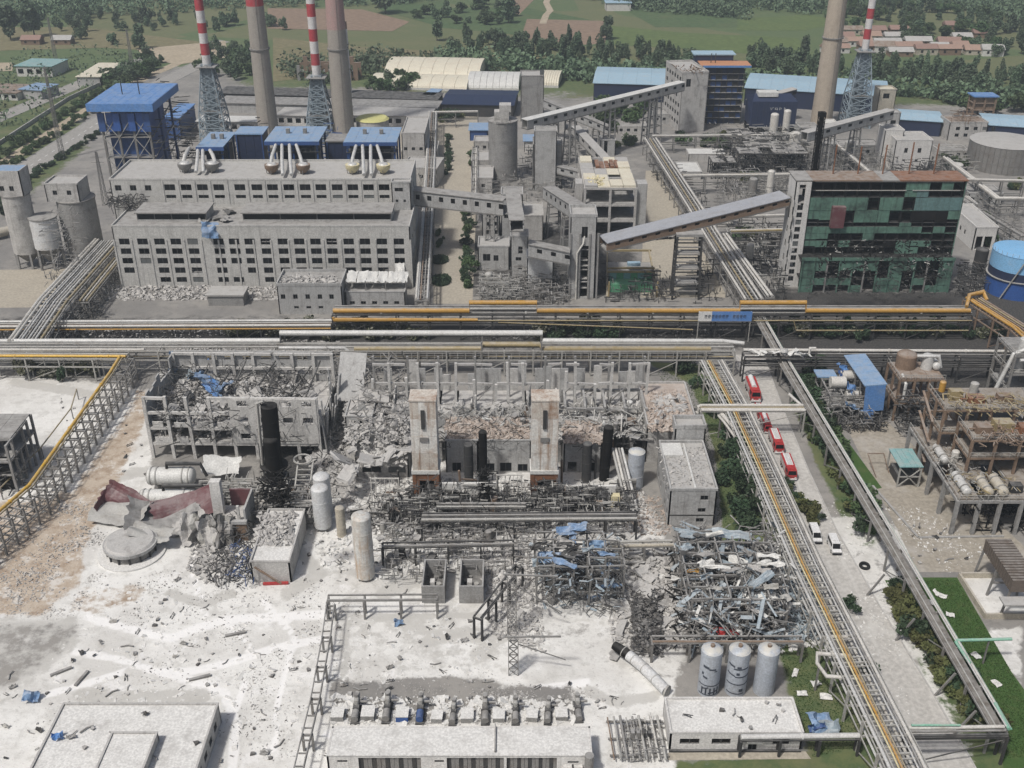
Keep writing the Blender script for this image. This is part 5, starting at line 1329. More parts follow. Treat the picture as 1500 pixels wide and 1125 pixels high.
# ------------------------------------------------------------ burnt green process building
zP = ZT(YZ(428,0),381); Yp = YZ(428,0); zU = ZT(307,265)
xa,xb = XA(1176,Yp,zP),XA(1397,Yp,zP); w = xb - xa
T = thing('green_process_building','large green-clad process building gutted by fire with rusty roof','building',(xa,307,0))
ux0,ux1 = XA(1190,307,zU) - xa,XA(1416,307,zU) - xa; uw = ux1 - ux0; DU = YZ(252,zU) - 307
nx,rows = 13,[(zU - 2.9,zU - 0.5,'o'),(zU - 5.0,zU - 3.1,'o'),(zU - 9.2,zU - 5.2,'p'),(zU - 13.0,zU - 9.4,'m'),(zU - 14.3,zU - 13.1,'o'),(zU - 16.4,zU - 14.4,'p'),(zU - 18.8,zU - 16.5,'m'),(zP + 2.4,zU - 18.9,'m'),(zP,zP + 2.3,'o')]
for r,(za,zb,k) in enumerate(rows):
    for i in range(nx):
        x0,x1 = ux0 + uw * i / nx,ux0 + uw * (i + 1) / nx
        prob = {'o': 0.1,'p': 0.88,'m': 0.38}[k]
        if i < 2 and k != 'o': prob = 1.0
        if k == 'o' and i in (8,9): prob = 0.9
        if R.random() > prob: continue
        m = 'cyan_clad' if (i >= 9 and r in (1,2)) else ('black_char' if k == 'm' and R.random() < 0.2 else 'green_clad')
        cut = R.uniform(0,0.35) * (zb - za) if (k == 'm' and R.random() < 0.5) else 0
        yy = R.uniform(-0.06,0.05)
        Bx(x0 + 0.03,yy,za + cut,x1 - 0.03,yy + 0.16,zb - 0.03).build('cladding_panel',m,T)
for i in range(nx + 1):
    x = ux0 + uw * i / nx; Bx(x - 0.3,0.25,0,x + 0.3,0.85,zU - 0.2).build('column','black_char',T)
for za,zb,k in rows:
    Bx(ux0,0.9,za - 0.35,ux1,DU - 0.2,za - 0.05).build('floor_slab','black_char',T)
    Bx(ux0,0.22,za - 0.25,ux1,0.5,za - 0.06).build('edge_beam','green_clad' if k == 'p' else 'dark_steel',T)
for z,a,c_ in ((zU - 3.0,0.03,0.62),(zU - 3.0,0.66,0.97),(zU - 0.3,0.02,0.98)): Bx(ux0 + uw * a,-0.3,z,ux0 + uw * c_,-0.08,z + 0.22).build('cornice','pale_steel',T)
Bx(ux0,DU - 0.15,0,ux1,DU + 0.1,zU - 0.2).build('back_wall','green_clad',T); Bx(ux1 + 0.02,0,0,ux1 + 0.25,DU,zU - 0.2).build('side_wall','green_clad',T)
for i in range(10): Bx(ux0 - 5 + (uw + 5.6) * i / 10,-0.5,zU,ux0 - 5 + (uw + 5.6) * (i + 1) / 10 - 0.04,DU + 0.3,zU + 0.35).build('roof_panel','rust_brown' if i in (1,2,3,4) else ('rust' if i > 5 else 'old_roof'),T)
Bx(ux0 + uw * 0.15,-1.9,zU - 14.2,ux0 + uw * 0.235,-0.1,zU - 7.6).build('red_box','maroon',T)
# podium
py_ = Yp - 307
for r,(za,zb) in enumerate(((0,2.2),(2.4,4.6),(4.8,6.9),(7.1,zP))):
    for i in range(12):
        x0,x1 = w * i / 12,w * (i + 1) / 12
        if R.random() < (0.14 if r % 2 == 0 else 0.68) or i in (0,7,11): Bx(x0 + 0.05,py_ + R.uniform(-0.05,0.05),za,x1 - 0.05,py_ + 0.2,zb).build('cladding_panel','green_clad',T)
for i in range(13): Bx(w * i / 12 - 0.22,py_ - 0.35,0,w * i / 12 + 0.22,py_ - 0.07,zP + 0.2).build('column','concrete' if i in (5,10,2) else 'green_clad',T)
Bx(-0.4,py_ - 0.2,zP,w + 0.4,0,zP + 0.25).build('podium_roof','black_char',T); Bx(-0.4,py_ - 0.45,zP - 0.1,w + 0.4,py_ - 0.22,zP + 0.9).build('podium_parapet','green_clad',T)
Bx(-0.1,py_ + 0.3,4.4,w,-0.1,4.65).build('floor_slab','black_char',T)
tangle('wreckage','dark_steel',[(1180,420),(1395,420),(1392,405),(1184,405)],260,1.5,0.13,0.3,9,0.6,'burnt steel lying in the lower floors of the green building')
tangle('wreckage','black_char',[(1200,384),(1392,384),(1392,376),(1200,376)],420,1.6,0.2,zP + 0.3,zP + 13,0.7,'charred steel hanging out of the middle floors of the green building')
tangle('wreckage','pale_steel',[(1215,384),(1392,384),(1392,377),(1215,377)],60,1.4,0.16,zP + 0.5,zP + 12,0.7,'pale ash-covered ducts among the middle floors of the green building')
# white stair wing on its left
Ts = thing('stair_wing','white stair wing with tall dark window strips at the left end of the green building','stair wing',(xa + ux0 - 4.9,306.4,0))
strip_h = [(1.3,3.0,z,z + 1.6) for z in np.arange(2,zU - 8,2.3)] + [(1.2,3.1,zU - 7.4,zU - 1.0)]
add_wall(Ts,'wall','white_wall',4.7,0,zU - 0.2,strip_h,broken=0.4)
sh2 = [(a,a + 1.4,z,z + 2.2) for a in (4,8) for z in np.arange(3,zU - 4,4.6)]
add_wall(Ts,'wall','white_wall',DU - 0.4,0,zU - 0.2,sh2,(0,DU - 0.4,0),-math.pi / 2,broken=0.5)
for z in np.arange(4,zU - 2,4.6): Bx(0.35,0.4,z,4.6,DU - 0.8,z + 0.2).build('floor_slab','concrete',Ts)
# black mast and pipes behind its roof
h = ZT(336,164); T = thing('burnt_mast','tall charred black lattice column rising behind the green building','column',(XA(1193,336,h * 0.6),336,0))
Bc(0,0,0,h,0.6,0.5,12).build('core','black_char',T); k = B(); lattice(k,-0.9,0.9,-0.9,0.9,0,h * 0.97,9,0.2); k.build('frame','black_char',T); Bx(-1.1,-1.1,h * 0.97,1.1,1.1,h).build('cap','black_char',T)
for i,(bx,ty) in enumerate(((1216,214),(1252,216),(1288,214),(1326,210),(1362,212))):
    q = G(bx,252,zU); hh = ZT(q.y - 3,ty); single(Bc(0,0,0,hh - zU,0.22,n=8),'roof_pole','rust','rusty thin pole standing on the roof of the green building','pole',(q.x,q.y - 3,zU + 0.35),0,'poles along the roof of the green building')
# ------------------------------------------------------------ refinery jumble behind the brown gallery
for nm,poly,n_,ln,ww,z1,m in (('dark jumble of frames and pipes in front of the dark blue hall',[(1040,240),(1180,240),(1180,205),(1060,205)],900,4.0,0.22,12,'dark_steel'),('pale pipes and vessels in front of the dark blue hall',[(1080,230),(1190,232),(1190,200),(1090,200)],420,2.5,0.3,13,'pale_steel'),
      ('grey pipework between the rack and the brown gallery',[(1050,300),(1160,275),(1160,250),(1050,255)],420,4.0,0.2,7,'steel'),('dark pipework left of the green building',[(1090,425),(1150,425),(1150,330),(1060,330)],500,4.0,0.2,7,'dark_steel'),
      ('pale pipework left of the green building',[(1080,420),(1140,420),(1140,330),(1060,330)],160,4.0,0.22,7,'pale_steel'),
      ('grey pipework behind the green building roof',[(1180,250),(1310,250),(1300,215),(1180,215)],500,4.0,0.22,9,'steel'),('pale pipework right of the white buildings',[(1370,250),(1430,250),(1430,215),(1370,215)],200,4.0,0.2,5,'pale_steel'),
      ('grey pipework in the yard behind the frame building',[(700,290),(850,285),(850,240),(760,230)],420,3.0,0.2,6,'steel'),('dark scrap along the back street yards',[(770,250),(850,225),(850,200),(770,200)],240,3.0,0.2,5,'dark_steel'),
      ('dark pipework right of the green building',[(1400,425),(1450,425),(1450,385),(1405,385)],260,3.0,0.2,5,'dark_steel')):
    tangle('pipework',m,poly,n_,ln,ww,0.3,z1,0.35,nm)
for a,c_,by,ty,dpt,lb in (((1080,1180),0,256,225,18,'dark open process frame with pale deck in front of the blue hall'),((1042,1076),0,262,238,9,'small dark row of columns beside the pale slab'),((1090,1175),0,228,205,12,'grey process frame at the foot of the dark blue hall')):
    Yq = YZ(by,0); zq = ZT(Yq,ty); frame('process_structure',lb,'process structure',(XA(a[0],Yq,0),Yq,0),(XA(a[1],Yq,0),Yq,0),dpt,[zq * 0.5,zq],6,2,'dark_steel',0.4,[zq],'old_roof',0.1)
for px,py,r_,h_,lb in ((1160,236,2.2,12,'pale upright drum at the right of the dark process frame'),(1130,214,1.8,14,'slim pale drum behind the dark process frame'),(1148,212,1.6,15,'slim grey drum beside the blue hall'),(1068,330,1.4,7,'small pale drum left of the stair wing')):
    T = thing('process_drum',lb,'drum',G(px,py)); Bc(0,0,1,h_,r_,n=18).build('shell','pipe_white',T,True); B().dome((0,0,h_),(0,0,1),r_,0.8,18).build('dome','pipe_white',T,True)
    for k in range(4): Bx(math.cos(k * 1.57) * r_ * 0.8 - 0.15,math.sin(k * 1.57) * r_ * 0.8 - 0.15,0,math.cos(k * 1.57) * r_ * 0.8 + 0.15,math.sin(k * 1.57) * r_ * 0.8 + 0.15,1.0).build('leg','steel',T)
for px,py,w_,d_,lb in ((1012,252,9,14,'flat white slab roof beside the diagonal pipe rack'),(1025,226,16,9,'pale low roof behind the diagonal pipe rack')):
    P_ = G(px - 16,py,3); block('low_shed',lb,'shed',P_,P_ + Vector((w_,0,0)),3,d_,'pale_concrete','white_sheet',parapet=0.2)
# hedges and shrubs by the street
def hedge(px,py,rx,ry,h,label):
    p = G(px,py); b = []; n = 1100
    a = NR.uniform(0,6.28,n); r_ = NR.uniform(0.0,1.0,n) ** 0.5; ring = NR.uniform(0,1,n)
    P = np.stack([p.x + np.cos(a) * rx * r_,p.y + np.sin(a) * ry * r_,h * (0.35 + 0.65 * NR.uniform(0,1,n))],1)
    u = NR.normal(size=(n,3)); u /= np.linalg.norm(u,axis=1)[:,None]; q = np.cross(u,NR.normal(size=(n,3))); q /= np.linalg.norm(q,axis=1)[:,None]
    V = np.stack([P - u * 0.35,P + q * 0.2,P + u * 0.35,P - q * 0.2],1).reshape(-1,3) - np.array([p.x,p.y,0])
    T = thing('hedge',label,'hedge',(p.x,p.y,0))
    link('foliage',np_mesh('foliage',V,np.arange(n * 4).reshape(-1,4),'leaf_dark'),T)
    B().ring([(0,0,0),(0,0,h * 0.6)],[1,1],20).build('dense_core','leaf_dark',T).scale = (rx * 0.93,ry * 0.93,1)
hedge(644,382,2.9,3.6,1.0,'clipped oval hedge in the street, the upper of two')
hedge(646,412,3.2,4.6,1.0,'clipped oval hedge in the street, the lower of two')
for i in range(9): shrub('round',G(656 + R.uniform(-2,2),204 + i * 6.5),R.uniform(0.9,1.4),'dark shrub in the median of the back street, number %s from the far end' % ('one two three four five six seven eight nine'.split()[i]),'shrubs in the median of the back street')
for i in range(13): shrub('round' if i % 3 else 'loose',G(684 + R.uniform(-4,3),314 + i * 9),R.uniform(0.9,1.5),'%s shrub along the right kerb of the street, ' % ('dark' if i % 3 else 'loose') + where(i,13,LONG[::-1]),'shrubs along the right kerb of the street')
for i in range(6): shrub('loose',G(646 + R.uniform(-6,6),342 + i * 4),R.uniform(0.5,0.8),'small shrub in the curved bed above the oval hedges','shrubs in the curved bed')
for px,py in ((1030,214),(1045,216),(1000,212),(1060,218),(1095,345),(1082,352),(690,230),(692,243),(1385,238),(1450,360),(1408,300)):
    shrub('loose',G(px,py),R.uniform(1.2,2.0),'scattered green bush among the plant yards behind','bushes scattered in the rear yards')

# more of the refinery and its yards behind
for i,(a,c_,by,ty,dp,m,lb) in enumerate(((958,1000,182,168,10,'grey_render','low grey substation left of the white elevator building'),(905,948,196,186,9,'pale_concrete','long low pale shed under the white gallery'),(1172,1200,206,188,9,'grey_render','grey control room at the foot of the tan chimney'),(1232,1290,232,214,10,'concrete','dark grey plant room behind the green building roof'),
    (1376,1420,232,222,9,'pale_concrete','low pale shed in front of the wide grey tank'),(1060,1100,206,196,8,'concrete','row of grey cabins below the dark tower'),(838,862,206,194,8,'grey_render','grey cabin under the lower end of the white gallery'),(1420,1470,300,284,10,'grey_render','grey low block behind the white garage'),(660,700,170,160,8,'grey_render','low grey block in front of the coal shed'),(1402,1432,312,300,9,'white_wall','small white hut left of the garage'))):
    Y = YZ(by,0); z = max(3,ZT(Y,ty)); x0,x1 = XA(a,Y,z),XA(c_,Y,z)
    block('plant_building',lb,'building',(x0,Y,0),(x1,Y,0),z,dp,m,'old_roof',grid_holes(np.arange(1.6,x1 - x0 - 1,3.4),[z * 0.55],1.5,1.4))
for px,py,r_,h_,m,lb in ((1212,240,2.6,9,'steel','squat grey tank behind the left part of the green roof'),(1240,246,2.2,11,'pale_steel','pale upright tank behind the green roof'),(1398,262,2.4,6,'pipe_white','small white tank left of the slanting pipe rack'),(1100,300,1.6,10,'steel','grey drum above the brown gallery'),(1125,296,1.3,12,'pipe_white','slim white drum above the brown gallery'),(872,300,1.8,8,'steel','grey drum beside the frame building'),(1070,410,1.5,7,'steel','short dark drum left of the stair wing foot'),(1095,398,1.2,9,'pale_steel','pale slim drum left of the stair wing foot'),
    (1432,400,2.0,8,'dark_steel','dark tank between the green building and the blue tank'),(716,428,1.2,6,'pale_steel','pale drum beside the street hedge')):
    T = thing('process_drum',lb,'drum',G(px,py)); Bc(0,0,0,h_,r_,n=18).build('shell',m,T,True); B().dome((0,0,h_),(0,0,1),r_,0.7,18).build('dome',m,T,True); Bc(0,0,h_ * 0.5,h_ * 0.5 + 0.2,r_ + 0.08,n=18).build('band','steel',T)
for i,(poly,n_,m,lb) in enumerate((([(950,245),(1010,300),(1040,300),(985,235)],200,'dark_steel','dark pipework beside the diagonal rack'),([(1080,300),(1160,270),(1160,262),(1080,285)],160,'pale_steel','pale pipework just above the brown gallery'),([(1300,255),(1400,255),(1400,232),(1300,240)],220,'dark_steel','dark pipework behind the right part of the green roof'),([(1420,330),(1500,345),(1500,300),(1430,290)],180,'steel','grey pipework round the white garage'),
    ([(600,290),(632,290),(632,210),(600,210)],220,'pale_steel','pale pipework left of the back street'),([(880,430),(985,430),(985,405),(960,400)],160,'dark_steel','dark pipework between the green tank house and the trestle'),([(1010,432),(1060,432),(1040,380),(1010,380)],90,'dark_steel','dark pipework right of the trestle'),([(1030,200),(1200,205),(1200,190),(1040,185)],260,'steel','grey pipework below the dark tower'))): tangle('pipework',m,poly,n_,3.4,0.2,0.3,6,0.35,lb)
for i in range(26):
    px,py = R.choice(((985,205),(1050,212),(1100,262),(1395,245),(1470,275),(1330,225),(660,176),(905,215),(1440,330),(1085,350)))
    shrub(R.choice(('loose','round','yellow')),G(px + R.uniform(-16,16),py + R.uniform(-5,5)),R.uniform(1.2,2.3),'green bush among the rear plant yards, ' + ('right of the green building' if px > 1300 else 'centre right' if px > 960 else 'centre'),'bushes of the rear plant yards')

# ------------------------------------------------------------ pipe racks
def offset_path(pts,off,dz=0.0):
    out = []
    for i,p in enumerate(pts):
        a = (pts[i] - pts[i - 1]) if i else None; c_ = (pts[i + 1] - pts[i]) if i < len(pts) - 1 else None
        ns = [Vector((-v.y,v.x,0)).normalized() for v in (a,c_) if v is not None and math.hypot(v.x,v.y) > 1e-3]
        n = sum(ns,Vector((0,0,0))).normalized(); k = 1 / max(0.5,n.dot(ns[0]))
        out.append(p + n * off * k + Vector((0,0,dz)))
    return out
def rack(name,label,pts,w,levels,step,pipes,pm='steel',rungs=0.0,deck=None,truss=False,skip=0.0,side=0.35,cat='pipe rack',jolt=0.0,braces=True):
    """elevated pipe rack along a line of ground points: posts, cross beams, side beams, pipes (offset, height, radius, material)"""
    pts = [Vector((p.x,p.y,0)) for p in pts]
    T = thing(name,label,cat,pts[0]); P = [p - pts[0] for p in pts]; top = levels[-1]
    pmesh = shared((name,'post',top,pm),lambda: Bx(-0.18,-0.18,0,0.18,0.18,top).mesh('post',pm))
    for i in range(len(P) - 1):
        d = P[i + 1] - P[i]; L_ = d.length; u = d / L_; n = Vector((-u.y,u.x,0)); a = math.atan2(d.y,d.x)
        k = max(1,round(L_ / step))
        for j in range(k + (i == len(P) - 2)):
            if R.random() < skip: continue
            c_ = P[i] + u * (L_ * j / k)
            for s in (-1,1):
                link('post',pmesh,T,c_ + n * s * w / 2,(R.uniform(-jolt,jolt),R.uniform(-jolt,jolt),a))
            for z in levels: link('cross_beam',shared((w,pm,'cb'),lambda: Bx(-0.14,-w / 2 + 0.18,-0.17,0.14,w / 2 - 0.18,0.17).mesh('cross_beam',pm)),T,c_ + Vector((0,0,z - 0.2)),(0,0,a))
            if braces and j % 2 == 0 and j < k:
                s = -1; q = c_ + u * (L_ / k)
                Bm(c_ + n * s * w / 2 + Vector((0,0,0.3)),q + n * s * w / 2 + Vector((0,0,levels[0] - 0.4)),0.16).build('brace',pm,T)
        for z in levels:
            for s in (-1,1): Bm(P[i] + n * s * (w / 2 + 0.02) + Vector((0,0,z + 0.12)),P[i + 1] + n * s * (w / 2 + 0.02) + Vector((0,0,z + 0.12)),side * 0.6,side).build('side_beam',pm,T)
        if rungs:
            m_ = int(L_ / rungs); me = shared((w,pm,'rung'),lambda: Bx(-0.1,-w / 2 + 0.15,-0.1,0.1,w / 2 - 0.15,0.1).mesh('rung',pm))
            for j in range(m_): link('rung',me,T,P[i] + u * (L_ * (j + 0.5) / m_) + Vector((0,0,top + 0.02)),(0,0,a))
        if truss:
            h = 1.5; m_ = int(L_ / 2.6); z = top + 0.3
            for s in (-1,1):
                Bm(P[i] + n * s * w / 2 + Vector((0,0,z + h)),P[i + 1] + n * s * w / 2 + Vector((0,0,z + h)),0.16).build('top_chord',pm,T)
                b = B()
                for j in range(m_):
                    x0,x1 = P[i] + u * (L_ * j / m_) + n * s * w / 2,P[i] + u * (L_ * (j + 1) / m_) + n * s * w / 2
                    b.beam(x0 + Vector((0,0,z)),x0 + Vector((0,0,z + h)),0.12); b.beam(x0 + Vector((0,0,z + (j % 2) * h)),x1 + Vector((0,0,z + ((j + 1) % 2) * h)),0.1)
                b.build('web_bracing',pm,T)
    if deck:
        lo,hi,dz,m_ = deck; b = B(); l_,r_ = offset_path(P,lo,top + dz),offset_path(P,hi,top + dz)
        for i in range(len(P) - 1): b.add([l_[i],l_[i + 1],r_[i + 1],r_[i],*[p + Vector((0,0,-0.15)) for p in (l_[i],l_[i + 1],r_[i + 1],r_[i])]],[(3,2,1,0),(4,5,6,7),(0,1,5,4),(1,2,6,5),(2,3,7,6),(3,0,4,7)])
        b.build('walkway',m_,T)
    for off,z,r,m_ in pipes:
        q = offset_path(P,off,z); Bt(q,r,8 if r < 0.3 else 12).build('pipe',m_,T,True)
        if r < 0.25 or m_ == 'dark_steel': continue
        fm = shared(('flange',r,m_),lambda: Bt([(-0.12,0,0),(0.12,0,0)],r * 1.32,12).mesh('flange',m_))
        for i in range(len(q) - 1):
            d = q[i + 1] - q[i]; k = int(d.length / 15); a = math.atan2(d.y,d.x)
            for j in range(k): link('flange',fm,T,q[i] + d * ((j + R.uniform(0.2,0.8)) / k),(0,0,a))
    return T
def flanges(T,p,q,r,n,m):
    p,q = Vector(p),Vector(q); u = (q - p).normalized()
    for i in range(n):
        c_ = p.lerp(q,(i + 0.5) / n); Bt([c_ - u * 0.12,c_ + u * 0.12],r,10).build('flange',m,T)
PS,PW,PO,PY = 'pipe_silver','pipe_white','pipe_ochre','pipe_yellow'
# long yellow rack in front of the power station
YY = YZ(449,9.0)
def gx_(px,z=9.0): return XA(px,YY,z)
T = rack('pipe_rack','long pipe rack with thick yellow pipes in front of the hall and green building',[Vector((gx_(488),YY,0)),Vector((gx_(1420),YY,0))],6.0,[5.0,7.6],9.0,
         [(-2.2,8.05,0.28,'steel'),(-0.6,7.95,0.22,'dark_steel'),(0.6,8.0,0.3,'pale_steel'),(1.9,8.0,0.25,'dark_steel'),(2.6,7.95,0.2,'steel'),(-1.8,5.3,0.2,'dark_steel'),(0.2,5.3,0.2,'steel'),(2.4,5.3,0.2,'pipe_ochre')],'dark_steel',deck=(0.9,3.0,0.45,'steel'))
ox = T.location.x
def yl(px): return gx_(px) - ox
def loop_path(y,z,up,spans,x0,x1):
    """pipe that steps up and over between the spans (expansion loops)"""
    pts = [Vector((x0,y,z))]
    for a,c_ in spans: pts += [Vector((a,y,z)),Vector((a,y + 0.6,z + up)),Vector((c_,y + 0.6,z + up)),Vector((c_,y,z))]
    return pts + [Vector((x1,y,z))]
sp_ = [(yl(688),yl(786)),(yl(1081),yl(1177))]
Bt(loop_path(-2.6,8.9,2.2,sp_,yl(490),yl(1416)),0.66,12).build('pipe',PY,T,True)
Bt([(yl(490),-3.2,7.2),(yl(490),-3.2,6.4),(yl(700),-3.2,6.4)],0.42,10).build('pipe',PY,T,True)
Bt([(yl(730),-3.2,5.6),(yl(1015),-3.3,3.4)],0.18,8).build('pipe',PO,T,True)
Bt([(yl(700),-3.3,6.2),(yl(1420),-3.3,6.2)],0.2,8).build('pipe',PO,T,True)
Bt([(yl(1160),-3.4,6.4),(yl(1166),-3.4,3.2),(yl(1418),-3.4,3.2)],0.18,8).build('pipe','pipe_ochre',T,True)
for px in (770,955,860,1345,560): Bx(yl(px) - 0.25,-3.15,8.1,yl(px) + 0.25,-2.05,8.5).build('pipe_shoe','pale_steel',T)
T = rack('pipe_rack','pipe rack with white pipes before the hall, left of the thick yellow pipes',[Vector((gx_(-60),YY - 3,0)),Vector((gx_(486),YY - 2,0))],5.0,[4.6],6.5,
         [(-2.0,5.1,0.34,PW),(-1.1,5.0,0.2,'rust_brown'),(0.0,5.0,0.25,'pale_steel'),(1.2,5.1,0.34,PS),(2.1,5.0,0.18,'steel'),(-2.6,4.4,0.22,PY)],'dark_steel',side=0.3)
q0,q1 = G(1424,436,9),G(1494,480,9)
T = rack('pipe_rack','diagonal yellow pipe rack running to the right edge beside the blue tank',[q0,q1,G(1560,540,9)],5.5,[5.5,8.4],7.0,[(-1.9,9.2,0.4,PY),(-0.6,9.0,0.3,PY),(0.6,8.9,0.2,'rust_brown'),(1.6,8.9,0.25,PO),(2.3,9.0,0.3,'rust_brown')],'rust_brown',rungs=1.4)
Bt([local(T,G(1416,449,9)),local(T,G(1420,432,10.5)),local(T,G(1440,428,10.5)),local(T,G(1446,440,9.2))],0.5,12).build('pipe',PY,T,True)
# long grey rack along the south side of the main road
YF_ = YZ(505,8.0)
def gf(px,z=8.0): return XA(px,YF_,z)
T = rack('pipe_rack','long silver pipe rack running along the near side of the dark main road',[Vector((gf(-60),YF_,0)),Vector((gf(1075),YF_,0))],5.0,[4.6,7.2],7.5,
         [(1.7,7.5,0.2,'pale_steel'),(0.7,7.5,0.18,'steel'),(-0.3,7.5,0.25,'pale_steel'),(1.4,5.0,0.2,'dark_steel'),(0.2,5.0,0.25,'steel'),(-1.9,5.0,0.3,'dark_steel'),(-1.0,5.0,0.2,PO)],'pale_steel',truss=False)
ox2 = T.location.x
def fl(px): return gf(px) - ox2
Bt(loop_path(2.3,8.0,2.0,[(fl(408),fl(795))],fl(-60),fl(1060)) + [Vector((fl(1092),1.6,7.6))],0.55,12).build('pipe',PS,T,True)
Bt([Vector((fl(410),-1.2,7.7)),Vector((fl(505),-1.2,7.7)),Vector((fl(512),-1.4,6.6)),Vector((fl(512),-1.4,3.0))],0.42,12).build('pipe',PS,T,True)
Bt([Vector((fl(520),-1.5,7.55)),Vector((fl(705),-1.5,7.55)),Vector((fl(708),-1.0,8.6)),Vector((fl(790),-1.0,8.6)),Vector((fl(794),-1.5,7.55)),Vector((fl(1040),-1.5,7.55))],0.62,12).build('pipe',PO,T,True)
Bt([Vector((fl(0),-2.2,7.7)),Vector((fl(215),-2.2,7.7))],0.3,10).build('pipe',PW,T,True)
Bt([Vector((fl(215),-2.2,6.9)),Vector((fl(1040),-2.3,6.9))],0.26,10).build('pipe','pale_steel',T,True)
for i in range(46):
    x = fl(525) + (fl(1030) - fl(525)) * i / 45; Bm((x,-2.6,5.2),(x,-2.6,6.9),0.14).build('hanger','pale_steel',T)
for px in (706,793):
    for y in (-2.4,2.6): Bx(fl(px) - 0.2,y - 0.2,0,fl(px) + 0.2,y + 0.2,10.0).build('portal_post','steel',T)
YF2 = YZ(515,8.0)
T = rack('pipe_rack','long pale double pipe line running along the main road to the right edge',[Vector((XA(1090,YF2,8),YF2,0)),Vector((XA(1560,YF2,8),YF2 - 1,0))],3.0,[4.6,7.2],9.0,
         [(1.0,8.0,0.42,PW),(-1.2,7.0,0.34,PW),(0.0,7.5,0.2,'steel'),(0.4,4.9,0.25,'dark_steel'),(-0.8,4.9,0.2,'dark_steel')],'dark_steel')
tl = thing('pipe_wrapping','crushed pale insulation and a burst valve on the pipe line above the right-hand road','pipe insulation',G(1140,518,8.0))
for i in range(9):
    o = crumple(3,1.4,0.5,80 + i,5).build('torn_cladding','white_sheet',tl,loc=(-6 + i * 1.6,R.uniform(-0.8,0.8),R.uniform(0.1,0.8))); o.rotation_euler = (R.uniform(-0.9,0.9),R.uniform(-0.5,0.5),R.uniform(-0.4,0.4))
Bt([(1.4,0,0.4),(1.4,0.3,1.2)],1.0,16).build('valve_wheel',PS,tl); Bt([(8,0,0),(8,0,1.6),(9.5,0,1.6)],0.3,10).build('valve_pipe',PW,tl,True)
# right-hand racks running towards the viewer
ra = [G(*p,7.0) for p in ((1043,528),(1078,593),(1121,687),(1182,825),(1318,1100),(1372,1215))]
T = rack('pipe_rack','long pipe rack with yellow pipes and open rungs left of the road',ra,6.4,[3.6,6.6],6.5,
         [(2.6,7.0,0.25,PW),(2.1,6.9,0.16,'steel'),(1.6,6.9,0.14,PS),(-2.7,7.1,0.25,'pipe_silver'),(-2.1,7.0,0.16,'pale_steel'),(-0.8,7.0,0.2,PY),(-0.3,7.0,0.14,PO),(-1.3,7.0,0.14,'insulation'),(2.4,4.0,0.25,PW),(1.7,4.0,0.2,'steel'),(-2.4,4.0,0.2,PS)],'pale_steel',rungs=2.1,side=0.25)
rb_ = [G(*p,6.0) for p in ((1112,462),(1153,535),(1312,800),(1465,1062))]
T = rack('pipe_rack','narrow belt gallery with white pipes running towards the viewer right of the road',rb_,2.6,[5.2],9.0,
         [(1.6,5.4,0.22,PW),(2.0,5.0,0.16,'pipe_mint'),(1.1,5.6,0.14,PS),(-0.6,5.75,0.12,'pale_steel')],'steel',deck=(-1.2,0.55,0.4,'belt'),side=0.35)
for off in (-1.25,0.62): Bt(offset_path([p - rb_[0] for p in [Vector((q.x,q.y,0)) for q in rb_]],off,5.8),0.17,6).build('belt_edge','pale_steel',T)
for px,py in ((1296,840),(1340,905),(1400,985),(1430,1040)):
    q = local(T,G(px,py,5.2)); Bm((q.x - 2.5,q.y,0),(q.x,q.y,5.0),0.3).build('raking_leg','steel',T)
x0,x1 = G(1332,1070,6.5),G(1474,1068,6.5)
T = rack('pipe_rack','dark pipe bridge with white and mint pipes crossing the road at the lower right',[x0,x1],2.0,[5.8],18,[(0.7,6.3,0.3,PW),(-0.8,6.2,0.25,'dark_steel'),(0.0,6.2,0.2,'steel')],'dark_steel',side=0.5)
Bt([(0.5,0.7,6.9),(8,0.7,6.9)],0.18,8).build('pipe','pipe_mint',T,True)
for p_,q_,lb in (((1400,938),(1482,936),'mint green pipe leaving the belt gallery over the lawn'),((1400,940),(1421,972),'short mint green pipe along the belt gallery by the lawn'),((1458,1030),(1478,1068),'mint green pipe at the corner of the lower right pipe bridge')):
    a,c_ = G(*p_,5.5),G(*q_,5.5); T = thing('mint_pipe',lb,'pipe',(a.x,a.y,0)); d = c_ - a
    Bt([(0,0,5.5),(d.x,d.y,5.5)],0.28,10).build('pipe','pipe_mint',T,True)
    for t in (0.1,0.6): Bx(d.x * t - 0.12,d.y * t - 0.12,0,d.x * t + 0.12,d.y * t + 0.12,5.2).build('post','steel',T)
l0,l1 = G(1026,597,7.5),G(1178,597,7.5)
T = rack('pipe_rack','short pale pipe bridge crossing the road above the fire engines',[l0,l1],2.4,[7.0],25,[(1.1,7.5,0.34,PW),(0.3,7.4,0.2,PO),(-0.4,7.4,0.24,PW),(-1.1,7.4,0.34,PW)],'pale_steel')
Bt([(0.5,1.1,7.5),(-0.2,1.1,7.2),(-0.2,1.1,5.4),(-3.5,1.3,5.4)],0.4,12).build('pipe',PW,T,True); Bt([(l1.x - l0.x - 0.4,1.1,7.5),(l1.x - l0.x - 2,6.5,7.5)],0.34,12).build('pipe',PW,T,True)
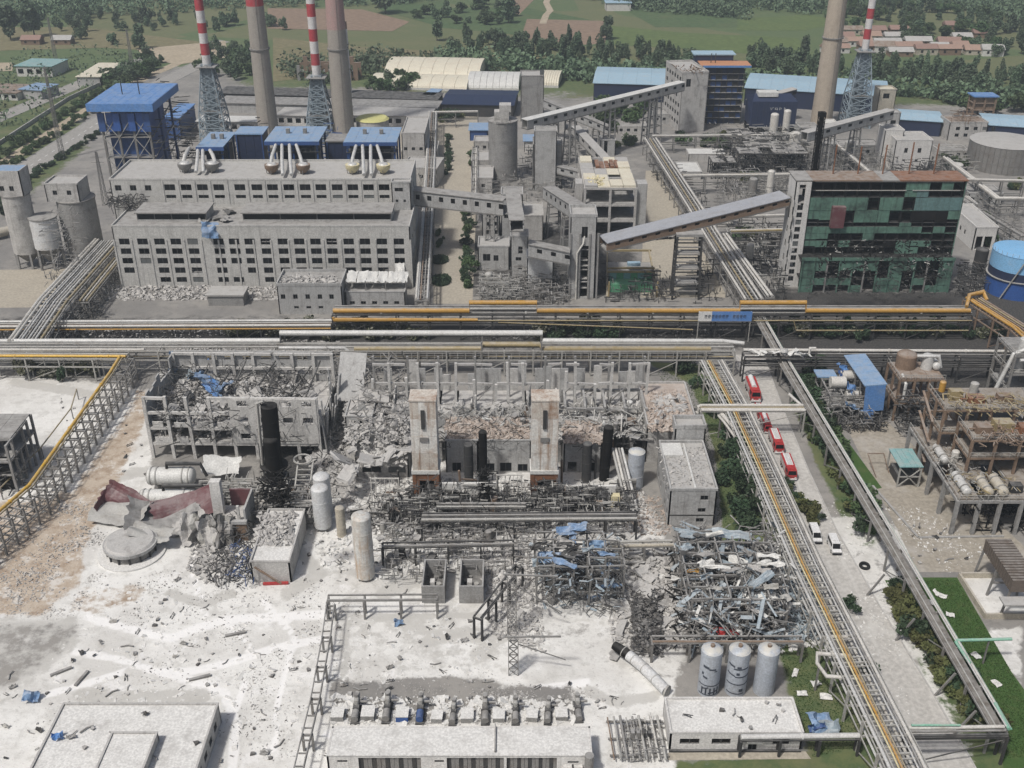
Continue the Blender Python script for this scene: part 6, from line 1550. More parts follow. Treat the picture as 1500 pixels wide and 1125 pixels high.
for p_,q_,lb in (((1215,950),(1245,950),'white pipe loop beside the rack near the three tanks'),((1200,975),(1250,978),'larger white pipe loop beside the rack right of the three tanks'),((1055,612),(1078,640),'small grey pipe loop on the upper left side of the rack')):
    a,c_ = G(*p_,5.5),G(*q_,5.5); T = thing('pipe_loop',lb,'pipe',(a.x,a.y,0)); d = c_ - a
    Bt([(d.x,d.y + 2,6.3),(0,2,6.3),(-0.4,0,6.0),(0.4,-3,6.0),(d.x,d.y - 3,6.0)],0.3,10).build('pipe',PW,T,True)
    Bx(-0.15,-0.15,0,0.15,0.15,5.8).build('post','steel',T)
# racks behind: from the main road back towards the white elevator building
for pts,w_,lb,ps in (([(1104,440),(1060,372),(1015,300),(953,204)],6.0,'long diagonal pipe rack climbing from the main road to the white elevator building',[(-2.3,7.5,0.34,PW),(-1.2,7.3,0.2,PS),(2.4,7.5,0.34,PW),(0.2,7.2,0.25,PO),(1.2,7.2,0.2,'steel'),(0.9,4.2,0.2,'steel'),(-0.9,4.2,0.3,'steel')]),
                        ([(1128,436),(1062,345)],2.4,'short bright twin pipe line left of the stair wing',[(-0.5,7.6,0.4,PW),(0.6,7.6,0.34,PW)]),
                        ([(955,200),(1180,198)],3.2,'grey pipe rack crossing behind the process frames below the dark blue hall',[(-1,7.6,0.34,PW),(0.4,7.4,0.2,'steel'),(1.2,7.4,0.3,'steel')]),
                        ([(1000,258),(1165,256)],3.0,'grey pipe rack behind the brown gallery',[(-1,7.6,0.34,PW),(0.4,7.4,0.2,PO),(1.2,7.4,0.3,'steel')]),
                        ([(1070,340),(1150,338)],2.6,'ochre pipe rack between the trestle and the stair wing',[(-0.8,7.6,0.4,PO),(0.6,7.4,0.34,PW)]),
                        ([(1050,318),(1155,316)],2.6,'pale pipe rack just below the brown gallery',[(-0.8,7.6,0.34,PW),(0.6,7.4,0.3,'steel')]),
                        ([(1385,232),(1462,292),(1520,292)],2.6,'pale pipe rack between the green building and the wide grey tank',[(-0.8,7.6,0.4,PW),(0.6,7.4,0.3,PW)]),
                        ([(1200,190),(1280,258)],2.4,'long slanting white pipe line behind the green building roof',[(-0.5,7.6,0.5,PW),(0.7,7.4,0.3,'steel')]),
                        ([(1404,264),(1500,266)],2.0,'white pipe line leaving the upper right corner of the green building',[(-0.5,9.6,0.4,PW),(0.5,9.4,0.3,PW)]),
                        ([(1400,285),(1500,345)],2.4,'slanting grey pipe rack right of the green building',[(-0.5,6.6,0.34,PS),(0.7,6.4,0.3,'steel')]),
                        ([(618,440),(630,250),(634,165)],4.0,'pipe rack running along the left side of the street beside the hall',[(-1.6,7.5,0.3,PS),(-0.6,7.3,0.2,'steel'),(0.4,7.3,0.2,'rust_brown'),(1.6,7.5,0.34,PW),(1.1,7.3,0.2,PS)]),
                        ([(634,165),(700,164)],2.2,'pale pipe portal across the far end of the back street',[(-0.5,7.5,0.4,PW),(0.5,7.3,0.3,PW)]),
                        ([(694,300),(696,215)],2.0,'pale pipe rack on the right side of the back street',[(-0.5,6.5,0.3,PW),(0.5,6.3,0.25,PW)])):
    H_ = 7.0 if ps[0][1] < 9 else 9.0
    rack('pipe_rack',lb,[G(*p,H_) for p in pts],w_,[3.8,H_],9.0,ps,'steel',rungs=2.2 if w_ > 3.5 else 0.0)
# left racks
rl = [G(*p,8.0) for p in ((158,352),(78,440),(36,500))]
T = rack('pipe_rack','wide diagonal rack of many white pipes left of the hall',rl,9.0,[4.2,7.4],6.5,[(-3.9,8.4,0.42,PW),(-3.0,8.3,0.34,PW),(-2.0,7.9,0.2,PS),(-1.2,7.9,0.25,PS),(-0.4,7.8,0.2,'steel'),(0.5,7.9,0.25,PS),(1.4,7.9,0.2,PW),(2.4,7.9,0.3,PS),(3.6,7.6,0.34,PO),(2.8,4.6,0.25,PS),(-1,4.6,0.3,'steel'),(-3,4.6,0.3,'pale_steel')],'steel',rungs=2.4)
rl2 = [G(*p,6.0) for p in ((172,378),(122,440))]
T = rack('pipe_rack','smaller diagonal rack of ochre pipes between the white pipe rack and the hall',rl2,3.0,[5.4],6.0,[(-1.0,6.0,0.3,PO),(0.0,5.9,0.25,PW),(1.0,6.0,0.3,PO)],'steel')
tangle('pipework','steel',[(110,440),(170,375),(185,385),(140,450)],300,2.5,0.18,0.5,6,0.4,'grey pipework between the two diagonal racks left of the hall')
tangle('pipework','dark_steel',[(60,500),(120,440),(150,450),(110,500)],260,2.5,0.18,0.5,6,0.4,'dark pipework where the diagonal rack meets the main road')
T = rack('pipe_rack','yellow pipes on a rack along the main road at the left edge',[G(-60,519,7),G(186,520,7)],2.6,[4,6.4],8,[(-0.9,7.1,0.34,'pipe_gold'),(0.0,6.9,0.2,PO),(0.8,6.9,0.25,'pale_steel')],'pale_steel')
rg = [G(*p,7.0) for p in ((184,522),(170,545),(52,712),(-50,800))]
T = rack('pipe_rack','bright yellow pipe on a zigzag braced trestle slanting over the white ash at the left',rg,4.0,[2.2,4.4,6.4],3.8,[(-1.4,7.1,0.36,'pipe_gold'),(-0.7,6.9,0.18,PO),(1.6,2.6,0.15,'steel')],'steel',side=0.2)
T = thing('thin_pipe','thin ochre pipe on short stands left of the bright yellow pipe','pipe',G(104,590))
pp = [local(T,G(*p,3)) for p in ((112,570),(104,598),(60,655),(0,715))]; Bt(pp,0.16,8).build('pipe','pipe_ochre',T,True)
for q in pp: Bx(q.x - 0.1,q.y - 0.1,0,q.x + 0.1,q.y + 0.1,2.9).build('post','steel',T)
# blue sign on the pipe rack over the road
sgn = Vector((XA(1061,YY - 4.4,5),YY - 4.4,0)); z_t,z_b = ZT(YY - 4.4,456.5),ZT(YY - 4.4,470.5); w_ = 78 / 1550 * (sgn.y * CP + 125 * SP)
T = thing('road_sign','blue sign board with dark characters hanging over the road under the yellow pipe','sign',(sgn.x,sgn.y,0))
for i in range(4): Bx(-w_ / 2 + w_ * i / 4 + 0.02,0,z_b,-w_ / 2 + w_ * (i + 1) / 4 - 0.02,0.12,z_t).build('panel','sign_white' if i == 0 else 'sign_blue',T)
Bx(-w_ / 2,-0.04,z_b - 0.1,w_ / 2,0.16,z_b - 0.01).build('frame','steel',T)
for x in (-w_ / 2,w_ / 2 - 0.4): Bx(x,0.15,0,x + 0.22,0.4,z_t).build('post','pale_steel',T)
for i in range(12):
    if i == 7: continue
    x = -w_ * 0.36 + i * w_ * 0.066; s = 0.42; rr = random.Random(i)
    strokes(T,x,(z_t + z_b) / 2,s,[((-0.8,0.9),(0.8,0.9)),((0,1.2),(0,-1.1)),((-0.9,rr.uniform(-0.2,0.4)),(0.9,rr.uniform(-0.2,0.4))),((-0.7,-1),(0.7,-1)),((-0.8,0.9),(-0.8,-1))],'ink',-0.05,'character')
# dusty shrubs along the dark main road
for i in range(20): shrub('dusty',G(335 + i * 15 + R.uniform(-5,5),492 + R.uniform(-6,6)),R.uniform(1.2,2.0),'dusty shrub between the two long pipe racks, left half, ' + where(i,20,ENDS),'dusty shrubs between the long racks')
for i in range(26): shrub('round' if i % 3 else 'dusty',G(790 + i * 13 + R.uniform(-5,5) if i < 10 else 1130 + (i - 10) * 22,492 + R.uniform(-8,8)),R.uniform(1.3,2.2),'%s shrub below the long yellow pipe rack, right half, ' % ('dark' if i % 3 else 'dusty') + where(i,26,ENDS),'dark shrubs below the yellow rack')
for px,py,s in ((1160,470,1.0),(1195,472,0.9),(1240,480,1.1),(1290,474,1.0),(1330,478,0.9),(1370,474,1.0)): tree('dark',G(px,py + 14),0.62 * s,'small sooty tree before the green building, number %d from the left' % ((px - 1160) // 38 + 1),'sooty trees in front of the green building','tree')
heap('rubble','dark_rubble',[(690,478),(1080,478),(1080,498),(690,498)],700,0.35,0,0.2,label='dark scraps scattered on the main road between the racks')
heap('rubble','rubble',[(-40,470),(330,470),(330,500),(-40,500)],900,0.4,0,0.3,label='pale broken masonry on the left part of the main road')
heap('rubble','rubble',[(200,495),(500,500),(500,515),(210,515)],600,0.4,0,0.3,label='rubble along the back wall of the left ruined building')

# ------------------------------------------------------------ left ruined building
z = 16.0; A,C_ = G(209,581,z),G(462,583,z); dep = YZ(516,z) - A.y
T = frame('ruined_building','roofless four-storey concrete frame with blue torn sheets inside, left ruin','ruin',(A.x,A.y,0),(C_.x,C_.y,0),dep,[4.2,8.2,12.2,16],8,3,'dusted_concrete',0.7,[4.2,8.2],'rubble',0.10,jolt=0.2,gut=True)
L_ = T['L']
hs = [(x - 1.1,x + 1.1,zz - 0.7,zz + 0.7) for x in (22,27,32,36.5) if x < L_ - 1 for zz in (6.2,10.4,14.6) if R.random() < 0.8]
w = add_wall(T,'wall','dusted_concrete',L_ - 19.6,4.3,15.8,[(a - 19.6,b_ - 19.6,c_,d_) for a,b_,c_,d_ in hs if b_ < L_ - 0.5 and a > 19.8],(19.6,-0.45,0),0,0.25,panes=False)
add_wall(T,'back_wall','grey_render',L_,4.0,16.2,grid_holes(np.arange(3,L_ - 2,4.4),[10.6,14.3],2.6,1.2,0.25),(L_,dep + 0.7,0),math.pi,0.3,panes=False)
for i in range(9): 
    zz = R.uniform(12,16); Bx(-0.5,dep * i / 9,0 if i > 3 else 4,-0.2,dep * (i + 1) / 9 - 0.05,zz).build('side_wall','grey_render',T)
for x in np.arange(1.2,19,4.9):
    for zz in (4.3,8.3,12.3): 
        if R.random() < 0.75: Bx(x,-0.3,zz,x + R.uniform(2.2,3.8),-0.05,zz + R.uniform(0.9,1.6)).build('spandrel','dusted_concrete',T)
for i in range(16):
    y = dep * (0.02 + i / 17.0); zz = R.uniform(6,15.5)
    o = Bx(-0.15,0,0,0.15,dep / 16,zz).build('hanging_wall','grey_render',T,loc=(L_ + 0.6 + R.uniform(-0.4,0.9),y,0)); o.rotation_euler = (0,R.uniform(-0.1,0.16),R.uniform(-0.2,0.2))
for k,(px,py,s,m) in enumerate(((256,525,4,'blue_sheet'),(257,540,4.5,'blue_sheet'),(300,532,4,'blue_roof'),(303,555,6,'blue_sheet'),(310,566,6,'blue_roof'),(288,550,4,'blue_sheet'),(330,565,5,'blue_sheet'),(278,548,3,'ice_sheet'),(320,575,4,'blue_sheet'),(252,518,3,'blue_sheet'))):
    o = single(crumple(s,s * 0.5,0.9,100 + k),'torn_sheet',m,'%s torn blue sheet inside the left ruin, %s' % ('small' if s < 4 else 'large' if s > 4.5 else 'medium','at its left wall' if px < 262 else 'left of its middle' if px < 301 else 'in its middle'),'metal sheet',G(px,py,12 - k % 3),R.uniform(0,3),'blue roofing sheets in the left ruin'); o.rotation_euler = (R.uniform(-0.8,0.8),R.uniform(-0.6,0.6),R.uniform(0,3))
tangle('wreckage','rubble',[(225,630),(460,632),(452,548),(238,548)],1300,1.6,0.3,4.4,9.5,0.6,'broken concrete and bars filling the floors of the left ruin')
tangle('wreckage','dark_steel',[(222,628),(460,630),(455,545),(240,545)],620,4.0,0.14,5,14,0.6,'dark bent steel bars inside the left ruin')
heap('rubble','rubble',[(225,618),(460,620),(455,545),(235,545)],2200,0.7,8.3,1.0,label='heaped masonry on the upper floor of the left ruin')
heap('rubble','dark_rubble',[(225,618),(460,620),(455,560),(235,560)],500,0.6,8.5,1.0,label='dark masonry pieces on the upper floor of the left ruin')
for i in range(7): Bm((6 + i * 4.5,dep * 0.4,8.4),(8 + i * 4.5 + R.uniform(-4,4),dep * 0.9,R.uniform(12,15.5)),0.3).build('fallen_beam','dark_steel',T)
heap('rubble','rubble',[(455,530),(500,530),(520,690),(520,740),(445,720),(470,640)],2200,0.6,0,1.4,label='rubble filling the gap between the two ruined buildings')
tangle('wreckage','steel',[(465,520),(498,520),(500,600),(470,610)],260,3,0.15,1,9,0.9,'dark twisted steel in the gap between the two ruined buildings')
# ------------------------------------------------------------ central ruined building
z6 = 6.5; Yc = YZ(692,0); ztop = ZT(Yc,646)
def cx(px,z=0.0,Y=None): return XA(px,Y or Yc,z)
Yr = YZ(594,z6); zr = ZT(Yr,531)
xa,xb = XA(545,Yr,10),XA(948,Yr,10)
T = thing('ruined_building','long central ruin with a row of bare white columns behind and rubble-covered floor','ruin',(xa,Yr,0)); L_ = xb - xa
for i in range(17):
    x = L_ * i / 16 + R.uniform(-0.8,0.8); tp = zr if R.random() < 0.75 else R.uniform(11,zr)
    Bm((x,0,0),(x + R.uniform(-0.5,0.5),R.uniform(-0.4,0.2),tp),0.62).build('column','dusted_concrete',T)
    if i % 2 == 0: Bm((x,4.4,0),(x,4.4,zr - 0.6),0.5).build('column','concrete',T)
    x1_ = L_ * (i + 1) / 16
    if i < 16:
        if R.random() < 0.88: Bm((x + 0.4,0,12.4),(x1_,0,12.4 + R.uniform(-0.3,0.2)),0.5,0.6).build('beam','pale_concrete',T)
        if R.random() < 0.72: Bm((x + 0.4,-0.1,zr - 0.4),(x1_,-0.1,zr - 0.4 + R.uniform(-0.3,0.2)),0.45,0.5).build('beam','pale_concrete',T)
        if i % 3 == 0: Bm((x,0.4,z6 + 0.5),(x1_,0.4,12),0.16).build('brace','steel',T)
        Bx(x,0.4,z6 - 0.3,x1_ - 0.1,7.4,z6).build('floor_slab','rubble',T)
for i in range(32):
    if R.random() < 0.3: continue
    x0,x1_ = L_ * i / 32,L_ * (i + 1) / 32 - 0.05; lo = z6 + (R.uniform(0.5,2.5) if R.random() < 0.25 else 0); Bx(x0,7.4,lo,x1_,7.65,R.choice((12.6,12.6,R.uniform(8.5,12),R.uniform(12,zr - 1)))).build('wall_panel','dusted_concrete' if R.random() < 0.4 else 'grey_render',T)
for i in range(4):
    Bm((L_ * (0.55 + 0.1 * i),-0.4,z6 + 0.4),(L_ * (0.62 + 0.1 * i),-0.4,11.5),0.25).build('brace','steel',T)
# deck between back frame and front walls, in separate slabs
Dk = thing('floor_deck','broken floor slabs covered in rubble in front of the bare white columns','floor',(xa,Yc + 4,0))
nsl = 12
for i in range(nsl):
    for j in range(3):
        if R.random() < 0.14: continue
        y0,y1 = (Yr - Yc - 4.6) * j / 3,(Yr - Yc - 4.6) * (j + 1) / 3 - 0.1
        o = Bx(0,0,0,(xb - xa) / nsl - 0.1,y1 - y0,0.35).build('slab','rubble',Dk,loc=((xb - xa) * i / nsl,y0,z6 - 0.5 + R.uniform(-0.5,0.3))); o.rotation_euler = (R.uniform(-0.06,0.06),R.uniform(-0.05,0.05),0)
        Bx((xb - xa) * i / nsl + 0.2,y0 + 0.3,0,(xb - xa) * i / nsl + 0.9,y0 + 1.0,z6 - 0.9).build('column','concrete',Dk)
def low_block(px0,px1,lb,z,Y,d,m='grey_render',rm='rubble',hs=()):
    return block('ruined_block',lb,'ruin',(XA(px0,Y,z),Y,0),(XA(px1,Y,z),Y,0),z,d,m,rm,hs,parapet=0.3)
t1 = low_block(652,700,'grey-walled low ruin with brick rubble roof left of the burnt column',ztop,Yc,9.5,hs=[(1.4,3.4,0.3,2.6),(4.4,6.2,0.3,2.6)])
t2 = low_block(703,778,'wider grey-walled low ruin with brick rubble roof right of the burnt column',ztop,Yc,9.5,hs=[(1.0,3.2,0.3,2.4),(4.4,7,0.3,2.6),(8.4,10.6,0.3,2.2)])
t3 = low_block(826,882,'low ruin with brick rubble roof right of the right cold box tower',ztop - 0.6,Yc,10,hs=[(1.0,3,0.3,2.8),(4.5,7.5,0.3,2.6)])
heap('roof_rubble','brick_rubble',[(652,643),(778,643),(772,612),(655,612)],2200,0.4,ztop + 0.1,0.7,label='brick rubble heaped on the roofs between the cold box towers')
heap('roof_rubble','brick_rubble',[(826,650),(882,650),(876,618),(826,618)],650,0.55,ztop,0.6,label='brick rubble heaped on the roof right of the right cold box tower')
heap('rubble','rubble',[(560,640),(945,640),(940,594),(560,594)],4200,0.42,z6,1.0,label='concrete rubble on the floor in front of the bare white columns')
def slabs(poly,n,s,z,label,tilt=0.35,m='pale_concrete'): heap('broken_slabs',m,poly,n,s,z,0.8,0.14,tilt,label,long=0.9)
slabs([(560,640),(945,640),(940,594),(560,594)],260,1.9,z6 + 0.4,'big tilted slabs lying on the rubble of the central ruin'); slabs([(505,700),(600,660),(600,580),(505,580)],120,2.0,6.5,'tilted slabs among the broken rooms at the left end of the central ruin'); slabs([(455,530),(500,530),(520,700),(450,700)],150,1.8,0.9,'tilted slabs in the gap between the two ruins',0.5)
slabs([(500,740),(940,750),(980,790),(560,800)],140,1.3,0.3,'thin slabs lying among the pipes below the cold box towers',0.2); slabs([(225,618),(460,620),(455,545),(235,545)],200,1.9,8.9,'tilted slabs on the upper floor of the left ruin',0.5); slabs([(880,800),(985,790),(1010,950),(900,960)],130,1.4,0.3,'slabs strewn between the two steel wrecks',0.3)
for poly,n_,z0_,z1_,lb in (([(560,650),(945,650),(940,594),(560,594)],420,6.5,11,'thin bent reinforcing bars above the rubble of the central ruin'),([(225,630),(460,632),(452,548),(238,548)],360,6,15,'thin bent reinforcing bars hanging in the left ruin'),([(500,760),(940,760),(930,715),(540,715)],420,0.4,7,'thin upright and slanting bars below the cold box towers'),([(455,540),(500,540),(520,720),(450,700)],200,0.5,7,'thin bent bars in the gap between the two ruins')): tangle('rebar','dark_steel',poly,n_,3.2,0.09,z0_,z1_,0.7,lb)
def jag(w,h,seed):
    r = random.Random(seed); b = B(); n = 7; t = 0.3
    for i in range(n + 1):
        x = w * i / n; zt = h * (r.uniform(0.45,1.0) if 0 < i < n else r.uniform(0.3,0.9))
        b.v += [(x,0,0),(x,t,0),(x + r.uniform(-0.2,0.2),0,zt),(x,t,zt * r.uniform(0.95,1.03))]
    for i in range(n):
        a = 4 * i; c = a + 4; b.f += [(a,c,c + 2,a + 2),(c + 1,a + 1,a + 3,c + 3),(a + 2,c + 2,c + 3,a + 3)]
    b.f += [(0,2,3,1),(4 * n,4 * n + 1,4 * n + 3,4 * n + 2)]; return b
for i in range(34):
    px = 505 + i * 13 + R.uniform(-5,5); py,z_ = R.choice(((R.uniform(598,640),6.4),(R.uniform(655,700),0.0) if px < 600 or px > 885 else (R.uniform(600,635),6.4)))
    single(jag(R.uniform(2.5,6),R.uniform(2.5,5.5),i),'wall_fragment',R.choice(('dusted_concrete','dusted_concrete','grey_render')),'jagged piece of standing wall in the central ruin, %s, %s' % (where(i,34,('far left','left','centre left','centre','centre right','right','far right')),'on the upper floor' if z_ else 'on the ground'),'wall',G(px,py,z_),R.choice((0,0,1.57)) + R.uniform(-0.15,0.15),'standing wall pieces of the central ruin')
for i in range(16):
    px = 560 + i * 24 + R.uniform(-6,6); py = R.uniform(655,740); hgt = R.uniform(3.5,8)
    if 596 < px < 642 or 775 < px < 822: continue
    T = thing('bare_post','lone %s post standing in the debris below the central ruin, %s' % (('pale','dark','rusty')[i % 3],where(i,16,ENDS)),'post',G(px,py),R.uniform(0,3),'lone posts below the central ruin'); m_ = ('pale_concrete','dark_steel','rust_brown')[i % 3]
    Bm((0,0,0),(R.uniform(-0.6,0.6),0,hgt),0.4).build('shaft',m_,T); Bm((0,0,hgt * 0.7),(R.uniform(2,4),0,hgt * R.uniform(0.5,0.8)),0.28).build('arm',m_,T)
tangle('wreckage','pale_steel',[(640,620),(945,640),(940,596),(640,596)],300,3.5,0.18,z6 + 0.5,z6 + 3.5,0.4,'pale bent beams lying on the floor of the central ruin')
tangle('wreckage','pale_concrete',[(640,615),(945,640),(940,600),(640,600)],90,3.2,0.9,z6 + 0.3,z6 + 1.8,0.3,'big broken slabs lying on the floor of the central ruin',flat=0.3)
T = low_block(520,598,'flat white building with two dark slots in front of the central ruin',5.2,YZ(699,0),YZ(646,5.2) - YZ(699,0),'pale_concrete','ash_roof',[(1.4,5.6,1.2,2.8),(7.2,11.0,1.2,2.8)])
heap('roof_rubble','rubble',[(524,684),(596,684),(596,648),(530,648)],220,0.4,5.25,0.1,label='bits of masonry on the flat white building')
T = low_block(505,545,'broken grey room with dark openings below the slanting slab',9.0,YZ(660,0),8,'grey_render','rubble',[(1.5,4.0,5.0,8.0),(0.8,5.2,0.5,3.2)])
T = low_block(546,596,'broken grey room with a large hole left of the left cold box tower',8.0,YZ(656,0),8,'grey_render','rubble',[(5.0,8.0,3.6,6.6)])
T = single(Bx(-3.2,-6,-0.2,3.2,6,0.2),'fallen_slab','grey_render','large grey slab leaning steeply at the left end of the central ruin','slab',G(515,552,12)); T.rotation_euler = (0.85,0.03,-0.05)
T = single(Bx(-3.5,-2,-0.25,3.5,2,0.25),'fallen_slab','rubble','broken tilted slab below the large leaning slab','slab',G(548,580,10)); T.rotation_euler = (0.25,0.15,0.1)
heap('rubble','rubble',[(505,650),(600,650),(600,575),(505,580)],900,0.6,7.6,1.4,label='masonry heaped on the broken rooms left of the left cold box tower')
tangle('wreckage','steel',[(505,640),(600,640),(600,530),(535,530)],260,3.5,0.16,6,13,0.8,'bent steel and beams above the broken rooms of the central ruin')
T = frame('bare_ruin','broken pair of storeys of bare frame at the right end of the central ruin','ruin',(XA(828,Yc + 10,6),Yc + 11,0),(XA(944,Yc + 10,6),Yc + 11,0),9,[6.0,10.5],4,1,'concrete',0.7,[6.0],'rubble',0.15,jolt=0.3)
# cold box towers
def coldbox(px0,px1,lb):
    Y = YZ(728,0); z = ZT(Y,588); zb = ZT(Y,694); x0,x1 = XA(px0,Y,z),XA(px1,Y,z); w = x1 - x0; d = YZ(572,z) - Y
    T = thing('cold_box_tower',lb,'tower',(x0,Y,0))
    nz = 4
    for k in range(nz):
        a,c_ = zb + 0.9 + (z - zb - 0.9) * k / nz,zb + 0.9 + (z - zb - 0.9) * (k + 1) / nz - 0.05
        for i in range(3): Bx(w * i / 3 + 0.02,R.uniform(-0.04,0.04),a,w * (i + 1) / 3 - 0.02,0.2,c_).build('cladding_panel','coldbox_rusty' if R.random() < 0.3 else 'coldbox',T)
        Bx(-0.01,0.22,a,0.2,d,c_).build('side_panel','coldbox',T); Bx(w - 0.2,0.22,a,w + 0.01,d,c_).build('side_panel','coldbox',T); Bx(0.22,d - 0.2,a,w - 0.22,d + 0.02,c_).build('back_panel','coldbox',T)
    Bx(-0.1,-0.12,z - 0.02,w + 0.1,d + 0.1,z + 0.25).build('roof','coldbox_rusty',T); Bx(-0.25,-0.25,zb,w + 0.25,d,zb + 0.85).build('collar','white_sheet',T)
    Bx(w * 0.42,-0.35,z - 6.5,w * 0.56,-0.08,z - 2).build('vent_box','dark_steel',T); Bx(w * 0.34,-0.3,z - 9.6,w * 0.66,-0.08,z - 8.6).build('vent_box','steel',T)
    for x in (0.3,w - 0.3):
        for y in (0.3,d - 0.3): Bx(x - 0.4,y - 0.4,0,x + 0.4,y + 0.4,zb - 0.02).build('leg','rust',T)
    Bx(-0.1,0.02,zb - 1.8,w + 0.1,0.4,zb - 0.1).build('rusty_panel','rust',T); Bx(-0.1,0.02,0.6,w * 0.25,0.3,zb - 1.9).build('rusty_panel','rust',T); Bx(w * 0.82,0.02,2.6,w + 0.1,0.3,zb - 1.9).build('rusty_panel','rust_brown',T)
    Bx(1.0,d * 0.3,0.2,w - 1,d - 1,zb - 0.3).build('inner_vessel','black_char',T)
    for k in range(3): Bt([(w * 0.2 + k * w * 0.25,0.8,0),(w * 0.25 + k * w * 0.25,0.8,zb - 1)],0.25,8).build('pipe','dark_steel',T)
    tangle('burnt_pipes','dark_steel',[(px0 - 4,728),(px1 + 6,728),(px1 + 4,716),(px0,716)],90,1.8,0.14,0.3,zb - 0.5,0.9,parent=T)
coldbox(599,638,'tall pale yellowish box tower streaked with rust, left of two'); coldbox(779,819,'tall pale yellowish box tower streaked with rust, right of two')
def column(label,px,base,top,r,m,cap=True,tilt=(0,0),name='process_column',bands=3,leg=0.0):
    p = G(px,base); h = ZT(p.y,top); T = thing(name,label,'column' if m in ('black_char','dark_steel') else 'tank',(p.x,p.y + r,0)); T.rotation_euler = (tilt[0],tilt[1],0)
    Bc(0,0,leg,h,r,n=24).build('shell',m,T,True)
    if cap: B().dome((0,0,h),(0,0,1),r,r * 0.35,24).build('dome',m,T,True)
    for k in range(bands): zz = leg + (h - leg) * (k + 1) / (bands + 1); Bc(0,0,zz,zz + 0.18,r + 0.05,n=24).build('band',m,T,True)
    if leg:
        for k in range(4): Bx(math.cos(k * 1.57 + .8) * r * 0.8 - 0.15,math.sin(k * 1.57 + .8) * r * 0.8 - 0.15,0,math.cos(k * 1.57 + .8) * r * 0.8 + 0.15,math.sin(k * 1.57 + .8) * r * 0.8 + 0.15,leg).build('leg','steel',T)
    return T,h
T,h = column('thick charred black column beside the left ruin',403,728,600,1.75,'black_char',bands=5,cap=False,tilt=(0,0.03)); tangle('torn_rim','black_char',[(392,728),(416,728),(416,722),(392,722)],40,2.2,0.3,h - 1.5,h + 0.6,0.9,parent=T); Bt([(-2.4,-0.3,0),(-2.4,-0.3,h + 0.6),(-1,-0.3,h + 1.2)],0.3,8).build('pipe','pale_steel',T,True)
for zz in (4,7): Bc(0,0,zz,zz + 0.3,3.0,n=16).build('platform','black_char',T)
column('short charred vessel wrapped in burnt pipes at the foot of the thick black column',404,733,650,1.6,'black_char')
tangle('wreckage','black_char',[(382,738),(425,738),(425,720),(385,720)],180,2.4,0.18,0.3,12,0.9,'burnt pipes hanging round the thick black column')
T,h = column('ragged black burnt column standing before the grey wall between the cold boxes',708,712,636,0.9,'black_char'); tangle('burnt_pipes','black_char',[(700,716),(722,716),(722,708),(702,708)],130,1.8,0.16,3,12,1.1,parent=T)
column('slim dark grey column left of the ragged black one',687,714,655,1.0,'dark_steel'); column('slim dark grey column before the ruin right of the right cold box',859,708,654,1.05,'dark_steel'); column('slim black burnt column next to the slanting pipe bundle',885,706,630,1.1,'black_char',tilt=(0,0.04))
column('white upright tank in front, with a dark band, lower of two',472,782,722,1.75,'tank_white',leg=0.9,bands=2,name='upright_tank'); column('white upright tank half hidden behind its neighbour',474,762,705,1.75,'tank_white',bands=2,name='upright_tank')
column('small narrow pale tank between the white and the rusty tank',500,788,748,0.95,'beige_wall',bands=2,name='upright_tank'); column('rust-streaked tall white tank standing alone on the white ash',534,855,765,1.85,'tank_rusty',bands=3,leg=0.7,name='upright_tank')
T,h = column('grey upright tank with yellowish top beside the right-hand building',931,718,668,1.75,'tank_grey',bands=2,name='upright_tank'); B().ring([(0,0,h - 2.6),(0,0,h + 0.1),(0,0,h + 0.75)],[1.82,1.82,0.3],24).build('top_course','tank_grey',T,True)
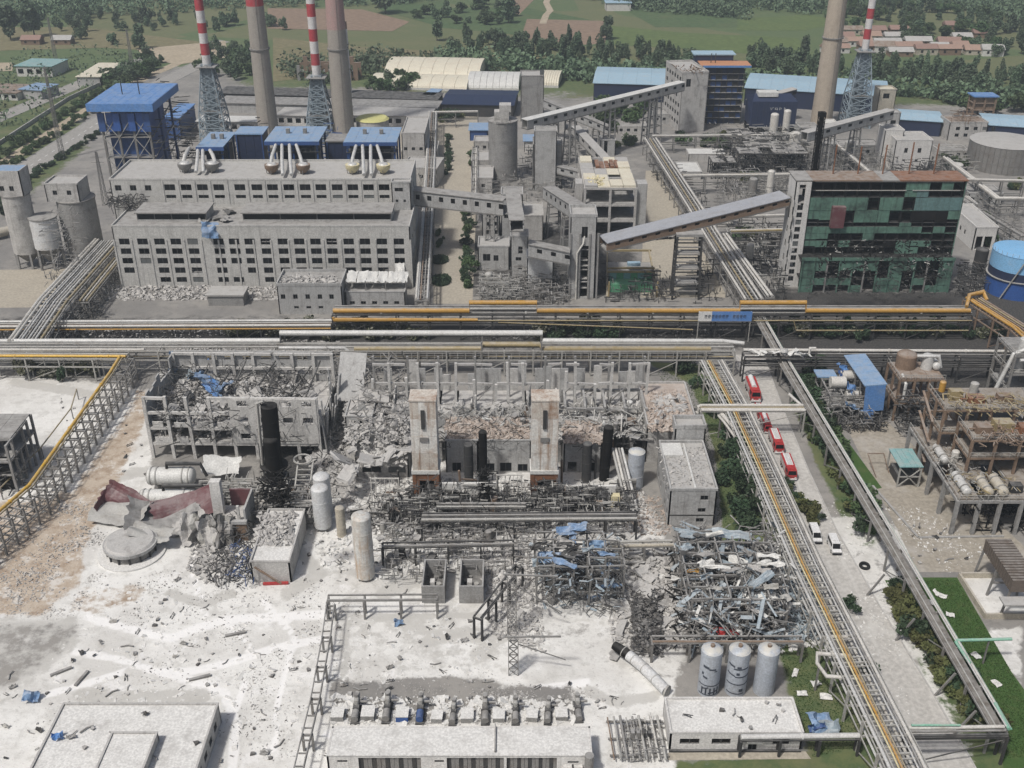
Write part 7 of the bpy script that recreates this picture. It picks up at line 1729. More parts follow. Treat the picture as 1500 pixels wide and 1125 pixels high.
for i,(px,lb) in enumerate(((1039,'grey-blue upright tank with faded dark writing, left of three in a row'),(1079,'grey-blue upright tank with faded rings of writing, middle of three in a row'),(1121,'plain grey-blue upright tank without writing, right of three in a row'))):
    T,h = column(lb,px,1022,962,1.75,'tank_grey',bands=0,name='upright_tank')
    T.rotation_euler = (0,0,0); B().ring([(0,0,h - 0.9),(0,0,h + 0.05),(0,0,h + 0.62),(0,0,h + 0.66)],[1.79,1.79,0.9,0.3],24).build('top_course','tank_grey',T,True); Bc(0,0,h + 0.5,h + 1.1,0.35,n=10).build('nozzle','rust_brown',T)
    def arc(z,a0,a1,hh=0.22,zs=0.0):
        b = B(); n = 8
        for k in range(n):
            t0,t1 = a0 + (a1 - a0) * k / n,a0 + (a1 - a0) * (k + 1) / n; zz0,zz1 = z + zs * k / n,z + zs * (k + 1) / n
            pr = [(math.sin(t) * rr,-math.cos(t) * rr,q) for t,q in ((t0,zz0),(t1,zz1)) for rr in (1.752,1.785)]
            (a,b_,c_,d_) = pr
            b.add([a,c_,(c_[0],c_[1],c_[2] + hh),(a[0],a[1],a[2] + hh),b_,d_,(d_[0],d_[1],d_[2] + hh),(b_[0],b_[1],b_[2] + hh)],B.BF)
        b.build('lettering','ink',T)
    if i == 0:
        arc(h * 0.70,-0.9,-0.3,0.45,-0.2); arc(h * 0.66,-0.3,0.35,0.3); arc(h * 0.62,0.2,0.5,0.2); arc(h * 0.52,-1.0,-0.8,0.5); arc(h * 0.46,-0.85,-0.4,0.35,-0.2); arc(h * 0.27,-1.3,1.3,0.18)
        for k in range(5): arc(h * 0.08,-0.9 + k * 0.4,-0.75 + k * 0.4,1.3); 
        arc(h * 0.17,-0.9,-0.2,0.25,0.5); arc(h * 0.09,-0.2,0.7,0.25,0.4); arc(h * 0.05,-1.2,1.0,0.18)
    if i == 1:
        arc(h * 0.74,-1.2,-0.5,0.35,-0.3); arc(h * 0.66,-0.6,0.9,0.25,0.1); arc(h * 0.70,-0.3,0.1,0.4); arc(h * 0.54,-1.3,-0.4,0.25,-0.4); arc(h * 0.48,-0.4,1.2,0.22,0.1); arc(h * 0.54,-0.3,0.0,0.5); arc(h * 0.30,-1.3,1.2,0.2); arc(h * 0.14,0.1,0.5,0.6); arc(h * 0.08,-1.2,0.6,0.18)
# fallen column, first stretch coloured black, the rest white
a,c_ = G(899,950,1.3),G(976,1012,1.2); T = thing('fallen_column','long white bent pipe column fallen on the ash with a black end','column',(a.x,a.y,0)); d = c_ - a
pts = [(d.x * t,d.y * t + 1.0 * math.sin(t * 3.1),1.2 + 0.9 * (1 - t)) for t in np.linspace(0,1,11)]
B().ring(pts[:4],[0.75,0.85,0.9,0.93],20).build('black_end','black_char',T,True); B().ring(pts[3:],[0.94] * 8,20).build('shell','tank_white',T,True); B().ring([pts[-1],(pts[-1][0] + 0.25,pts[-1][1] - 0.2,1.2)],[1.06,1.06],20).build('flange','pale_steel',T)
for i in range(2,9,2): B().ring([pts[i],[x + (y - x) * 0.12 for x,y in zip(pts[i],pts[i + 1])]],[0.99,0.99],20).build('band','pale_steel',T)
# horizontal vessels at the left
for x0,x1,py,zc,r,lb in ((214,286,697,3.2,1.95,'pale horizontal vessel on saddles in front of the left ruin, upper of two'),(203,288,728,2.2,1.7,'dust-covered horizontal vessel behind the torn curved sheets, lower of two')):
    a,c_ = G(x0,py,zc),G(x1,py,zc); T = thing('horizontal_vessel',lb,'vessel',(a.x,a.y,0)); l_ = (c_ - a).length
    Bt([(0.8,0,zc),(l_ - 0.8,0,zc)],r,28).build('shell','white_sheet',T,True); B().dome((l_ - 0.8,0,zc),(1,0,0),r,0.9,28).build('end_cap','white_sheet',T,True); B().dome((0.8,0,zc),(-1,0,0),r,0.6,28).build('end_cap','pale_steel',T,True)
    for x in (1.2,2.4,l_ - 2.6,l_ - 1.3): Bt([(x,0,zc),(x + 0.25,0,zc)],r + 0.14,28).build('flange','pale_steel',T,True)
    for x in (2.4,l_ - 2.6): Bx(x - 0.3,-r * 0.8,0,x + 0.3,r * 0.8,zc - r * 0.5).build('saddle','concrete',T)
    Bt([(l_ * 0.45,0,zc + r),(l_ * 0.45,0,zc + r + 1.2),(l_ + 1.5,0,zc + r + 1.2),(l_ + 2.5,0,zc)],0.35,10).build('pipe','dark_steel',T,True)
# tank base and its torn shell
p = G(187,822); T = thing('tank_base','round tank floor on a raised ring left after the tank was torn off','tank base',(p.x,p.y + 3,0))
Bc(0,0,0,0.35,6.6,n=48).build('plinth','ash',T); Bc(0,0,0.36,2.0,4.6,n=40).build('pedestal','steel',T); B().ring([(0,0,2.0),(0,0,2.7)],[5.2,5.25],48).build('rim','grey_render',T,True)
B().ring([(0,0,2.71),(0,0,3.1)],[4.9,4.5],48).build('floor_plate','pale_concrete',T,True)
for k in range(14): Bx(4.55,-0.15,0.36,4.9,0.15,2.0).build('bracket','dark_steel',T,rot=(0,0,k * 2 * math.pi / 14))
def curl(w,l,arc_,m,label,px,py,z,rot,amp=0.3,seed=1):
    """a curved piece of torn tank shell"""
    b = crumple(w,l,amp,seed,10,0.06); r = w / arc_
    b.v = [(r * math.sin(x / r),y,zz + r * (1 - math.cos(x / r))) for x,y,zz in b.v]
    o = single(b,'torn_shell',m,label,'metal sheet',G(px,py,z)); o.rotation_euler = rot; return o
curl(15,9,1.3,'steel','large grey curved sheet of tank shell lying over the vessels',238,762,1.6,(0.25,0.1,0.15),0.5,3); curl(13,6,0.9,'pale_steel','pale curved sheet of tank shell at the left of the torn pile',180,752,1.8,(0.2,-0.15,-0.2),0.5,5)
curl(11,6,1.2,'maroon','dark red torn shell sheet sticking up at the left',184,735,2.2,(0.9,0.3,-0.4),0.6,7); curl(14,6,0.9,'maroon','dark red torn shell sheet behind the large grey curved sheet',272,742,3.0,(0.8,-0.2,0.2),0.5,8)
curl(9,4,0.8,'pale_steel','pale bent sheet resting on the round tank floor',222,782,2.8,(0.15,0.1,-0.15),0.4,10); curl(8,5,0.5,'white_sheet','white folded sheet lying against the foot of the left ruin',324,682,3.0,(0.35,0.12,0.1),0.3,11)
curl(6,6,1.4,'maroon','small dark red curled sheet at the far left of the torn pile',160,740,1.6,(0.5,0.8,0.1),0.4,13); curl(7,6,1.0,'rubble','ash-crusted sheet hanging at the right of the torn pile',284,772,2.6,(0.6,-0.3,0.6),0.8,14)
# wreck of a small brick house in the middle of the torn pile
T = thing('wrecked_house','wrecked room with one white pillar and dark red walls right of the torn pile','ruin',G(318,792))
Bx(-1.2,4,0,0.9,5.6,11.5).build('pillar','white_wall',T); Bx(0,0,0,6.4,0.4,4.2).build('wall','rust_brown',T); Bx(6.0,0.42,0,6.4,8,7.4).build('wall','grey_render',T); Bx(1.6,7.6,0,6,8,7.4).build('wall','maroon',T)
Bx(-0.4,-0.3,4.21,6.6,0.5,4.9).build('lintel','grey_render',T); Bx(4.2,2,0,4.7,2.5,7).build('post','white_wall',T); Bx(0.4,0.6,3.2,5.8,7.5,3.5).build('floor_slab','rubble',T)
for k in range(6):
    o = crumple(3.6,6.5,1.2,140 + k).build('hanging_sheet',('rubble','pale_steel','steel')[k % 3],T,loc=(-5 + k * 1.5,-1 + R.uniform(-1.2,1),3.4)); o.rotation_euler = (1.2 + R.uniform(-0.3,0.3),R.uniform(-0.5,0.5),R.uniform(-0.5,0.5))
heap('rubble','rubble',[(285,780),(340,770),(345,850),(300,855),(275,835)],500,0.5,0,0.9,label='rubble and torn lining spilling down from the wrecked room')
tangle('wreckage','blue_steel',[(330,850),(372,850),(375,800),(340,800)],60,2.2,0.12,0.3,3,0.6,'dark bluish bars beside the white block'); tangle('wreckage','dark_steel',[(300,850),(368,850),(370,760),(330,760)],200,2.6,0.14,0.3,5,0.8,'dark torn metal between the wrecked room and the white block')
tangle('pipework','pale_steel',[(290,735),(400,735),(440,700),(300,705)],320,3.5,0.22,0.4,5,0.35,'pale pipes between the vessels and the thick black column'); tangle('pipework','steel',[(360,760),(470,760),(470,715),(420,725)],420,3.0,0.2,0.4,5,0.5,'grey pipework around the white upright tanks')
# white block with red beam
z = 4.8; Yb = YZ(853,0); T = block('concrete_block','whitish concrete block with caved-in roof and a red beam at its foot','building',(XA(366,Yb,z),Yb,0),(XA(424,Yb,z),Yb,0),z,YZ(747,z) - Yb,'pale_concrete','ash_roof',parapet=0.35)
heap('roof_rubble','rubble',[(375,800),(428,800),(434,752),(380,752)],420,0.55,z,0.6,label='rubble on the caved-in roof of the whitish block')
single(Bm((-2.4,0,0.3),(2.4,0.3,0.3),0.45),'fallen_beam','red_paint','short red beam lying at the foot of the whitish block','beam',G(404,857)); single(Bm((-2.6,0,4),(2.2,-0.4,0.4),0.3),'leaning_beam','rust_brown','thin beam leaning against the front of the whitish block','beam',G(396,855))
T = thing('leaning_walkway','leaning steel walkway frame with a round hatch beside the thick black column','frame',G(440,745)); 
for x in (-1.6,1.6): Bm((x,0,0.4),(x + 0.6,7,7.5),0.3).build('stringer','pale_steel',T)
for k in range(9): Bm((-1.6 + 0.07 * k,0.8 * k,0.6 + 0.8 * k),(1.6 + 0.07 * k,0.8 * k,0.6 + 0.8 * k),0.2).build('rung','pale_steel',T)
b = B(); pts = [(1.9 * math.cos(t),7 + 1.3 * math.sin(t),8 + 0.4 * math.sin(t)) for t in np.linspace(0,6.283,15)]; b.tube(pts,0.2,8); b.build('hatch_ring','pale_steel',T)
# right-hand building of the ruin
Y = YZ(770,0); z = ZT(Y,719); x0,x1 = XA(982,Y,z),XA(1051,Y,z); dep = YZ(648,z) - Y
hl = grid_holes(np.arange(3,dep - 1,3.4),[2.2,5.6],1.4,1.8,0.15)
T = block('annexe_building','grey-fronted building with dusty flat roof and holed side wall beside the garden strip','building',(x0,Y,0),(x1,Y,0),z,dep,'grey_render','dusty_roof',[(6.3,7.9,6.4,7.5),(6.0,7.6,3.4,4.4),(5.8,7.4,0.9,1.9)],(),hl,parapet=0.6)
Bx(0,-0.06,2.55,T['L'],-0.01,2.8).build('string_course','dark_steel',T); Bx(T['L'] * 0.52,0.5,z,T['L'] * 0.56,dep - 1,z + 0.35).build('roof_ridge','white_sheet',T); Bx(-0.1,dep - 6,z + 0.02,4.5,dep - 1,z + 0.5).build('roof_patch','white_sheet',T)
heap('roof_rubble','rubble',[(975,712),(1045,712),(1030,655),(962,655)],420,0.28,z + 0.02,0.05,label='bits of masonry on the dusty flat roof beside the garden strip')
Yp2 = YZ(649,z); zp = z + 3.2; block('penthouse','small grey penthouse with slotted roof at the back of the dusty flat roof','penthouse',(XA(990,Yp2,zp),Yp2 + 0.8,0),(XA(1035,Yp2,zp),Yp2 + 0.8,0),zp,4.5,'grey_render','dusty_roof',parapet=0.9)
Y2 = Yp2 + 6; z2 = z + 1.0; T = block('annexe_building','building with brick rubble covering its roof behind the small penthouse','building',(XA(948,Y2,z2),Y2,0),(XA(1022,Y2,z2),Y2,0),z2,YZ(561,z2) - Y2,'pale_concrete','brick_rubble',(),(),grid_holes(np.arange(3,20,3.6),[3,7],1.6,1.8,0.3),parapet=0.4)
heap('roof_rubble','brick_rubble',[(950,632),(1016,632),(1000,574),(950,574)],1100,0.5,z2 + 0.05,0.5,label='brick rubble covering the roof behind the small penthouse')
heap('roof_rubble','pale_concrete',[(956,620),(1008,620),(1000,578),(953,578)],160,1.0,z2 + 0.2,0.5,flat=0.25,label='pale broken slabs lying in the brick rubble on the roof')
T = thing('pipe_bundle','slanting bundle of pale pipes left of the grey upright tank','pipes',G(925,752))
for k in range(4): Bt([(k * 0.7 - 1,0,1.2),(k * 0.7 - 3.2,14,7.5)],0.3,10).build('pipe',('pale_steel','pipe_white','steel','pipe_silver')[k],T,True)
for y,zz in ((1,1.4),(7,4)): Bx(-2.6,y,0,1.6,y + 0.3,zz).build('support','steel',T)
# pipe runs in front of the cold boxes
for a,c_,zz,w_,lb,ps,m in (((618,760),(932,758),4.5,2.6,'dark pipe run in front of the two cold box towers',[(-1.0,5.0,0.3,'pale_steel'),(-0.2,4.9,0.22,'dark_steel'),(0.6,4.9,0.25,'steel'),(1.2,5.0,0.2,'dark_steel')],'dark_steel'),
                           ((560,800),(752,796),4.2,1.8,'thin dark pipe run above the two open concrete boxes',[(-0.6,4.6,0.25,'steel'),(0.5,4.6,0.2,'dark_steel')],'dark_steel'),
                           ((640,742),(770,742),5.0,2.0,'pipe run just below the left cold box tower',[(-0.6,5.4,0.22,'pale_steel'),(0.5,5.4,0.3,'steel')],'dark_steel'),
                           ((380,738),(460,738),3.6,1.6,'white twin pipe run left of the upright white tanks',[(-0.5,4,0.3,'pipe_white'),(0.5,4,0.25,'pipe_white')],'pale_steel'),
                           ((955,938),(1175,938),4.2,1.8,'thin brown pipe run behind the three upright tanks',[(-0.7,4.6,0.2,'rust_brown'),(0.6,4.6,0.2,'steel')],'steel'),
                           ((860,800),(985,797),3.6,2.0,'pale pipe run between the blue wreck and the grey wreck',[(-0.7,4,0.35,'beige_wall'),(0.6,4,0.3,'pale_steel')],'steel'),
                           ((480,877),(640,876),4.2,1.6,'thin double pipe run over the white ash left of the open concrete boxes',[(-0.7,4.5,0.16,'steel'),(0.7,4.5,0.16,'steel')],'steel'),
                           ((700,905),(760,830),5.0,1.6,'dark trestle line beside the open concrete boxes',[(-0.6,5.3,0.16,'dark_steel'),(0.6,5.3,0.16,'dark_steel')],'dark_steel'),
                           ((1085,1082),(1258,1080),3.4,1.2,'silver pipe in front of the crumpled blue shed',[(0,3.8,0.45,'pipe_silver')],'dark_steel')):
    rack('pipe_run',lb,[G(*a,zz),G(*c_,zz)],w_,[zz],6.0,ps,m,side=0.25,cat='pipe run',braces=False)
rack('ladder_run','long ladder-like steel cable run over the white ash, left of the pump row',[G(484,884,4),G(478,930,4),G(462,1020,4),G(436,1130,4),G(425,1190,4)],1.5,[3.6],7.0,[(-0.7,3.9,0.12,'steel'),(0.7,3.9,0.12,'steel')],'steel',rungs=2.2,side=0.2,cat='cable run',braces=False)
for px,py,h,lb in ((752,985,8,'low lattice tower on the grey yard below the blue wreck'),(750,925,13,'lattice tower left of the blue wreck')):
    T = thing('lattice_tower',lb,'tower',G(px,py)); k = B(); lattice(k,-0.8,0.8,-0.8,0.8,0,h,5,0.13); k.build('frame','steel',T); Bm((-1.5,0,h),(8,-0.6,h + 0.6 if h < 10 else h),0.25).build('arm','steel',T); Bm((0.8,0,h * 0.8),(9,0.5,h * 0.3),0.14).build('stay','steel',T)
for px0,px1,py,top,lb in ((546,586,742,700,'white railed frame panel in front of the flat white building'),(728,764,740,695,'leaning white railed frame between the burnt drum and the right cold box tower')):
    p,q = G(px0,py),G(px1,py); T = thing('railing_screen',lb,'railing',p); w_ = (q - p).length; h = ZT(p.y,top)
    for x in (0,w_): Bx(x - 0.12,-0.12,0,x + 0.12,0.12,h).build('post','pipe_white',T)
    for zz in (h * 0.4,h * 0.98): Bm((0,0,zz),(w_,0,zz),0.22).build('rail','pipe_white',T)
    for k in range(1,6): Bm((w_ * k / 6,0,h * 0.4),(w_ * k / 6,0,h),0.12).build('bar','pipe_white',T)
T = thing('burnt_machine','burnt black compressor with an orange drum beside the left cold box tower','machine',G(690,752)); Bx(-6,0,0,6,3.5,1.2).build('base','black_char',T)
for x in (-4,-1.5,3.8): Bt([(x,0.4,2.3),(x,3.2,2.3)],1.25,16).build('casing','black_char',T,True)
Bc(4.9,-0.8,0,4.6,0.8,n=16).build('drum','rust_brown',T,True); Bx(-6.2,3.8,0,5.5,4.4,5).build('back_panel','ash',T)
T = thing('burnt_machine','burnt dark compressor frame right of the right cold box tower','machine',G(868,750)); Bx(-5.5,0,0,5,3.5,1.2).build('base','black_char',T)
for x in (-3.6,-1,2): Bt([(x,0.4,2.3),(x,3.2,2.3)],1.2,16).build('casing','dark_steel',T,True)
Bx(3.8,-0.4,0,5.6,1,4.2).build('cabinet','insulation',T); Bx(-5.6,3.8,0,5.2,4.3,4).build('back_panel','ash',T)
for m,n_,lb in (('dark_steel',900,'dark burnt pipework below the two cold box towers'),('pale_steel',520,'pale pipework below the two cold box towers')): tangle('pipework',m,[(540,760),(935,760),(925,712),(640,716),(550,735)],n_,2.6,0.17,0.3,5,0.35,lb)
tangle('pipework','steel',[(560,850),(775,830),(775,765),(560,765)],420,2.8,0.14,0.3,4,0.4,'thin grey pipework around the open concrete boxes')
heap('rubble','rubble',[(500,690),(945,720),(980,780),(770,800),(560,790),(480,740)],2600,0.42,0,0.1,label='grey rubble strewn below the cold box towers'); heap('rubble','ash',[(440,740),(600,700),(760,800),(560,850),(470,830)],1300,0.5,0,0.1,label='ash-covered lumps strewn round the upright white tanks')
heap('rubble','rubble',[(700,800),(780,780),(800,960),(720,930)],1300,0.42,0,0.2,label='rubble strewn right of the open concrete boxes'); heap('rubble','rubble',[(880,800),(985,790),(1010,950),(900,960)],1700,0.5,0,0.3,label='rubble strewn between the two steel wrecks'); heap('rubble','brick_rubble',[(900,725),(975,725),(985,785),(920,785)],420,0.35,0,0.1,label='rubble on the lane left of the grey-fronted building')
# two open concrete boxes
for a,c_,lb in ((617,651,'open-topped grey concrete box with junk inside, left of two'),(672,708,'open-topped grey concrete box with junk inside, right of two')):
    Y = YZ(884,0); z = ZT(Y,859); x0,x1 = XA(a,Y,z),XA(c_,Y,z); w_ = x1 - x0; d = YZ(819,z) - Y; T = thing('concrete_box',lb,'box',(x0,Y,0))
    for q in ((0,0,w_,0.3),(0,d - 0.3,w_,d),(0,0.3,0.3,d - 0.3),(w_ - 0.3,0.3,w_,d - 0.3)): Bx(q[0],q[1],0,q[2],q[3],z).build('wall','concrete',T)
    Bx(0.3,0.3,0,w_ - 0.3,d - 0.3,0.3).build('floor','dark_rubble',T); Bx(w_ * 0.3,d * 0.45,0.3,w_ * 0.5,d * 0.6,2).build('cabinet','white_wall',T); Bc(w_ * 0.68,d * 0.5,0.3,1.5,0.5,n=10).build('pump','pale_steel',T)
    for k in range(9): B().cbox((R.uniform(0.8,w_ - 0.8),R.uniform(0.8,d - 0.8),0.5),R.uniform(0.4,1),0.4,0.5).build('junk',R.choice(('dark_steel','steel','rubble')),T)
# two steel wrecks with torn sheeting
def wreck(label,pa,pc,h,back,nx,ny,sheets,cols,m,seed,n_s):
    A,C_ = G(*pa),G(*pc); d = YZ(back,h) - A.y
    T = frame('steel_wreck',label,'wreck',A,C_,d,[h * 0.35,h * 0.68,h],nx,ny,m,0.34,[],'steel',0.16,jolt=0.45); L_ = T['L']
    for k in range(n_s):
        o = crumple(R.uniform(1.8,5.0),R.uniform(0.5,1.6),0.4,seed + k % 9,6).build('torn_sheet',R.choice(sheets),T,loc=(R.uniform(0,L_),R.uniform(0,d),R.choice((h * 0.35,h * 0.68,h,h * 0.1)) + R.uniform(0,0.6))); o.rotation_euler = (R.uniform(-0.6,0.6),R.uniform(-0.3,0.3),R.choice((R.gauss(0,0.3),R.gauss(0.2,0.4),R.uniform(0,3.1))))
    return T,L_,d
T,L_,d = wreck('collapsed steel frame with blue torn sheets, left of the two steel wrecks',(786,885),(912,885),9.0,778,5,4,('blue_sheet','ice_sheet','steel','pale_steel','blue_sheet','dark_steel','dark_steel','rubble'),0,'steel',200,46)
tangle('bent_bars','dark_steel',[(790,880),(912,880),(908,800),(785,800)],380,3.4,0.1,0.4,8.5,0.35,parent=T); tangle('bent_bars','ice_sheet',[(790,880),(912,880),(908,800),(785,800)],180,1.6,0.3,0.4,8.5,0.6,parent=T,flat=0.15)
for px,py,z,s,rot,lb in ((835,777,9.6,5,(0.2,0.2,0.3),'blue sheet draped on top of the left steel wreck'),(875,797,8.4,3.2,(1.2,0.1,0.1),'upright blue panel at the right of the left steel wreck'),(806,817,7.6,4.5,(1.3,0,0),'long dark blue panel across the front of the left steel wreck'),(846,772,10,4,(0.3,-0.3,-0.3),'twisted blue and white sheet at the top of the left steel wreck')):
    o = single(crumple(s,s * 0.5,0.6,int(px),7),'torn_sheet','pale_blue_roof' if z == 8.4 else 'blue_sheet',lb,'metal sheet',G(px,py,z)); o.rotation_euler = rot
T,L_,d = wreck('large collapsed steel shed with twisted pale sheets, right of the two steel wrecks',(1008,938),(1148,938),9.5,778,5,6,('ice_sheet','ice_sheet','white_sheet','pale_steel','steel','dark_steel','white_sheet','rubble','pale_steel'),0,'steel',300,105)
tangle('bent_bars','steel',[(1005,935),(1150,935),(1130,785),(990,785)],800,3.6,0.15,0.4,9,0.45,parent=T); tangle('strips','ice_sheet',[(1005,930),(1150,930),(1130,790),(990,790)],250,4.6,0.5,0.4,9,0.4,parent=T,flat=0.12); tangle('strips','white_sheet',[(1005,930),(1170,930),(1150,790),(1000,790)],170,3.6,0.4,0.4,8,0.4,parent=T,flat=0.12); tangle('bent_bars','black_char',[(985,940),(1150,940),(1130,800),(975,800)],500,2.6,0.2,0.3,4,0.5,parent=T)
for px,py,z,s,rot,m,lb in ((1022,782,9.6,7,(0.15,0.1,0.15),'ice_sheet','long pale blue roof sheet at the top left of the right steel wreck'),(1072,783,9.6,7,(0.2,0.0,-0.1),'ice_sheet','long pale blue roof sheet at the top right of the right steel wreck'),(1090,826,8,6,(0.4,0.2,-0.4),'white_sheet','bright white folded sheet in the middle of the right steel wreck'),(1110,872,7,6.5,(0.2,-0.2,-0.3),'white_sheet','long white strip across the front of the right steel wreck'),
                          (1018,836,7,3,(0.2,0,0.1),'pipe_yellow','short orange panel in the left half of the right steel wreck'),(1062,925,2.5,5,(0.5,0,0.05),'red_paint','torn red panel at the foot of the right steel wreck')):
    o = single(crumple(s,s * 0.32,0.5,int(px) + 1,7),'torn_sheet',m,lb,'metal sheet',G(px,py,z)); o.rotation_euler = rot
tangle('wreckage','dark_steel',[(925,955),(970,955),(965,868),(925,870)],220,1.5,0.14,0.2,4,0.6,'dark heap of burnt scrap between the two steel wrecks'); heap('rubble','dark_rubble',[(925,958),(972,958),(966,868),(924,870)],500,0.6,0,1.8,label='dark rubble under the burnt scrap between the two steel wrecks')
tangle('wreckage','ice_sheet',[(1130,950),(1215,930),(1190,830),(1140,820)],520,2.0,0.3,0.1,1.8,0.5,'pale torn strips spilling from the right steel wreck towards the rack',flat=0.2); heap('rubble','ash',[(1130,960),(1220,940),(1200,830),(1140,820)],700,0.5,0,0.3,label='ash-covered scraps below the long rack with yellow pipes')

# ------------------------------------------------------------ right-hand process structures
Y = YZ(622,0); z = ZT(Y,566); x0,x1 = XA(1273,Y,z),XA(1300,Y,z); dep = YZ(521,z) - Y
T = thing('blue_shed','half-collapsed shed with bright blue roof beside the two process frames','shed',(x0,Y,0)); w_ = x1 - x0 + 0.4; T.rotation_euler = (0,-0.07,0.03)
for k,(dx,dy,zz,m_) in enumerate(((-1.6,2,4.0,'blue_sheet'),(-1.2,7,6.5,'blue_roof'),(-1.8,11,7.5,'blue_steel'),(-0.8,14,8,'blue_roof'))): o = crumple(3.2,3.6,0.9,700 + k).build('torn_side',m_,T,loc=(dx,dy,zz)); o.rotation_euler = (R.uniform(-0.4,0.4),R.uniform(0.5,1.2),R.uniform(-0.4,0.4))
for i in range(5): Bx(-0.3,dep * i / 5,z,w_ + 0.3,dep * (i + 1) / 5 - 0.05,z + 0.25).build('roof_panel','pale_blue_roof',T)
Bx(0,0,3.6,w_,0.2,z - 0.02).build('end_wall','blue_roof',T); Bx(0.2,-0.3,0.4,w_ * 0.5,0.0,3.8).build('torn_panel','blue_roof',T)
for x in (0.2,w_ - 0.2):
    for y in np.linspace(0.4,dep - 0.4,5): Bx(x - 0.15,y - 0.15,0,x + 0.15,y + 0.15,z - 0.03).build('column','steel',T)
T = frame('vessel_structure','low steel frame with vessels on its deck left of the blue roof','frame',G(1212,612),G(1268,612),13,[3.2,6.2],3,3,'steel',0.32,[3.2],'steel',0.1,jolt=0.2)
for x,y,zz,r in ((2.5,4,6.4,1.4),(6,8,6.4,1.2),(6.4,3,3.6,1.1)): Bt([(x - 1.8,y,zz + r),(x + 1.8,y,zz + r)],r,16).build('vessel','pipe_white',T,True); 
Bx(-1,9,6.3,4,13,6.6).build('blue_panel','pale_blue_roof',T)
tangle('pipework','steel',[(1205,618),(1285,618),(1262,560),(1200,560)],300,2.2,0.16,0.3,6.5,0.5,parent=T); tangle('wreckage','dark_steel',[(1210,625),(1300,625),(1300,600),(1215,600)],300,2.4,0.18,0.2,3.0,0.5,'dark scrap spilling out below the blue roof')
def deckframe(name,label,A,dx,dy,levels,nx,ny,m,dm,gear,cw=0.5):
    T = frame('steel_structure',label,'process structure',A,A + Vector((dx,0,0)),dy,levels,nx,ny,m,cw,levels,dm,0.03,jolt=0.05); T.name = name
    for zz in levels:
        rl = B(); 
        for x in np.arange(0,dx + 0.1,dx / (nx * 3)): rl.beam((x,-0.25,zz + 0.2),(x,-0.25,zz + 1.3),0.09)
        rl.beam((0,-0.25,zz + 1.3),(dx,-0.25,zz + 1.3),0.1); rl.beam((0,-0.25,zz + 0.75),(dx,-0.25,zz + 0.75),0.07)
        for y in np.arange(0,dy + 0.1,dy / (ny * 3)): rl.beam((-0.3,y,zz + 0.2),(-0.3,y,zz + 1.3),0.09)
        rl.beam((-0.3,0,zz + 1.3),(-0.3,dy,zz + 1.3),0.1); rl.build('railing','pale_steel',T)
    for kind,x,y,zz,r,l_,mm in gear:
        if kind == 'h': 
            Bt([(x,y - l_ / 2,zz + r + 0.3),(x,y + l_ / 2,zz + r + 0.3)],r,20).build('vessel',mm,T,True); B().dome((x,y - l_ / 2,zz + r + 0.3),(0,-1,0),r,r * 0.45,20).build('end_cap',mm,T,True)
            for yy in (y - l_ * 0.3,y + l_ * 0.3): Bt([(x,yy - .15,zz + r + 0.3),(x,yy + .15,zz + r + 0.3)],r + 0.12,20).build('flange','steel',T); Bx(x - r * 0.7,yy - 0.2,zz + 0.2,x + r * 0.7,yy + 0.2,zz + 0.6).build('saddle','steel',T)
        elif kind == 'v': Bc(x,y,zz + 0.2,zz + l_,r,n=20).build('drum',mm,T,True); B().dome((x,y,zz + l_),(0,0,1),r,r * 0.4,20).build('dome',mm,T,True)
        else: B().cbox((x,y,zz + 0.2 + l_ / 2),r * 2,r * 1.4,l_).build('machine',mm,T); Bt([(x - r,y,zz + l_ * 0.6),(x - r - 1.4,y,zz + l_ * 0.6),(x - r - 1.4,y - 1,zz + 0.4)],0.18,8).build('pipe',mm,T,True)
    return T
A = G(1325,616); Yd = A.y; zd = ZT(Yd,556)
T = deckframe('pump_deck','tan deck on tall legs with a big fan and silver pipes behind the blue shed',Vector((XA(1319,Yd,zd),Yd,0)),XA(1384,Yd,zd) - XA(1319,Yd,zd),YZ(531,zd) - Yd,[zd * 0.45,zd],3,2,'rust_brown','rust_brown',[('v',3.2,6.5,zd,2.4,3.4,'rust_brown'),('v',8,5.5,zd,1.4,3.6,'pipe_silver'),('h',10,6,zd,1.0,3.5,'pipe_silver')])
Bt([(5,5,zd + 3.8),(7.5,4.5,zd + 4),(10,4.5,zd + 4),(11,4.5,zd + 1)],0.42,10).build('silver_pipe','pipe_silver',T,True); Bt([(1,2,zd + 0.4),(1.4,-0.4,zd - 1),(1.4,-0.4,zd - 5)],0.34,10).build('silver_pipe','pipe_silver',T,True)
tangle('pipework','dark_steel',[(1320,616),(1390,616),(1384,590),(1312,590)],260,2.4,0.2,0.3,zd - 1,0.4,parent=T)
Y = YZ(782,0); z = ZT(Y,733); x0 = XA(1404,Y,z); dyl = YZ(626,z) - Y
rng = [('h',2.0,4.5,z,0.9,6.5,'pipe_silver'),('h',6.3,3.4,z,0.95,5.0,'beige_wall'),('h',9.2,3.6,z,1.05,5.5,'beige_wall'),('h',1.9,16.0,z,0.85,5.5,'pipe_silver'),('m',12.5,3,z,1.2,1.8,'dark_steel'),('v',4.4,14.5,z,0.8,2.6,'pipe_white')]
T = deckframe('process_deck','large tan concrete deck on rows of legs at the right edge, with vessels on it',Vector((x0,Y,0)),26,dyl,[z],6,4,'concrete','deck_brown',rng,0.7)
tangle('deck_pipes','pipe_ochre',[(1405,725),(1500,725),(1480,690),(1390,690)],60,1.6,0.14,z + 0.4,z + 2,0.2,parent=T); tangle('deck_pipes','pale_steel',[(1405,728),(1500,728),(1400,650),(1350,650)],110,1.5,0.14,z + 0.4,z + 2.2,0.3,parent=T)
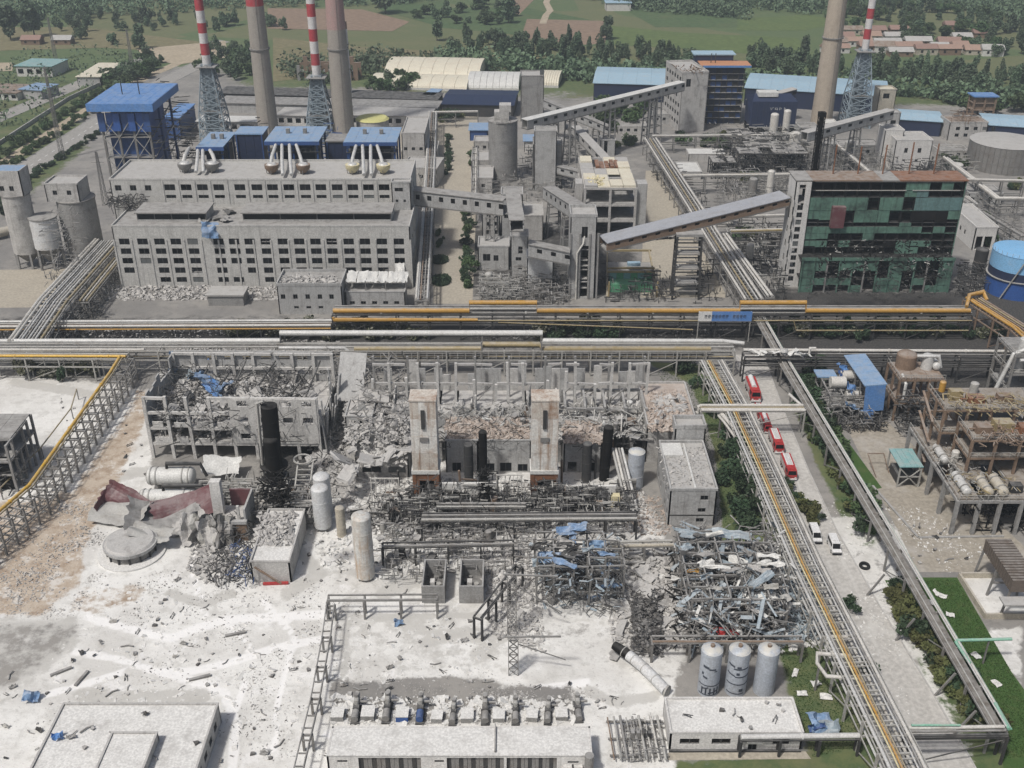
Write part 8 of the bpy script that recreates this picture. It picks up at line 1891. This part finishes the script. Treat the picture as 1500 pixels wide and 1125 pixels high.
tangle('pipework','black_char',[(1425,762),(1560,762),(1540,700),(1400,700)],380,3.0,0.2,0.3,z - 1,0.3,parent=T)
A2 = Vector((x0 + 4.8,Y + 9.5,0)); z3 = z + 8.5
T = deckframe('upper_structure','rusty two-storey steel structure with machinery standing on the large tan deck',A2,20,7.5,[z + 4.2,z3],4,1,'rust_brown','deck_brown',[('m',3,3,z3,1.6,1.6,'rust_brown'),('m',7.5,4,z3,1.9,2.0,'pipe_ochre'),('m',12,3,z3,1.6,1.6,'rust'),('v',15.5,4,z3,1.2,2.4,'rust_brown'),('h',3,4,z + 4.2,1.1,4,'dark_steel')])
tangle('rusty_pipes','pipe_ochre',[(1400,604),(1500,604),(1500,580),(1390,580)],130,1.8,0.15,z3 + 2.3,z3 + 4.6,0.4,parent=T); tangle('rusty_pipes','rust_brown',[(1440,650),(1510,650),(1510,620),(1440,620)],110,2.0,0.16,z3 + 0.3,z3 + 2.2,0.4,parent=T)
A3 = Vector((x0 + 2.0,Y + 18.5,0)); z4 = z + 10.5
T = deckframe('upper_structure','taller rusty steel structure with orange machinery behind the two-storey one',A3,20,9.5,[z + 5,z4],4,2,'rust_brown','deck_brown',[('m',3.5,4.5,z4,1.3,2.2,'pipe_ochre'),('m',7.5,3.5,z4,1.7,1.2,'rust'),('v',8.5,7,z4,0.9,2.6,'pale_steel'),('m',14,4,z4,1.5,1.3,'rust_brown'),('v',2.0,8,z4,0.7,2.4,'pipe_yellow')])
for k in range(3): Bm((-1.5,1 + k * 0.2,5 + k * 5),(-1.5,9,8.5 + k * 5),0.5,0.2).build('stair','rust_brown',T)
T = deckframe('exchanger_frame','grey steel frame with silver towers and pipes at the upper right edge',G(1468,600),16,10,[5,10,15],3,2,'steel','steel',[('v',3,3,10,1.2,8,'pipe_silver'),('v',7,4,10,1.5,7,'pipe_white'),('h',10,4,5,1.1,5,'pipe_silver'),('v',12,4,10,1.4,6,'pale_blue_roof')])
Bt([(1,-0.6,14),(4,-0.6,14.4),(4,-0.6,9),(7,-0.6,9)],0.4,10).build('silver_pipe','pipe_silver',T,True); Bt([(-2,2,4),(0,1,15),(3,1,16.5)],0.5,10).build('silver_pipe','pipe_silver',T,True)
z = 5.2; A = G(1318,685,z); T = thing('teal_canopy','small canopy with teal roof on a braced frame beside the large tan deck','canopy',(A.x,A.y,0)); w_ = (G(1351,682,z) - A).length; dep = YZ(658,z) - A.y
for i in range(4): Bx(w_ * i / 4,0,z,w_ * (i + 1) / 4 - 0.05,dep,z + 0.2).build('roof_panel','teal_sheet',T)
for x in (0.3,w_ - 0.3):
    for y in (0.3,dep - 0.3): Bx(x - 0.15,y - 0.15,0,x + 0.15,y + 0.15,z - 0.02).build('post','pale_steel',T)
for p_,q_ in (((0.3,0.3,0),(w_ - 0.3,0.3,4.8)),((w_ - 0.3,0.3,0),(0.3,0.3,4.8)),((0.3,0.3,2.6),(w_ - 0.3,0.3,2.6))): Bm(p_,q_,0.2).build('brace','pale_steel',T)
Bx(0.6,1,0,w_ - 0.6,dep - 1,2.2).build('equipment','dark_steel',T)
T = thing('pipe_gate','thin brown pipe gate standing left of the teal canopy','frame',G(1284,700)); Bm((0,0,0),(-1.2,4.5,3.6),0.16).build('bar','rust_brown',T); Bm((-1.2,4.5,3.6),(2.4,4.5,3.6),0.16).build('bar','rust_brown',T); Bm((2.4,4.5,3.6),(3.4,2,0),0.16).build('bar','rust_brown',T)
# yard kerbs, pit with walls, fin cooler
for a,c_,lb in (((1278,712),(1345,788),'low concrete kerb along the yard below the teal canopy'),((1345,788),(1470,786),'low concrete kerb along the front of the large tan deck')):
    p,q = G(*a),G(*c_); single(Bm((0,0,0.12),q - p + Vector((0,0,0.12)),0.5,0.24),'yard_kerb','concrete',lb,'kerb',p)
T = thing('bund_wall','low brownish wall round an ash-filled basin by the lawn','wall',G(1404,846)); 
for a,c_ in (((1404,846),(1466,846)),((1404,846),(1442,906)),((1442,906),(1520,906))):
    p,q = local(T,G(*a)),local(T,G(*c_)); Bm(p + Vector((0,0,0.6)),q + Vector((0,0,0.6)),0.4,1.2).build('wall','beige_wall',T)
T = thing('fin_cooler','dark brown ribbed cooler on a steel frame at the right edge over the basin','cooler',G(1488,905)); L_ = 13
for k in range(16): Bx(-2.4,k * 0.8,6.0,2.4,k * 0.8 + 0.55,8.6).build('fin','cooler_fin',T)
Bx(-2.2,0.1,6.2,2.2,12.6,8.3).build('core','dark_steel',T)
for x in (-2.2,2.2):
    for y in (0.3,6.4,12.5): Bm((x * 1.3,y,0),(x,y,6),0.35).build('leg','steel',T)
for y in (0.3,6.4): Bm((-2.6,y,3),(2.6,y,3),0.3).build('cross_beam','steel',T)
Bx(-4.5,-3,5.2,6,-0.6,5.5).build('platform','dusty_roof',T)
# ------------------------------------------------------------ near buildings
z = 3.8; Y = YZ(1074,z); x0,x1 = XA(982,Y,z),XA(1177,Y,z); T = block('white_low_building','long low white building with ash-covered flat roof at the lower right','building',(x0,Y,0),(x1,Y,0),z,YZ(1023,z) - Y,'white_wall','ash_roof',[(1.6,4.7,1.4,2.6),(6.6,9.6,1.4,2.6),(12.4,13.8,0,2.2),(16.2,18.8,1.4,2.6)],(),(),parapet=0.3)
Bx(12.0,-1.0,2.5,14.4,-0.02,2.7).build('door_canopy','white_sheet',T); Bx(0,-0.4,0,x1 - x0,-0.02,0.35).build('plinth','dark_steel',T); sheet('path','street_concrete',[(978,1103),(1180,1101),(1188,1112),(978,1114)],0.05)
z = 4.0; Y = YZ(1031,z); x0,x1 = XA(93,Y,z),XA(320,Y,z)
T = block('flat_building','big flat-roofed white building at the lower left corner','building',(x0,Y - 26,0),(x1,Y - 26,0),z,26,'pale_concrete','ash_roof',(),grid_holes([14,17,20,23],[2.0],1.6,1.4),parapet=0.25)
z5 = 5.6; Y2 = YZ(1073,z5); block('roof_box','raised flat box on the roof of the big flat building at the lower left','roof box',(XA(164,Y2,z5),Y2 - 12,0),(XA(231,Y2,z5),Y2 - 12,0),z5,12,'pale_concrete','ash_roof',base=4.0,parapet=0.2)
z = 4.0; Y = YZ(1106,z); x0,x1 = XA(478,Y,z),XA(868,Y,z); L_ = x1 - x0
def fx(px): return (XA(px,Y,z) - x0)
hs = [(fx(524),fx(616),0.2,3.4),(fx(654),fx(738),0.2,3.4),(fx(742),fx(816),0.2,3.4),(fx(493),fx(508),2.4,2.9),(fx(636),fx(650),2.4,2.9),(fx(832),fx(848),2.2,2.7)]
T = block('pump_house','long ash-covered pump house with dark open bays at the bottom edge','building',(x0,Y,0),(x1,Y,0),z,YZ(1064,z) - Y,'white_wall','ash_roof',hs,parapet=0.0)
for a,c_ in ((524,616),(654,738),(742,816)):
    for k in range(14): xx = fx(a) + (fx(c_) - fx(a)) * (k + 0.5) / 14; Bx(xx - (fx(c_) - fx(a)) / 30,0.34 + (k % 2) * 0.06,0.2,xx + (fx(c_) - fx(a)) / 30,0.5,3.4).build('shutter_slat','steel' if k % 3 else 'dark_steel',T)
for k in range(10): Bx(fx(478) + L_ * k / 10 + 0.02,-0.18,z - 0.05,fx(478) + L_ * (k + 1) / 10 - 0.02,0.32,z + 0.18).build('coping','ash_roof',T)
for px in (835,848): Bx(fx(px) - 1,-0.6,0,fx(px) + 0.6,-0.02,2.0).build('pier','white_wall',T)
Bc(fx(863),-0.6,0,4.6,0.7,n=14).build('drain_pipe','steel',T); Bx(fx(724),0.4,z - 0.02,fx(726),6.0,z + 0.4).build('expansion_joint','old_roof',T)
T0 = None
for i in range(8):
    px = 494 + i * 47.4; p = G(px,1058); lb = 'pump set on a plinth behind the pump house, ' + ('leftmost','second from the left','with a bright blue plinth','fourth from the left','fifth from the left','third from the right','second from the right','rightmost')[i]
    if T0 is None or i == 2:
        T = thing('pump_set',lb,'pump',(p.x,p.y,0),0,'pump sets behind the pump house')
        Bx(-1,0,0,1,2.2,1.1).build('plinth','concrete' if i != 2 else 'tank_blue',T); Bx(-1.05,-0.05,1.1,1.05,2.25,1.25).build('cover','ash',T)
        Bx(2.2,-0.6,0,3.6,4.4,0.35).build('base_frame','dark_steel',T)
        Bt([(2.9,-0.4,1.0),(2.9,1.4,1.0)],0.6,14).build('motor','steel' if i != 2 else 'blue_steel',T,True); Bt([(2.4,2.4,0.9),(3.4,2.4,0.9)],0.75,14).build('casing','dark_steel',T,True)
        Bt([(2.9,2.4,1.0),(2.9,2.4,2.2),(2.9,4.2,2.2),(2.9,4.2,0)],0.3,8).build('pipe','pale_steel',T,True); Bt([(3.3,3,1.6),(4.6,3,1.6)],0.22,8).build('valve','steel',T); Bt([(2.9,3.3,2.3),(2.9,3.3,3.0)],0.4,10).build('hand_wheel','steel',T)
        if i == 0: T0 = T
    else: dup(T0,(p.x + R.uniform(-0.4,0.4),p.y + R.uniform(-0.4,0.3),R.uniform(-0.15,0)),R.uniform(-0.12,0.12),lb,R.uniform(0.82,1.05))
T = thing('pipe_trench','rack of thin pale pipes over a pit left of the long low white building','pipe trench',G(938,1112))
for k in range(9): Bt([(-4.2 + k * 1.0,-1,1.0),(-4.6 + k * 1.0,7.5,1.2 + 0.2 * (k % 3))],0.12 + 0.05 * (k % 3),8).build('pipe',R.choice(('pipe_white','pale_steel','steel','rust_brown')),T,True)
for y in (0,3.4,7): Bx(-4.8,y,0.5,4.4,y + 0.25,0.8).build('support','steel',T)
for k in range(4): Bx(-1.2 + k * 0.9,3.4,0.8,-0.6 + k * 0.9,4.4,2.0).build('valve',R.choice(('dark_steel','steel')),T)
tangle('pipework','steel',[(905,1112),(972,1112),(968,1050),(912,1050)],160,1.8,0.1,0.1,1.8,0.3,'grey pipes and valves in the pit left of the long low white building')
for px,py,s,rot,m,lb in ((1203,1058,4.5,(0.4,0.3,0.3),'blue_sheet','crumpled blue shed roof lying right of the long low white building'),(1215,1066,3.5,(0.5,-0.4,-0.4),'ice_sheet','pale blue crumpled wall sheet next to the crumpled blue shed roof'),(1196,1066,2.5,(1.2,0.1,0.2),'blue_steel','dark blue crumpled panel under the crumpled blue shed roof'),(45,1019,2.6,(0.3,0.3,0.2),'blue_sheet','crumpled blue-grey sheet on the ash at the lower left'),(84,1078,1.7,(0.3,0.2,0.5),'blue_roof','small bright blue scrap lying on the big flat roof'),(584,912,1.8,(0.2,0.1,0.3),'blue_sheet','small blue scrap on the ash in front of the open concrete boxes')):
    o = single(crumple(s,s * 0.75,0.7,int(px),6),'torn_sheet',m,lb,'metal sheet',G(px,py,1.2 if s > 2 else (4.6 if px == 84 else 0.4))); o.rotation_euler = rot
# burnt block at the left edge
Y = YZ(720,0); z = ZT(Y,652); x1 = XA(26,Y,0); T = frame('burnt_block','burnt dark frame building with dusty roof at the left edge','building',(x1 - 22,Y,0),(x1,Y,0),YZ(607,z) - Y,[z * 0.33,z * 0.66,z],6,5,'concrete',0.5,[z * 0.33,z * 0.66,z],'old_roof',0.06)
for k in range(5): Bx(0.4,0.6 + k * 0.1,3 * (k % 3) + 0.3,21.5,0.8 + k * 0.1,3 * (k % 3) + 2.4).build('inner_wall','black_char',T)
tangle('wreckage','dark_steel',[(-40,700),(34,700),(42,640),(-40,640)],300,2.6,0.15,0.4,8.5,0.5,'dark debris hanging in the burnt block at the left edge')
# ------------------------------------------------------------ garden strip, shrubs, vehicles
gs = [(1068,640),(1086,655),(1060,665),(1078,700),(1095,690),(1058,705),(1074,738),(1084,752),(1094,770),(1106,752),(1046,610),(1055,590),(1030,570),(1000,545)]
for i,(px,py) in enumerate(gs): shrub('round',G(px,py),R.uniform(1.5,2.2),'dark rounded shrub in the garden strip beside the rack, %s, %s' % (where(py - 540,235,('far end','upper part','lower part','near end')),'left side' if px < 1072 + (py - 690) * 0.25 else 'right side'),'shrubs in the garden strip')
for px,py in ((1082,725),(1100,735),(1072,680)): tree('dark',G(px,py),0.55,'small dark conical tree in the garden strip, %s' % ('leftmost' if px < 1080 else ('middle' if px < 1095 else 'rightmost')),'trees in the garden strip')
for i in range(34):
    t = i / 33; px,py = 1172 + t * 104 + R.uniform(-9,9),585 + t * 195; shrub(('round','yellow','loose')[i % 3],G(px,py),R.uniform(1.1,1.9),'%s shrub in the bed between road and belt gallery, %s' % (('round','yellowish','loose')[i % 3],where(i,34,LONG[::-1])),'shrubs in the upper roadside bed')
for i in range(30):
    t = i / 29; px,py = 1312 + t * 130 + R.uniform(-8,8),880 + t * 190; shrub(('yellow','yellow','round')[i % 3],G(px,py),R.uniform(1.0,1.7),'%s shrub in the bed between road and lawn, %s' % (('yellowish','yellowish','dark round')[i % 3],where(i,30,LONG[::-1])),'shrubs in the lower roadside bed')
for i in range(12): shrub('yellow' if i % 2 else 'round',G(1145 + i * 4.5 + R.uniform(-3,3),712 + i * 5),R.uniform(0.9,1.4),'low %s shrub between rack and road below the fire engines, %s' % ('yellowish' if i % 2 else 'dark',where(i,12,LONG[::-1])),'shrubs between rack and road')
for i in range(14): shrub('round',G(1190 + R.uniform(-14,14),535 + i * 6),R.uniform(1.2,2.0),'dark shrub beside the belt gallery behind the fire engines, ' + where(i,14,LONG[::-1]),'dark shrubs beside the belt gallery')
for i in range(9): shrub('dusty',G(40 + i * 12,545 + R.uniform(-6,6)),R.uniform(1.4,2.0),'burnt dusty shrub under the yellow pipes at the left, ' + where(i,9,ENDS),'burnt shrubs at the left edge')
for px,py,lb in ((1240,892,'small dark shrub beside the rack at the road edge'),(1268,985,'small shrub below the rack'),(1316,862,'grey dusty shrub at the corner of the lawn')): shrub('round',G(px,py),1.2,lb)
tree('dark',G(92,560),0.45,'burnt dark fir lying against the yellow rack at the left')
# grass tufts on the lawns
def tufts(poly,n,label):
    c_ = in_poly(n,poly); a = NR.uniform(0,6.28,n); h_ = NR.uniform(0.06,0.22,n); s = NR.uniform(0.06,0.16,n)
    P = np.stack([c_[:,0],c_[:,1],np.full(n,0.03)],1); dx = np.stack([np.cos(a) * s,np.sin(a) * s,np.zeros(n)],1)
    V = np.stack([P - dx,P + dx,P + dx * 0.4 + np.stack([0 * a,0 * a,h_],1),P - dx * 0.4 + np.stack([0 * a,0 * a,h_],1)],1).reshape(-1,3)
    o = link('grass',np_mesh('grass',V,np.arange(n * 4).reshape(-1,4),'lawn_green')); tag(o,label,'grass',None,'stuff')
tufts([(1340,850),(1402,850),(1482,985),(1540,1110),(1470,1110)],9000,'short grass on the lawn at the lower right'); tufts([(960,540),(1035,540),(1140,780),(1060,790)],6000,'rough grass in the garden strip'); tufts([(1140,950),(1205,940),(1280,1090),(1190,1110)],3500,'patchy grass right of the three upright tanks')
for i,(px,py) in enumerate(((1372,868),(1362,882),(1380,872),(1392,900),(1430,960),(1460,1000),(1425,1045),(1165,985),(1195,1000),(1210,1020),(1175,1015))):
    o = single(crumple(R.uniform(1.2,2),R.uniform(0.8,1.3),0.2,400 + i,4),'board_scrap','ash','white scrap of board on the ' + ('lawn near the bund wall' if px > 1330 and py < 910 else 'lower part of the lawn' if px > 1330 else 'grass right of the three tanks'),'debris',G(px,py,0.35),R.uniform(0,3),'white scraps on the grass')
def wheels(T,xs,y,r,w_=0.35):
    for x in xs:
        for s in (-1,1):
            o = Bt([(x,s * y - w_ / 2,r),(x,s * y + w_ / 2,r)],r,18).build('wheel','rubber',T,True); Bt([(x,s * y - w_ / 2 - 0.02,r),(x,s * y + w_ / 2 + 0.02,r)],r * 0.5,12).build('rim','pipe_silver',o)
def bodyx(prof,w_,taper=0.0):
    """a vehicle body: side outline (x, z) drawn across the width, narrowing upwards"""
    b = B(); n = len(prof); zm = max(z for _,z in prof); z0 = min(z for _,z in prof)
    for s in (-1,1): b.v += [(x,s * (w_ / 2 - taper * (z - z0) / (zm - z0)),z) for x,z in prof]
    b.f = [tuple(range(n)),tuple(range(2 * n - 1,n - 1,-1))] + [(i,(i + 1) % n + 0,n + (i + 1) % n,n + i)[::-1] for i in range(n)]; return b
def fire_engine(px,py,rz,lb,tank=False):
    T = thing('fire_engine',lb,'fire engine',G(px,py),rz,'fire engines on the road')
    Bx(-4.6,-1.1,0.55,4.3,1.1,0.85).build('chassis','car_black',T)
    bodyx([(1.9,0.7),(4.4,0.7),(4.5,1.5),(4.35,2.0),(4.05,2.95),(1.9,3.0)],2.5,0.12).build('cab','red_paint',T)
    B().add([(4.40,-1.05,1.9),(4.40,1.05,1.9),(4.12,0.95,2.82),(4.12,-0.95,2.82),(4.46,-1.05,1.9),(4.46,1.05,1.9),(4.18,0.95,2.82),(4.18,-0.95,2.82)],B.BF).build('windscreen','glass',T)
    for s in (-1,1): Bx(2.5,s * 1.17 - 0.05,1.9,3.8,s * 1.17 + 0.05,2.7).build('side_window','glass',T); Bx(4.47,s * 0.85 - 0.2,0.95,4.53,s * 0.85 + 0.2,1.25).build('headlight','sign_white',T)
    Bx(4.3,-1.22,0.5,4.62,1.22,0.85).build('bumper','car_white',T); Bx(3.2,-0.8,3.0,3.55,0.8,3.18).build('light_bar','red_paint',T)
    if tank: Bx(-4.6,-1.22,0.9,1.7,1.22,2.9).build('body','red_paint',T); Bt([(-4.4,0,2.9),(1.4,0,2.9)],0.65,14).build('water_tank','car_white',T,True)
    else:
        Bx(-4.6,-1.22,0.9,1.7,1.22,2.85).build('body','red_paint',T); Bx(-4.2,-0.8,2.86,1.2,0.8,3.0).build('roof_deck','car_white',T)
        for s in (-0.5,0.5): Bm((-4,s,3.15),(1,s,3.15),0.08).build('ladder_rail','pipe_silver',T)
        for k in range(10): Bm((-3.9 + k * 0.53,-0.5,3.15),(-3.9 + k * 0.53,0.5,3.15),0.06).build('rung','pipe_silver',T)
    for s in (-1,1):
        for k in range(3): Bx(-4.3 + k * 2,s * 1.23 - 0.03,1.2,-2.6 + k * 2,s * 1.23 + 0.03,2.5).build('shutter','pipe_silver',T)
    wheels(T,(-3.4,-2.2,3.1),1.08,0.52); return T
rd = math.atan2(G(1160,690).y - G(1125,600).y,G(1160,690).x - G(1125,600).x)
fire_engine(1154,691,rd,'red fire engine with long white ladder on its roof, nearest of the line').scale = (0.88,) * 3; fire_engine(1136,653,rd,'bright red fire engine with dark windscreen, second nearest of the line').scale = (0.88,) * 3; fire_engine(1121,626,rd,'red fire engine third from the front of the line on the road',True).scale = (0.72,) * 3; fire_engine(1112,608,rd,'small red fire engine fourth in the line, just below the pipe bridge').scale = (0.65,) * 3; fire_engine(1102,578,rd,'pale red tank engine half hidden behind the pipe bridge',True)
def van(px,py,rz,lb,k):
    T = thing('van',lb,'van',G(px,py),rz,'white vans on the ash-covered road')
    bodyx([(-2.4,0.4),(2.4,0.4),(2.5,0.95),(1.75,1.2),(1.05,2.05),(-2.3,2.1),(-2.45,1.2)],1.9,0.18).build('body','car_white',T)
    B().add([(1.80,-0.78,1.22),(1.80,0.78,1.22),(1.16,0.7,1.98),(1.16,-0.7,1.98),(1.85,-0.78,1.24),(1.85,0.78,1.24),(1.21,0.7,2.0),(1.21,-0.7,2.0)],B.BF).build('windscreen','glass',T)
    for s in (-1,1):
        for x in (-1.9,-0.8,0.3): Bx(x,s * 0.86 - 0.04,1.3,x + 0.9,s * 0.86 + 0.04,1.85).build('side_window','glass',T)
        Bx(2.42,s * 0.65 - 0.2,0.7,2.5,s * 0.65 + 0.2,0.95).build('headlight','sign_white',T)
    Bx(-2.48,-0.7,1.25,-2.40,0.7,1.85).build('rear_window','glass',T); Bx(2.35,-0.9,0.35,2.6,0.9,0.6).build('bumper','car_black',T)
    if k: Bx(-2.0,-0.6,2.12,0.4,0.6,2.2).build('roof_pod','car_white',T)
    wheels(T,(-1.5,1.5),0.85,0.36,0.25)
van(1193,787,rd,'white van parked beside the rack, the one nearer the rack',0); van(1221,803,rd,'larger white van with raised roof in the middle of the road',1)
b = B(); pts = [(0.8 * math.cos(t),0.8 * math.sin(t) * 0.95,0.4 + 0.12 * math.sin(t)) for t in np.linspace(0,6.283,19)]; b.tube(pts,0.3,10); single(b,'tyre','rubber','large black tyre lying on the ash-covered road','tyre',G(1266,831))
# ------------------------------------------------------------ debris, piece by piece, on the white ash
zones = [([(240,840),(460,860),(470,1010),(140,1020),(100,960),(180,900)],'on the ash left of the ladder-like cable run',62),([(490,890),(740,890),(740,985),(490,985)],'on the ash yard below the open concrete boxes',34),([(340,1030),(430,1030),(410,1120),(320,1120)],'on the ash between the flat roof and the cable run',14),([(0,990),(120,985),(80,1110),(0,1120)],'on the ash at the lower left corner',18),([(490,995),(860,1000),(860,1030),(490,1028)],'on the grey strip above the pump row',24),([(80,560),(200,560),(120,700),(60,690)],'on the ash below the bright yellow pipe',12),([(185,600),(215,620),(240,700),(180,700)],'on the ash between the track and the left ruin',12),([(880,1010),(980,1030),(900,1050),(870,1040)],'on the ash near the fallen column',8),([(100,1040),(310,1045),(290,1110),(90,1110)],'on the big flat roof at the lower left',14),([(1000,1030),(1170,1028),(1172,1068),(990,1068)],'on the roof of the long low white building',10),([(1200,640),(1330,760),(1480,800),(1480,832),(1310,830)],'on the concrete yard at the right',26),([(440,780),(620,790),(600,870),(440,850)],'on the ash round the rust-streaked tank',30)]
def piece(kind,i):
    if kind == 0: return shared(('pc',0,i % 5),lambda: crumple(1.5,0.8,0.35,500 + i % 5,4).mesh('scrap',('steel','pale_steel','dark_steel','steel','dark_steel')[i % 5])),'scrap_plate','bent metal plate',0.35
    if kind == 1: return shared(('pc',1,i % 4),lambda: Bt([(-1.3,0,0.15),(0.2,0.15,0.18),(1.2,-0.35,0.3)],0.11 + 0.03 * (i % 4),8).mesh('scrap',('dark_steel','steel','rust_brown','pale_steel')[i % 4])),'bent_pipe','short bent pipe',0.05
    if kind == 2:
        def mk():
            r = random.Random(i % 5); b = B(); b.cbox((0,0,0.25),0.9,0.7,0.5); b.v = [(x * r.uniform(0.6,1.2),y * r.uniform(0.6,1.2),z * r.uniform(0.6,1.2)) for x,y,z in b.v]; return b.mesh('scrap',('rubble','concrete','dark_rubble','rubble','dark_rubble')[i % 5])
        return shared(('pc',2,i % 5),mk),'concrete_lump','broken grey lump',0.0
    def mk():
        r = random.Random(i % 4); b = B()
        for _ in range(5): b.beam((r.uniform(-1,1),r.uniform(-0.5,0.5),0.08),(r.uniform(-1.3,1.3),r.uniform(-0.6,0.6),r.uniform(0.1,0.7)),0.1)
        return b.mesh('scrap','dark_steel')
    return shared(('pc',3,i % 4),mk),'bent_bars','dark twisted bars',0.0
i = 0
for poly,where_,n in zones:
    zt = 4.05 if 'flat roof at' in where_ else (3.85 if 'long low white' in where_ else 0.0)
    for c_ in in_poly(n,poly,zt):
        me,nm,lb,dz = piece(i % 4 if R.random() < 0.8 else 2,i); i += 1; s = R.uniform(0.35,0.95)
        o = link(nm,me,None,(c_[0],c_[1],zt + dz),(0,0,R.uniform(0,6.28)),(s,s,s)); tag(o,('small ' if s < 0.65 else 'larger ' if s > 0.88 else '') + lb + ' lying ' + where_,'debris',lb + 's ' + where_)
for px,py,a,lb in ((293,994,0.35,'long grey plank lying on the white ash'),(120,995,1.3,'dark rolled grating lying on the white ash'),(345,930,0.3,'bent black bar shaped like a wing on the white ash'),(90,985,0.6,'dark beam lying on the ash near the lower left')):
    single(Bm((-1.8,0,0.25),(1.8,0,0.3),0.5,0.3),'plank','steel',lb,'debris',G(px,py),a)
heap('drift','ash',[(150,860),(470,860),(480,1110),(60,1110),(60,990)],900,0.5,-0.1,0,0.25,0.2,label='low lumps of settled white ash on the ground left of the cable run'); heap('drift','ash',[(480,880),(745,880),(745,1000),(480,1000)],500,0.45,-0.1,0,0.25,0.2,label='low lumps of settled white ash on the yard'); heap('drift','ash',[(485,1020),(850,1022),(850,1060),(485,1060)],700,0.6,-0.05,0.2,0.3,0.2,label='ash heaped between the pump sets')
heap('small_debris','dark_rubble',[(200,830),(470,850),(480,1110),(60,1110),(60,990),(160,900)],1100,0.13,0,0,label='tiny dark bits sprinkled over the white ash'); heap('small_debris','rubble',[(200,830),(740,870),(740,980),(480,1110),(60,1110),(60,990),(160,900)],2200,0.14,0,0,label='tiny grey bits sprinkled over the white ash'); heap('small_debris','rubble',[(0,720),(150,720),(160,860),(0,960)],2600,0.17,0,0.1,label='small stones scattered over the brown mud'); heap('small_debris','ash',[(1180,740),(1340,740),(1480,830),(1300,840),(1340,1080),(1240,900)],1500,0.18,0,0,label='small white bits over the ash-covered road and yard'); heap('small_debris','rubble',[(480,1010),(870,1010),(870,1060),(480,1060)],1100,0.17,0,0.05,label='small bits between the pump sets')

# machinery and junk among the pipes
def junk(kind,p,rz,lb,grp,m):
    if kind == 0: o = shared(('jk',0,m),lambda: Bc(0,0,0,2.6,0.7,n=14).ring([(0,0,2.6),(0,0,2.9)],[0.7,0.3],14).mesh('drum',m,True)); nm = 'upright_drum'
    elif kind == 1: o = shared(('jk',1,m),lambda: Bt([(-1.4,0,0.75),(1.4,0,0.75)],0.65,14).box(-1.0,-0.5,0,-0.7,0.5,0.4).box(0.7,-0.5,0,1.0,0.5,0.4).mesh('vessel',m)); nm = 'lying_vessel'
    elif kind == 2: o = shared(('jk',2,m),lambda: Bx(-1.1,-0.7,0,1.1,0.7,1.7).box(-1.2,-0.8,1.7,1.2,0.8,1.8).mesh('cabinet',m)); nm = 'steel_cabinet'
    else: o = shared(('jk',3,m),lambda: Bx(-1.2,-0.6,0,1.2,0.6,0.4).tube([(-0.9,0,0.9),(0.5,0,0.9)],0.5,12).tube([(0.7,0,0.4),(0.7,0,2.1),(0.7,1.4,2.1)],0.18,8).mesh('pump',m)); nm = 'broken_pump'
    o = link(nm,o,None,(p.x,p.y,p.z),(R.uniform(-0.15,0.15),R.uniform(-0.15,0.15),rz)); s_ = R.uniform(0.75,1.35); o.scale = (s_,s_,s_); tag(o,lb,nm.replace('_',' '),grp)
NK = ('upright drum','lying vessel','boxy cabinet','broken pump'); CN = {'steel': 'grey','pale_steel': 'pale','dark_steel': 'dark','black_char': 'burnt black','white_sheet': 'white','rust_brown': 'rusty'}
for poly,n,zz,where_,ms in (([(520,765),(930,765),(925,712),(640,720),(540,735)],44,0,'among the pipes below the cold box towers',('steel','pale_steel','dark_steel','black_char','white_sheet','rust_brown')),([(560,840),(780,800),(770,770),(560,770)],14,0,'behind the open concrete boxes',('steel','pale_steel','dark_steel')),([(375,770),(460,770),(460,715),(430,715)],12,0,'left of the white upright tanks',('steel','pale_steel','rust_brown')),
                          ([(1010,930),(1150,930),(1140,850),(1010,850)],12,0,'under the right steel wreck',('steel','dark_steel','rust_brown')),([(795,880),(905,880),(900,840),(795,840)],8,0,'under the left steel wreck',('steel','dark_steel')),([(570,630),(940,635),(930,600),(570,600)],14,7.2,'in the rubble of the central ruin',('steel','rust_brown','white_sheet')),([(1050,420),(1150,420),(1140,340),(1060,340)],14,0,'in the pipework left of the green building',('steel','pale_steel','dark_steel')),([(705,440),(830,440),(830,405),(705,405)],12,0,'at the feet of the transfer towers',('steel','pale_steel','dark_steel')),([(1080,245),(1190,240),(1180,205),(1080,210)],14,0,'in the process yard before the dark blue hall',('steel','pale_steel','white_sheet'))):
    for i,c_ in enumerate(in_poly(n,poly,zz)):
        k,m = i % 4,ms[(i // 2) % len(ms)]; junk(k,Vector((c_[0],c_[1],zz)),R.uniform(0,3),CN[m] + ' ' + NK[k] + ' ' + where_ + ', ' + where(c_[0] - min(G(*q,zz).x for q in poly),max(G(*q,zz).x for q in poly) - min(G(*q,zz).x for q in poly) + 0.01,ENDS),'equipment ' + where_,m)

# ------------------------------------------------------------ the air
hz = Bx(-4300,-4300,-1.0,4300,4300,134.0).mesh('haze','ash')
hm = bpy.data.materials.new('haze_air'); hm.use_nodes = True
hm.node_tree.nodes.clear()
ho = hm.node_tree.nodes.new('ShaderNodeOutputMaterial'); pv = hm.node_tree.nodes.new('ShaderNodeVolumePrincipled')
pv.inputs['Color'].default_value = (0.76,0.86,0.93,1); pv.inputs['Density'].default_value = HAZE; pv.inputs['Anisotropy'].default_value = 0.2
hm.node_tree.links.new(pv.outputs[0],ho.inputs['Volume'])
hz.materials.clear(); hz.materials.append(hm)
haze = link('haze',hz); haze['kind'] = 'stuff'
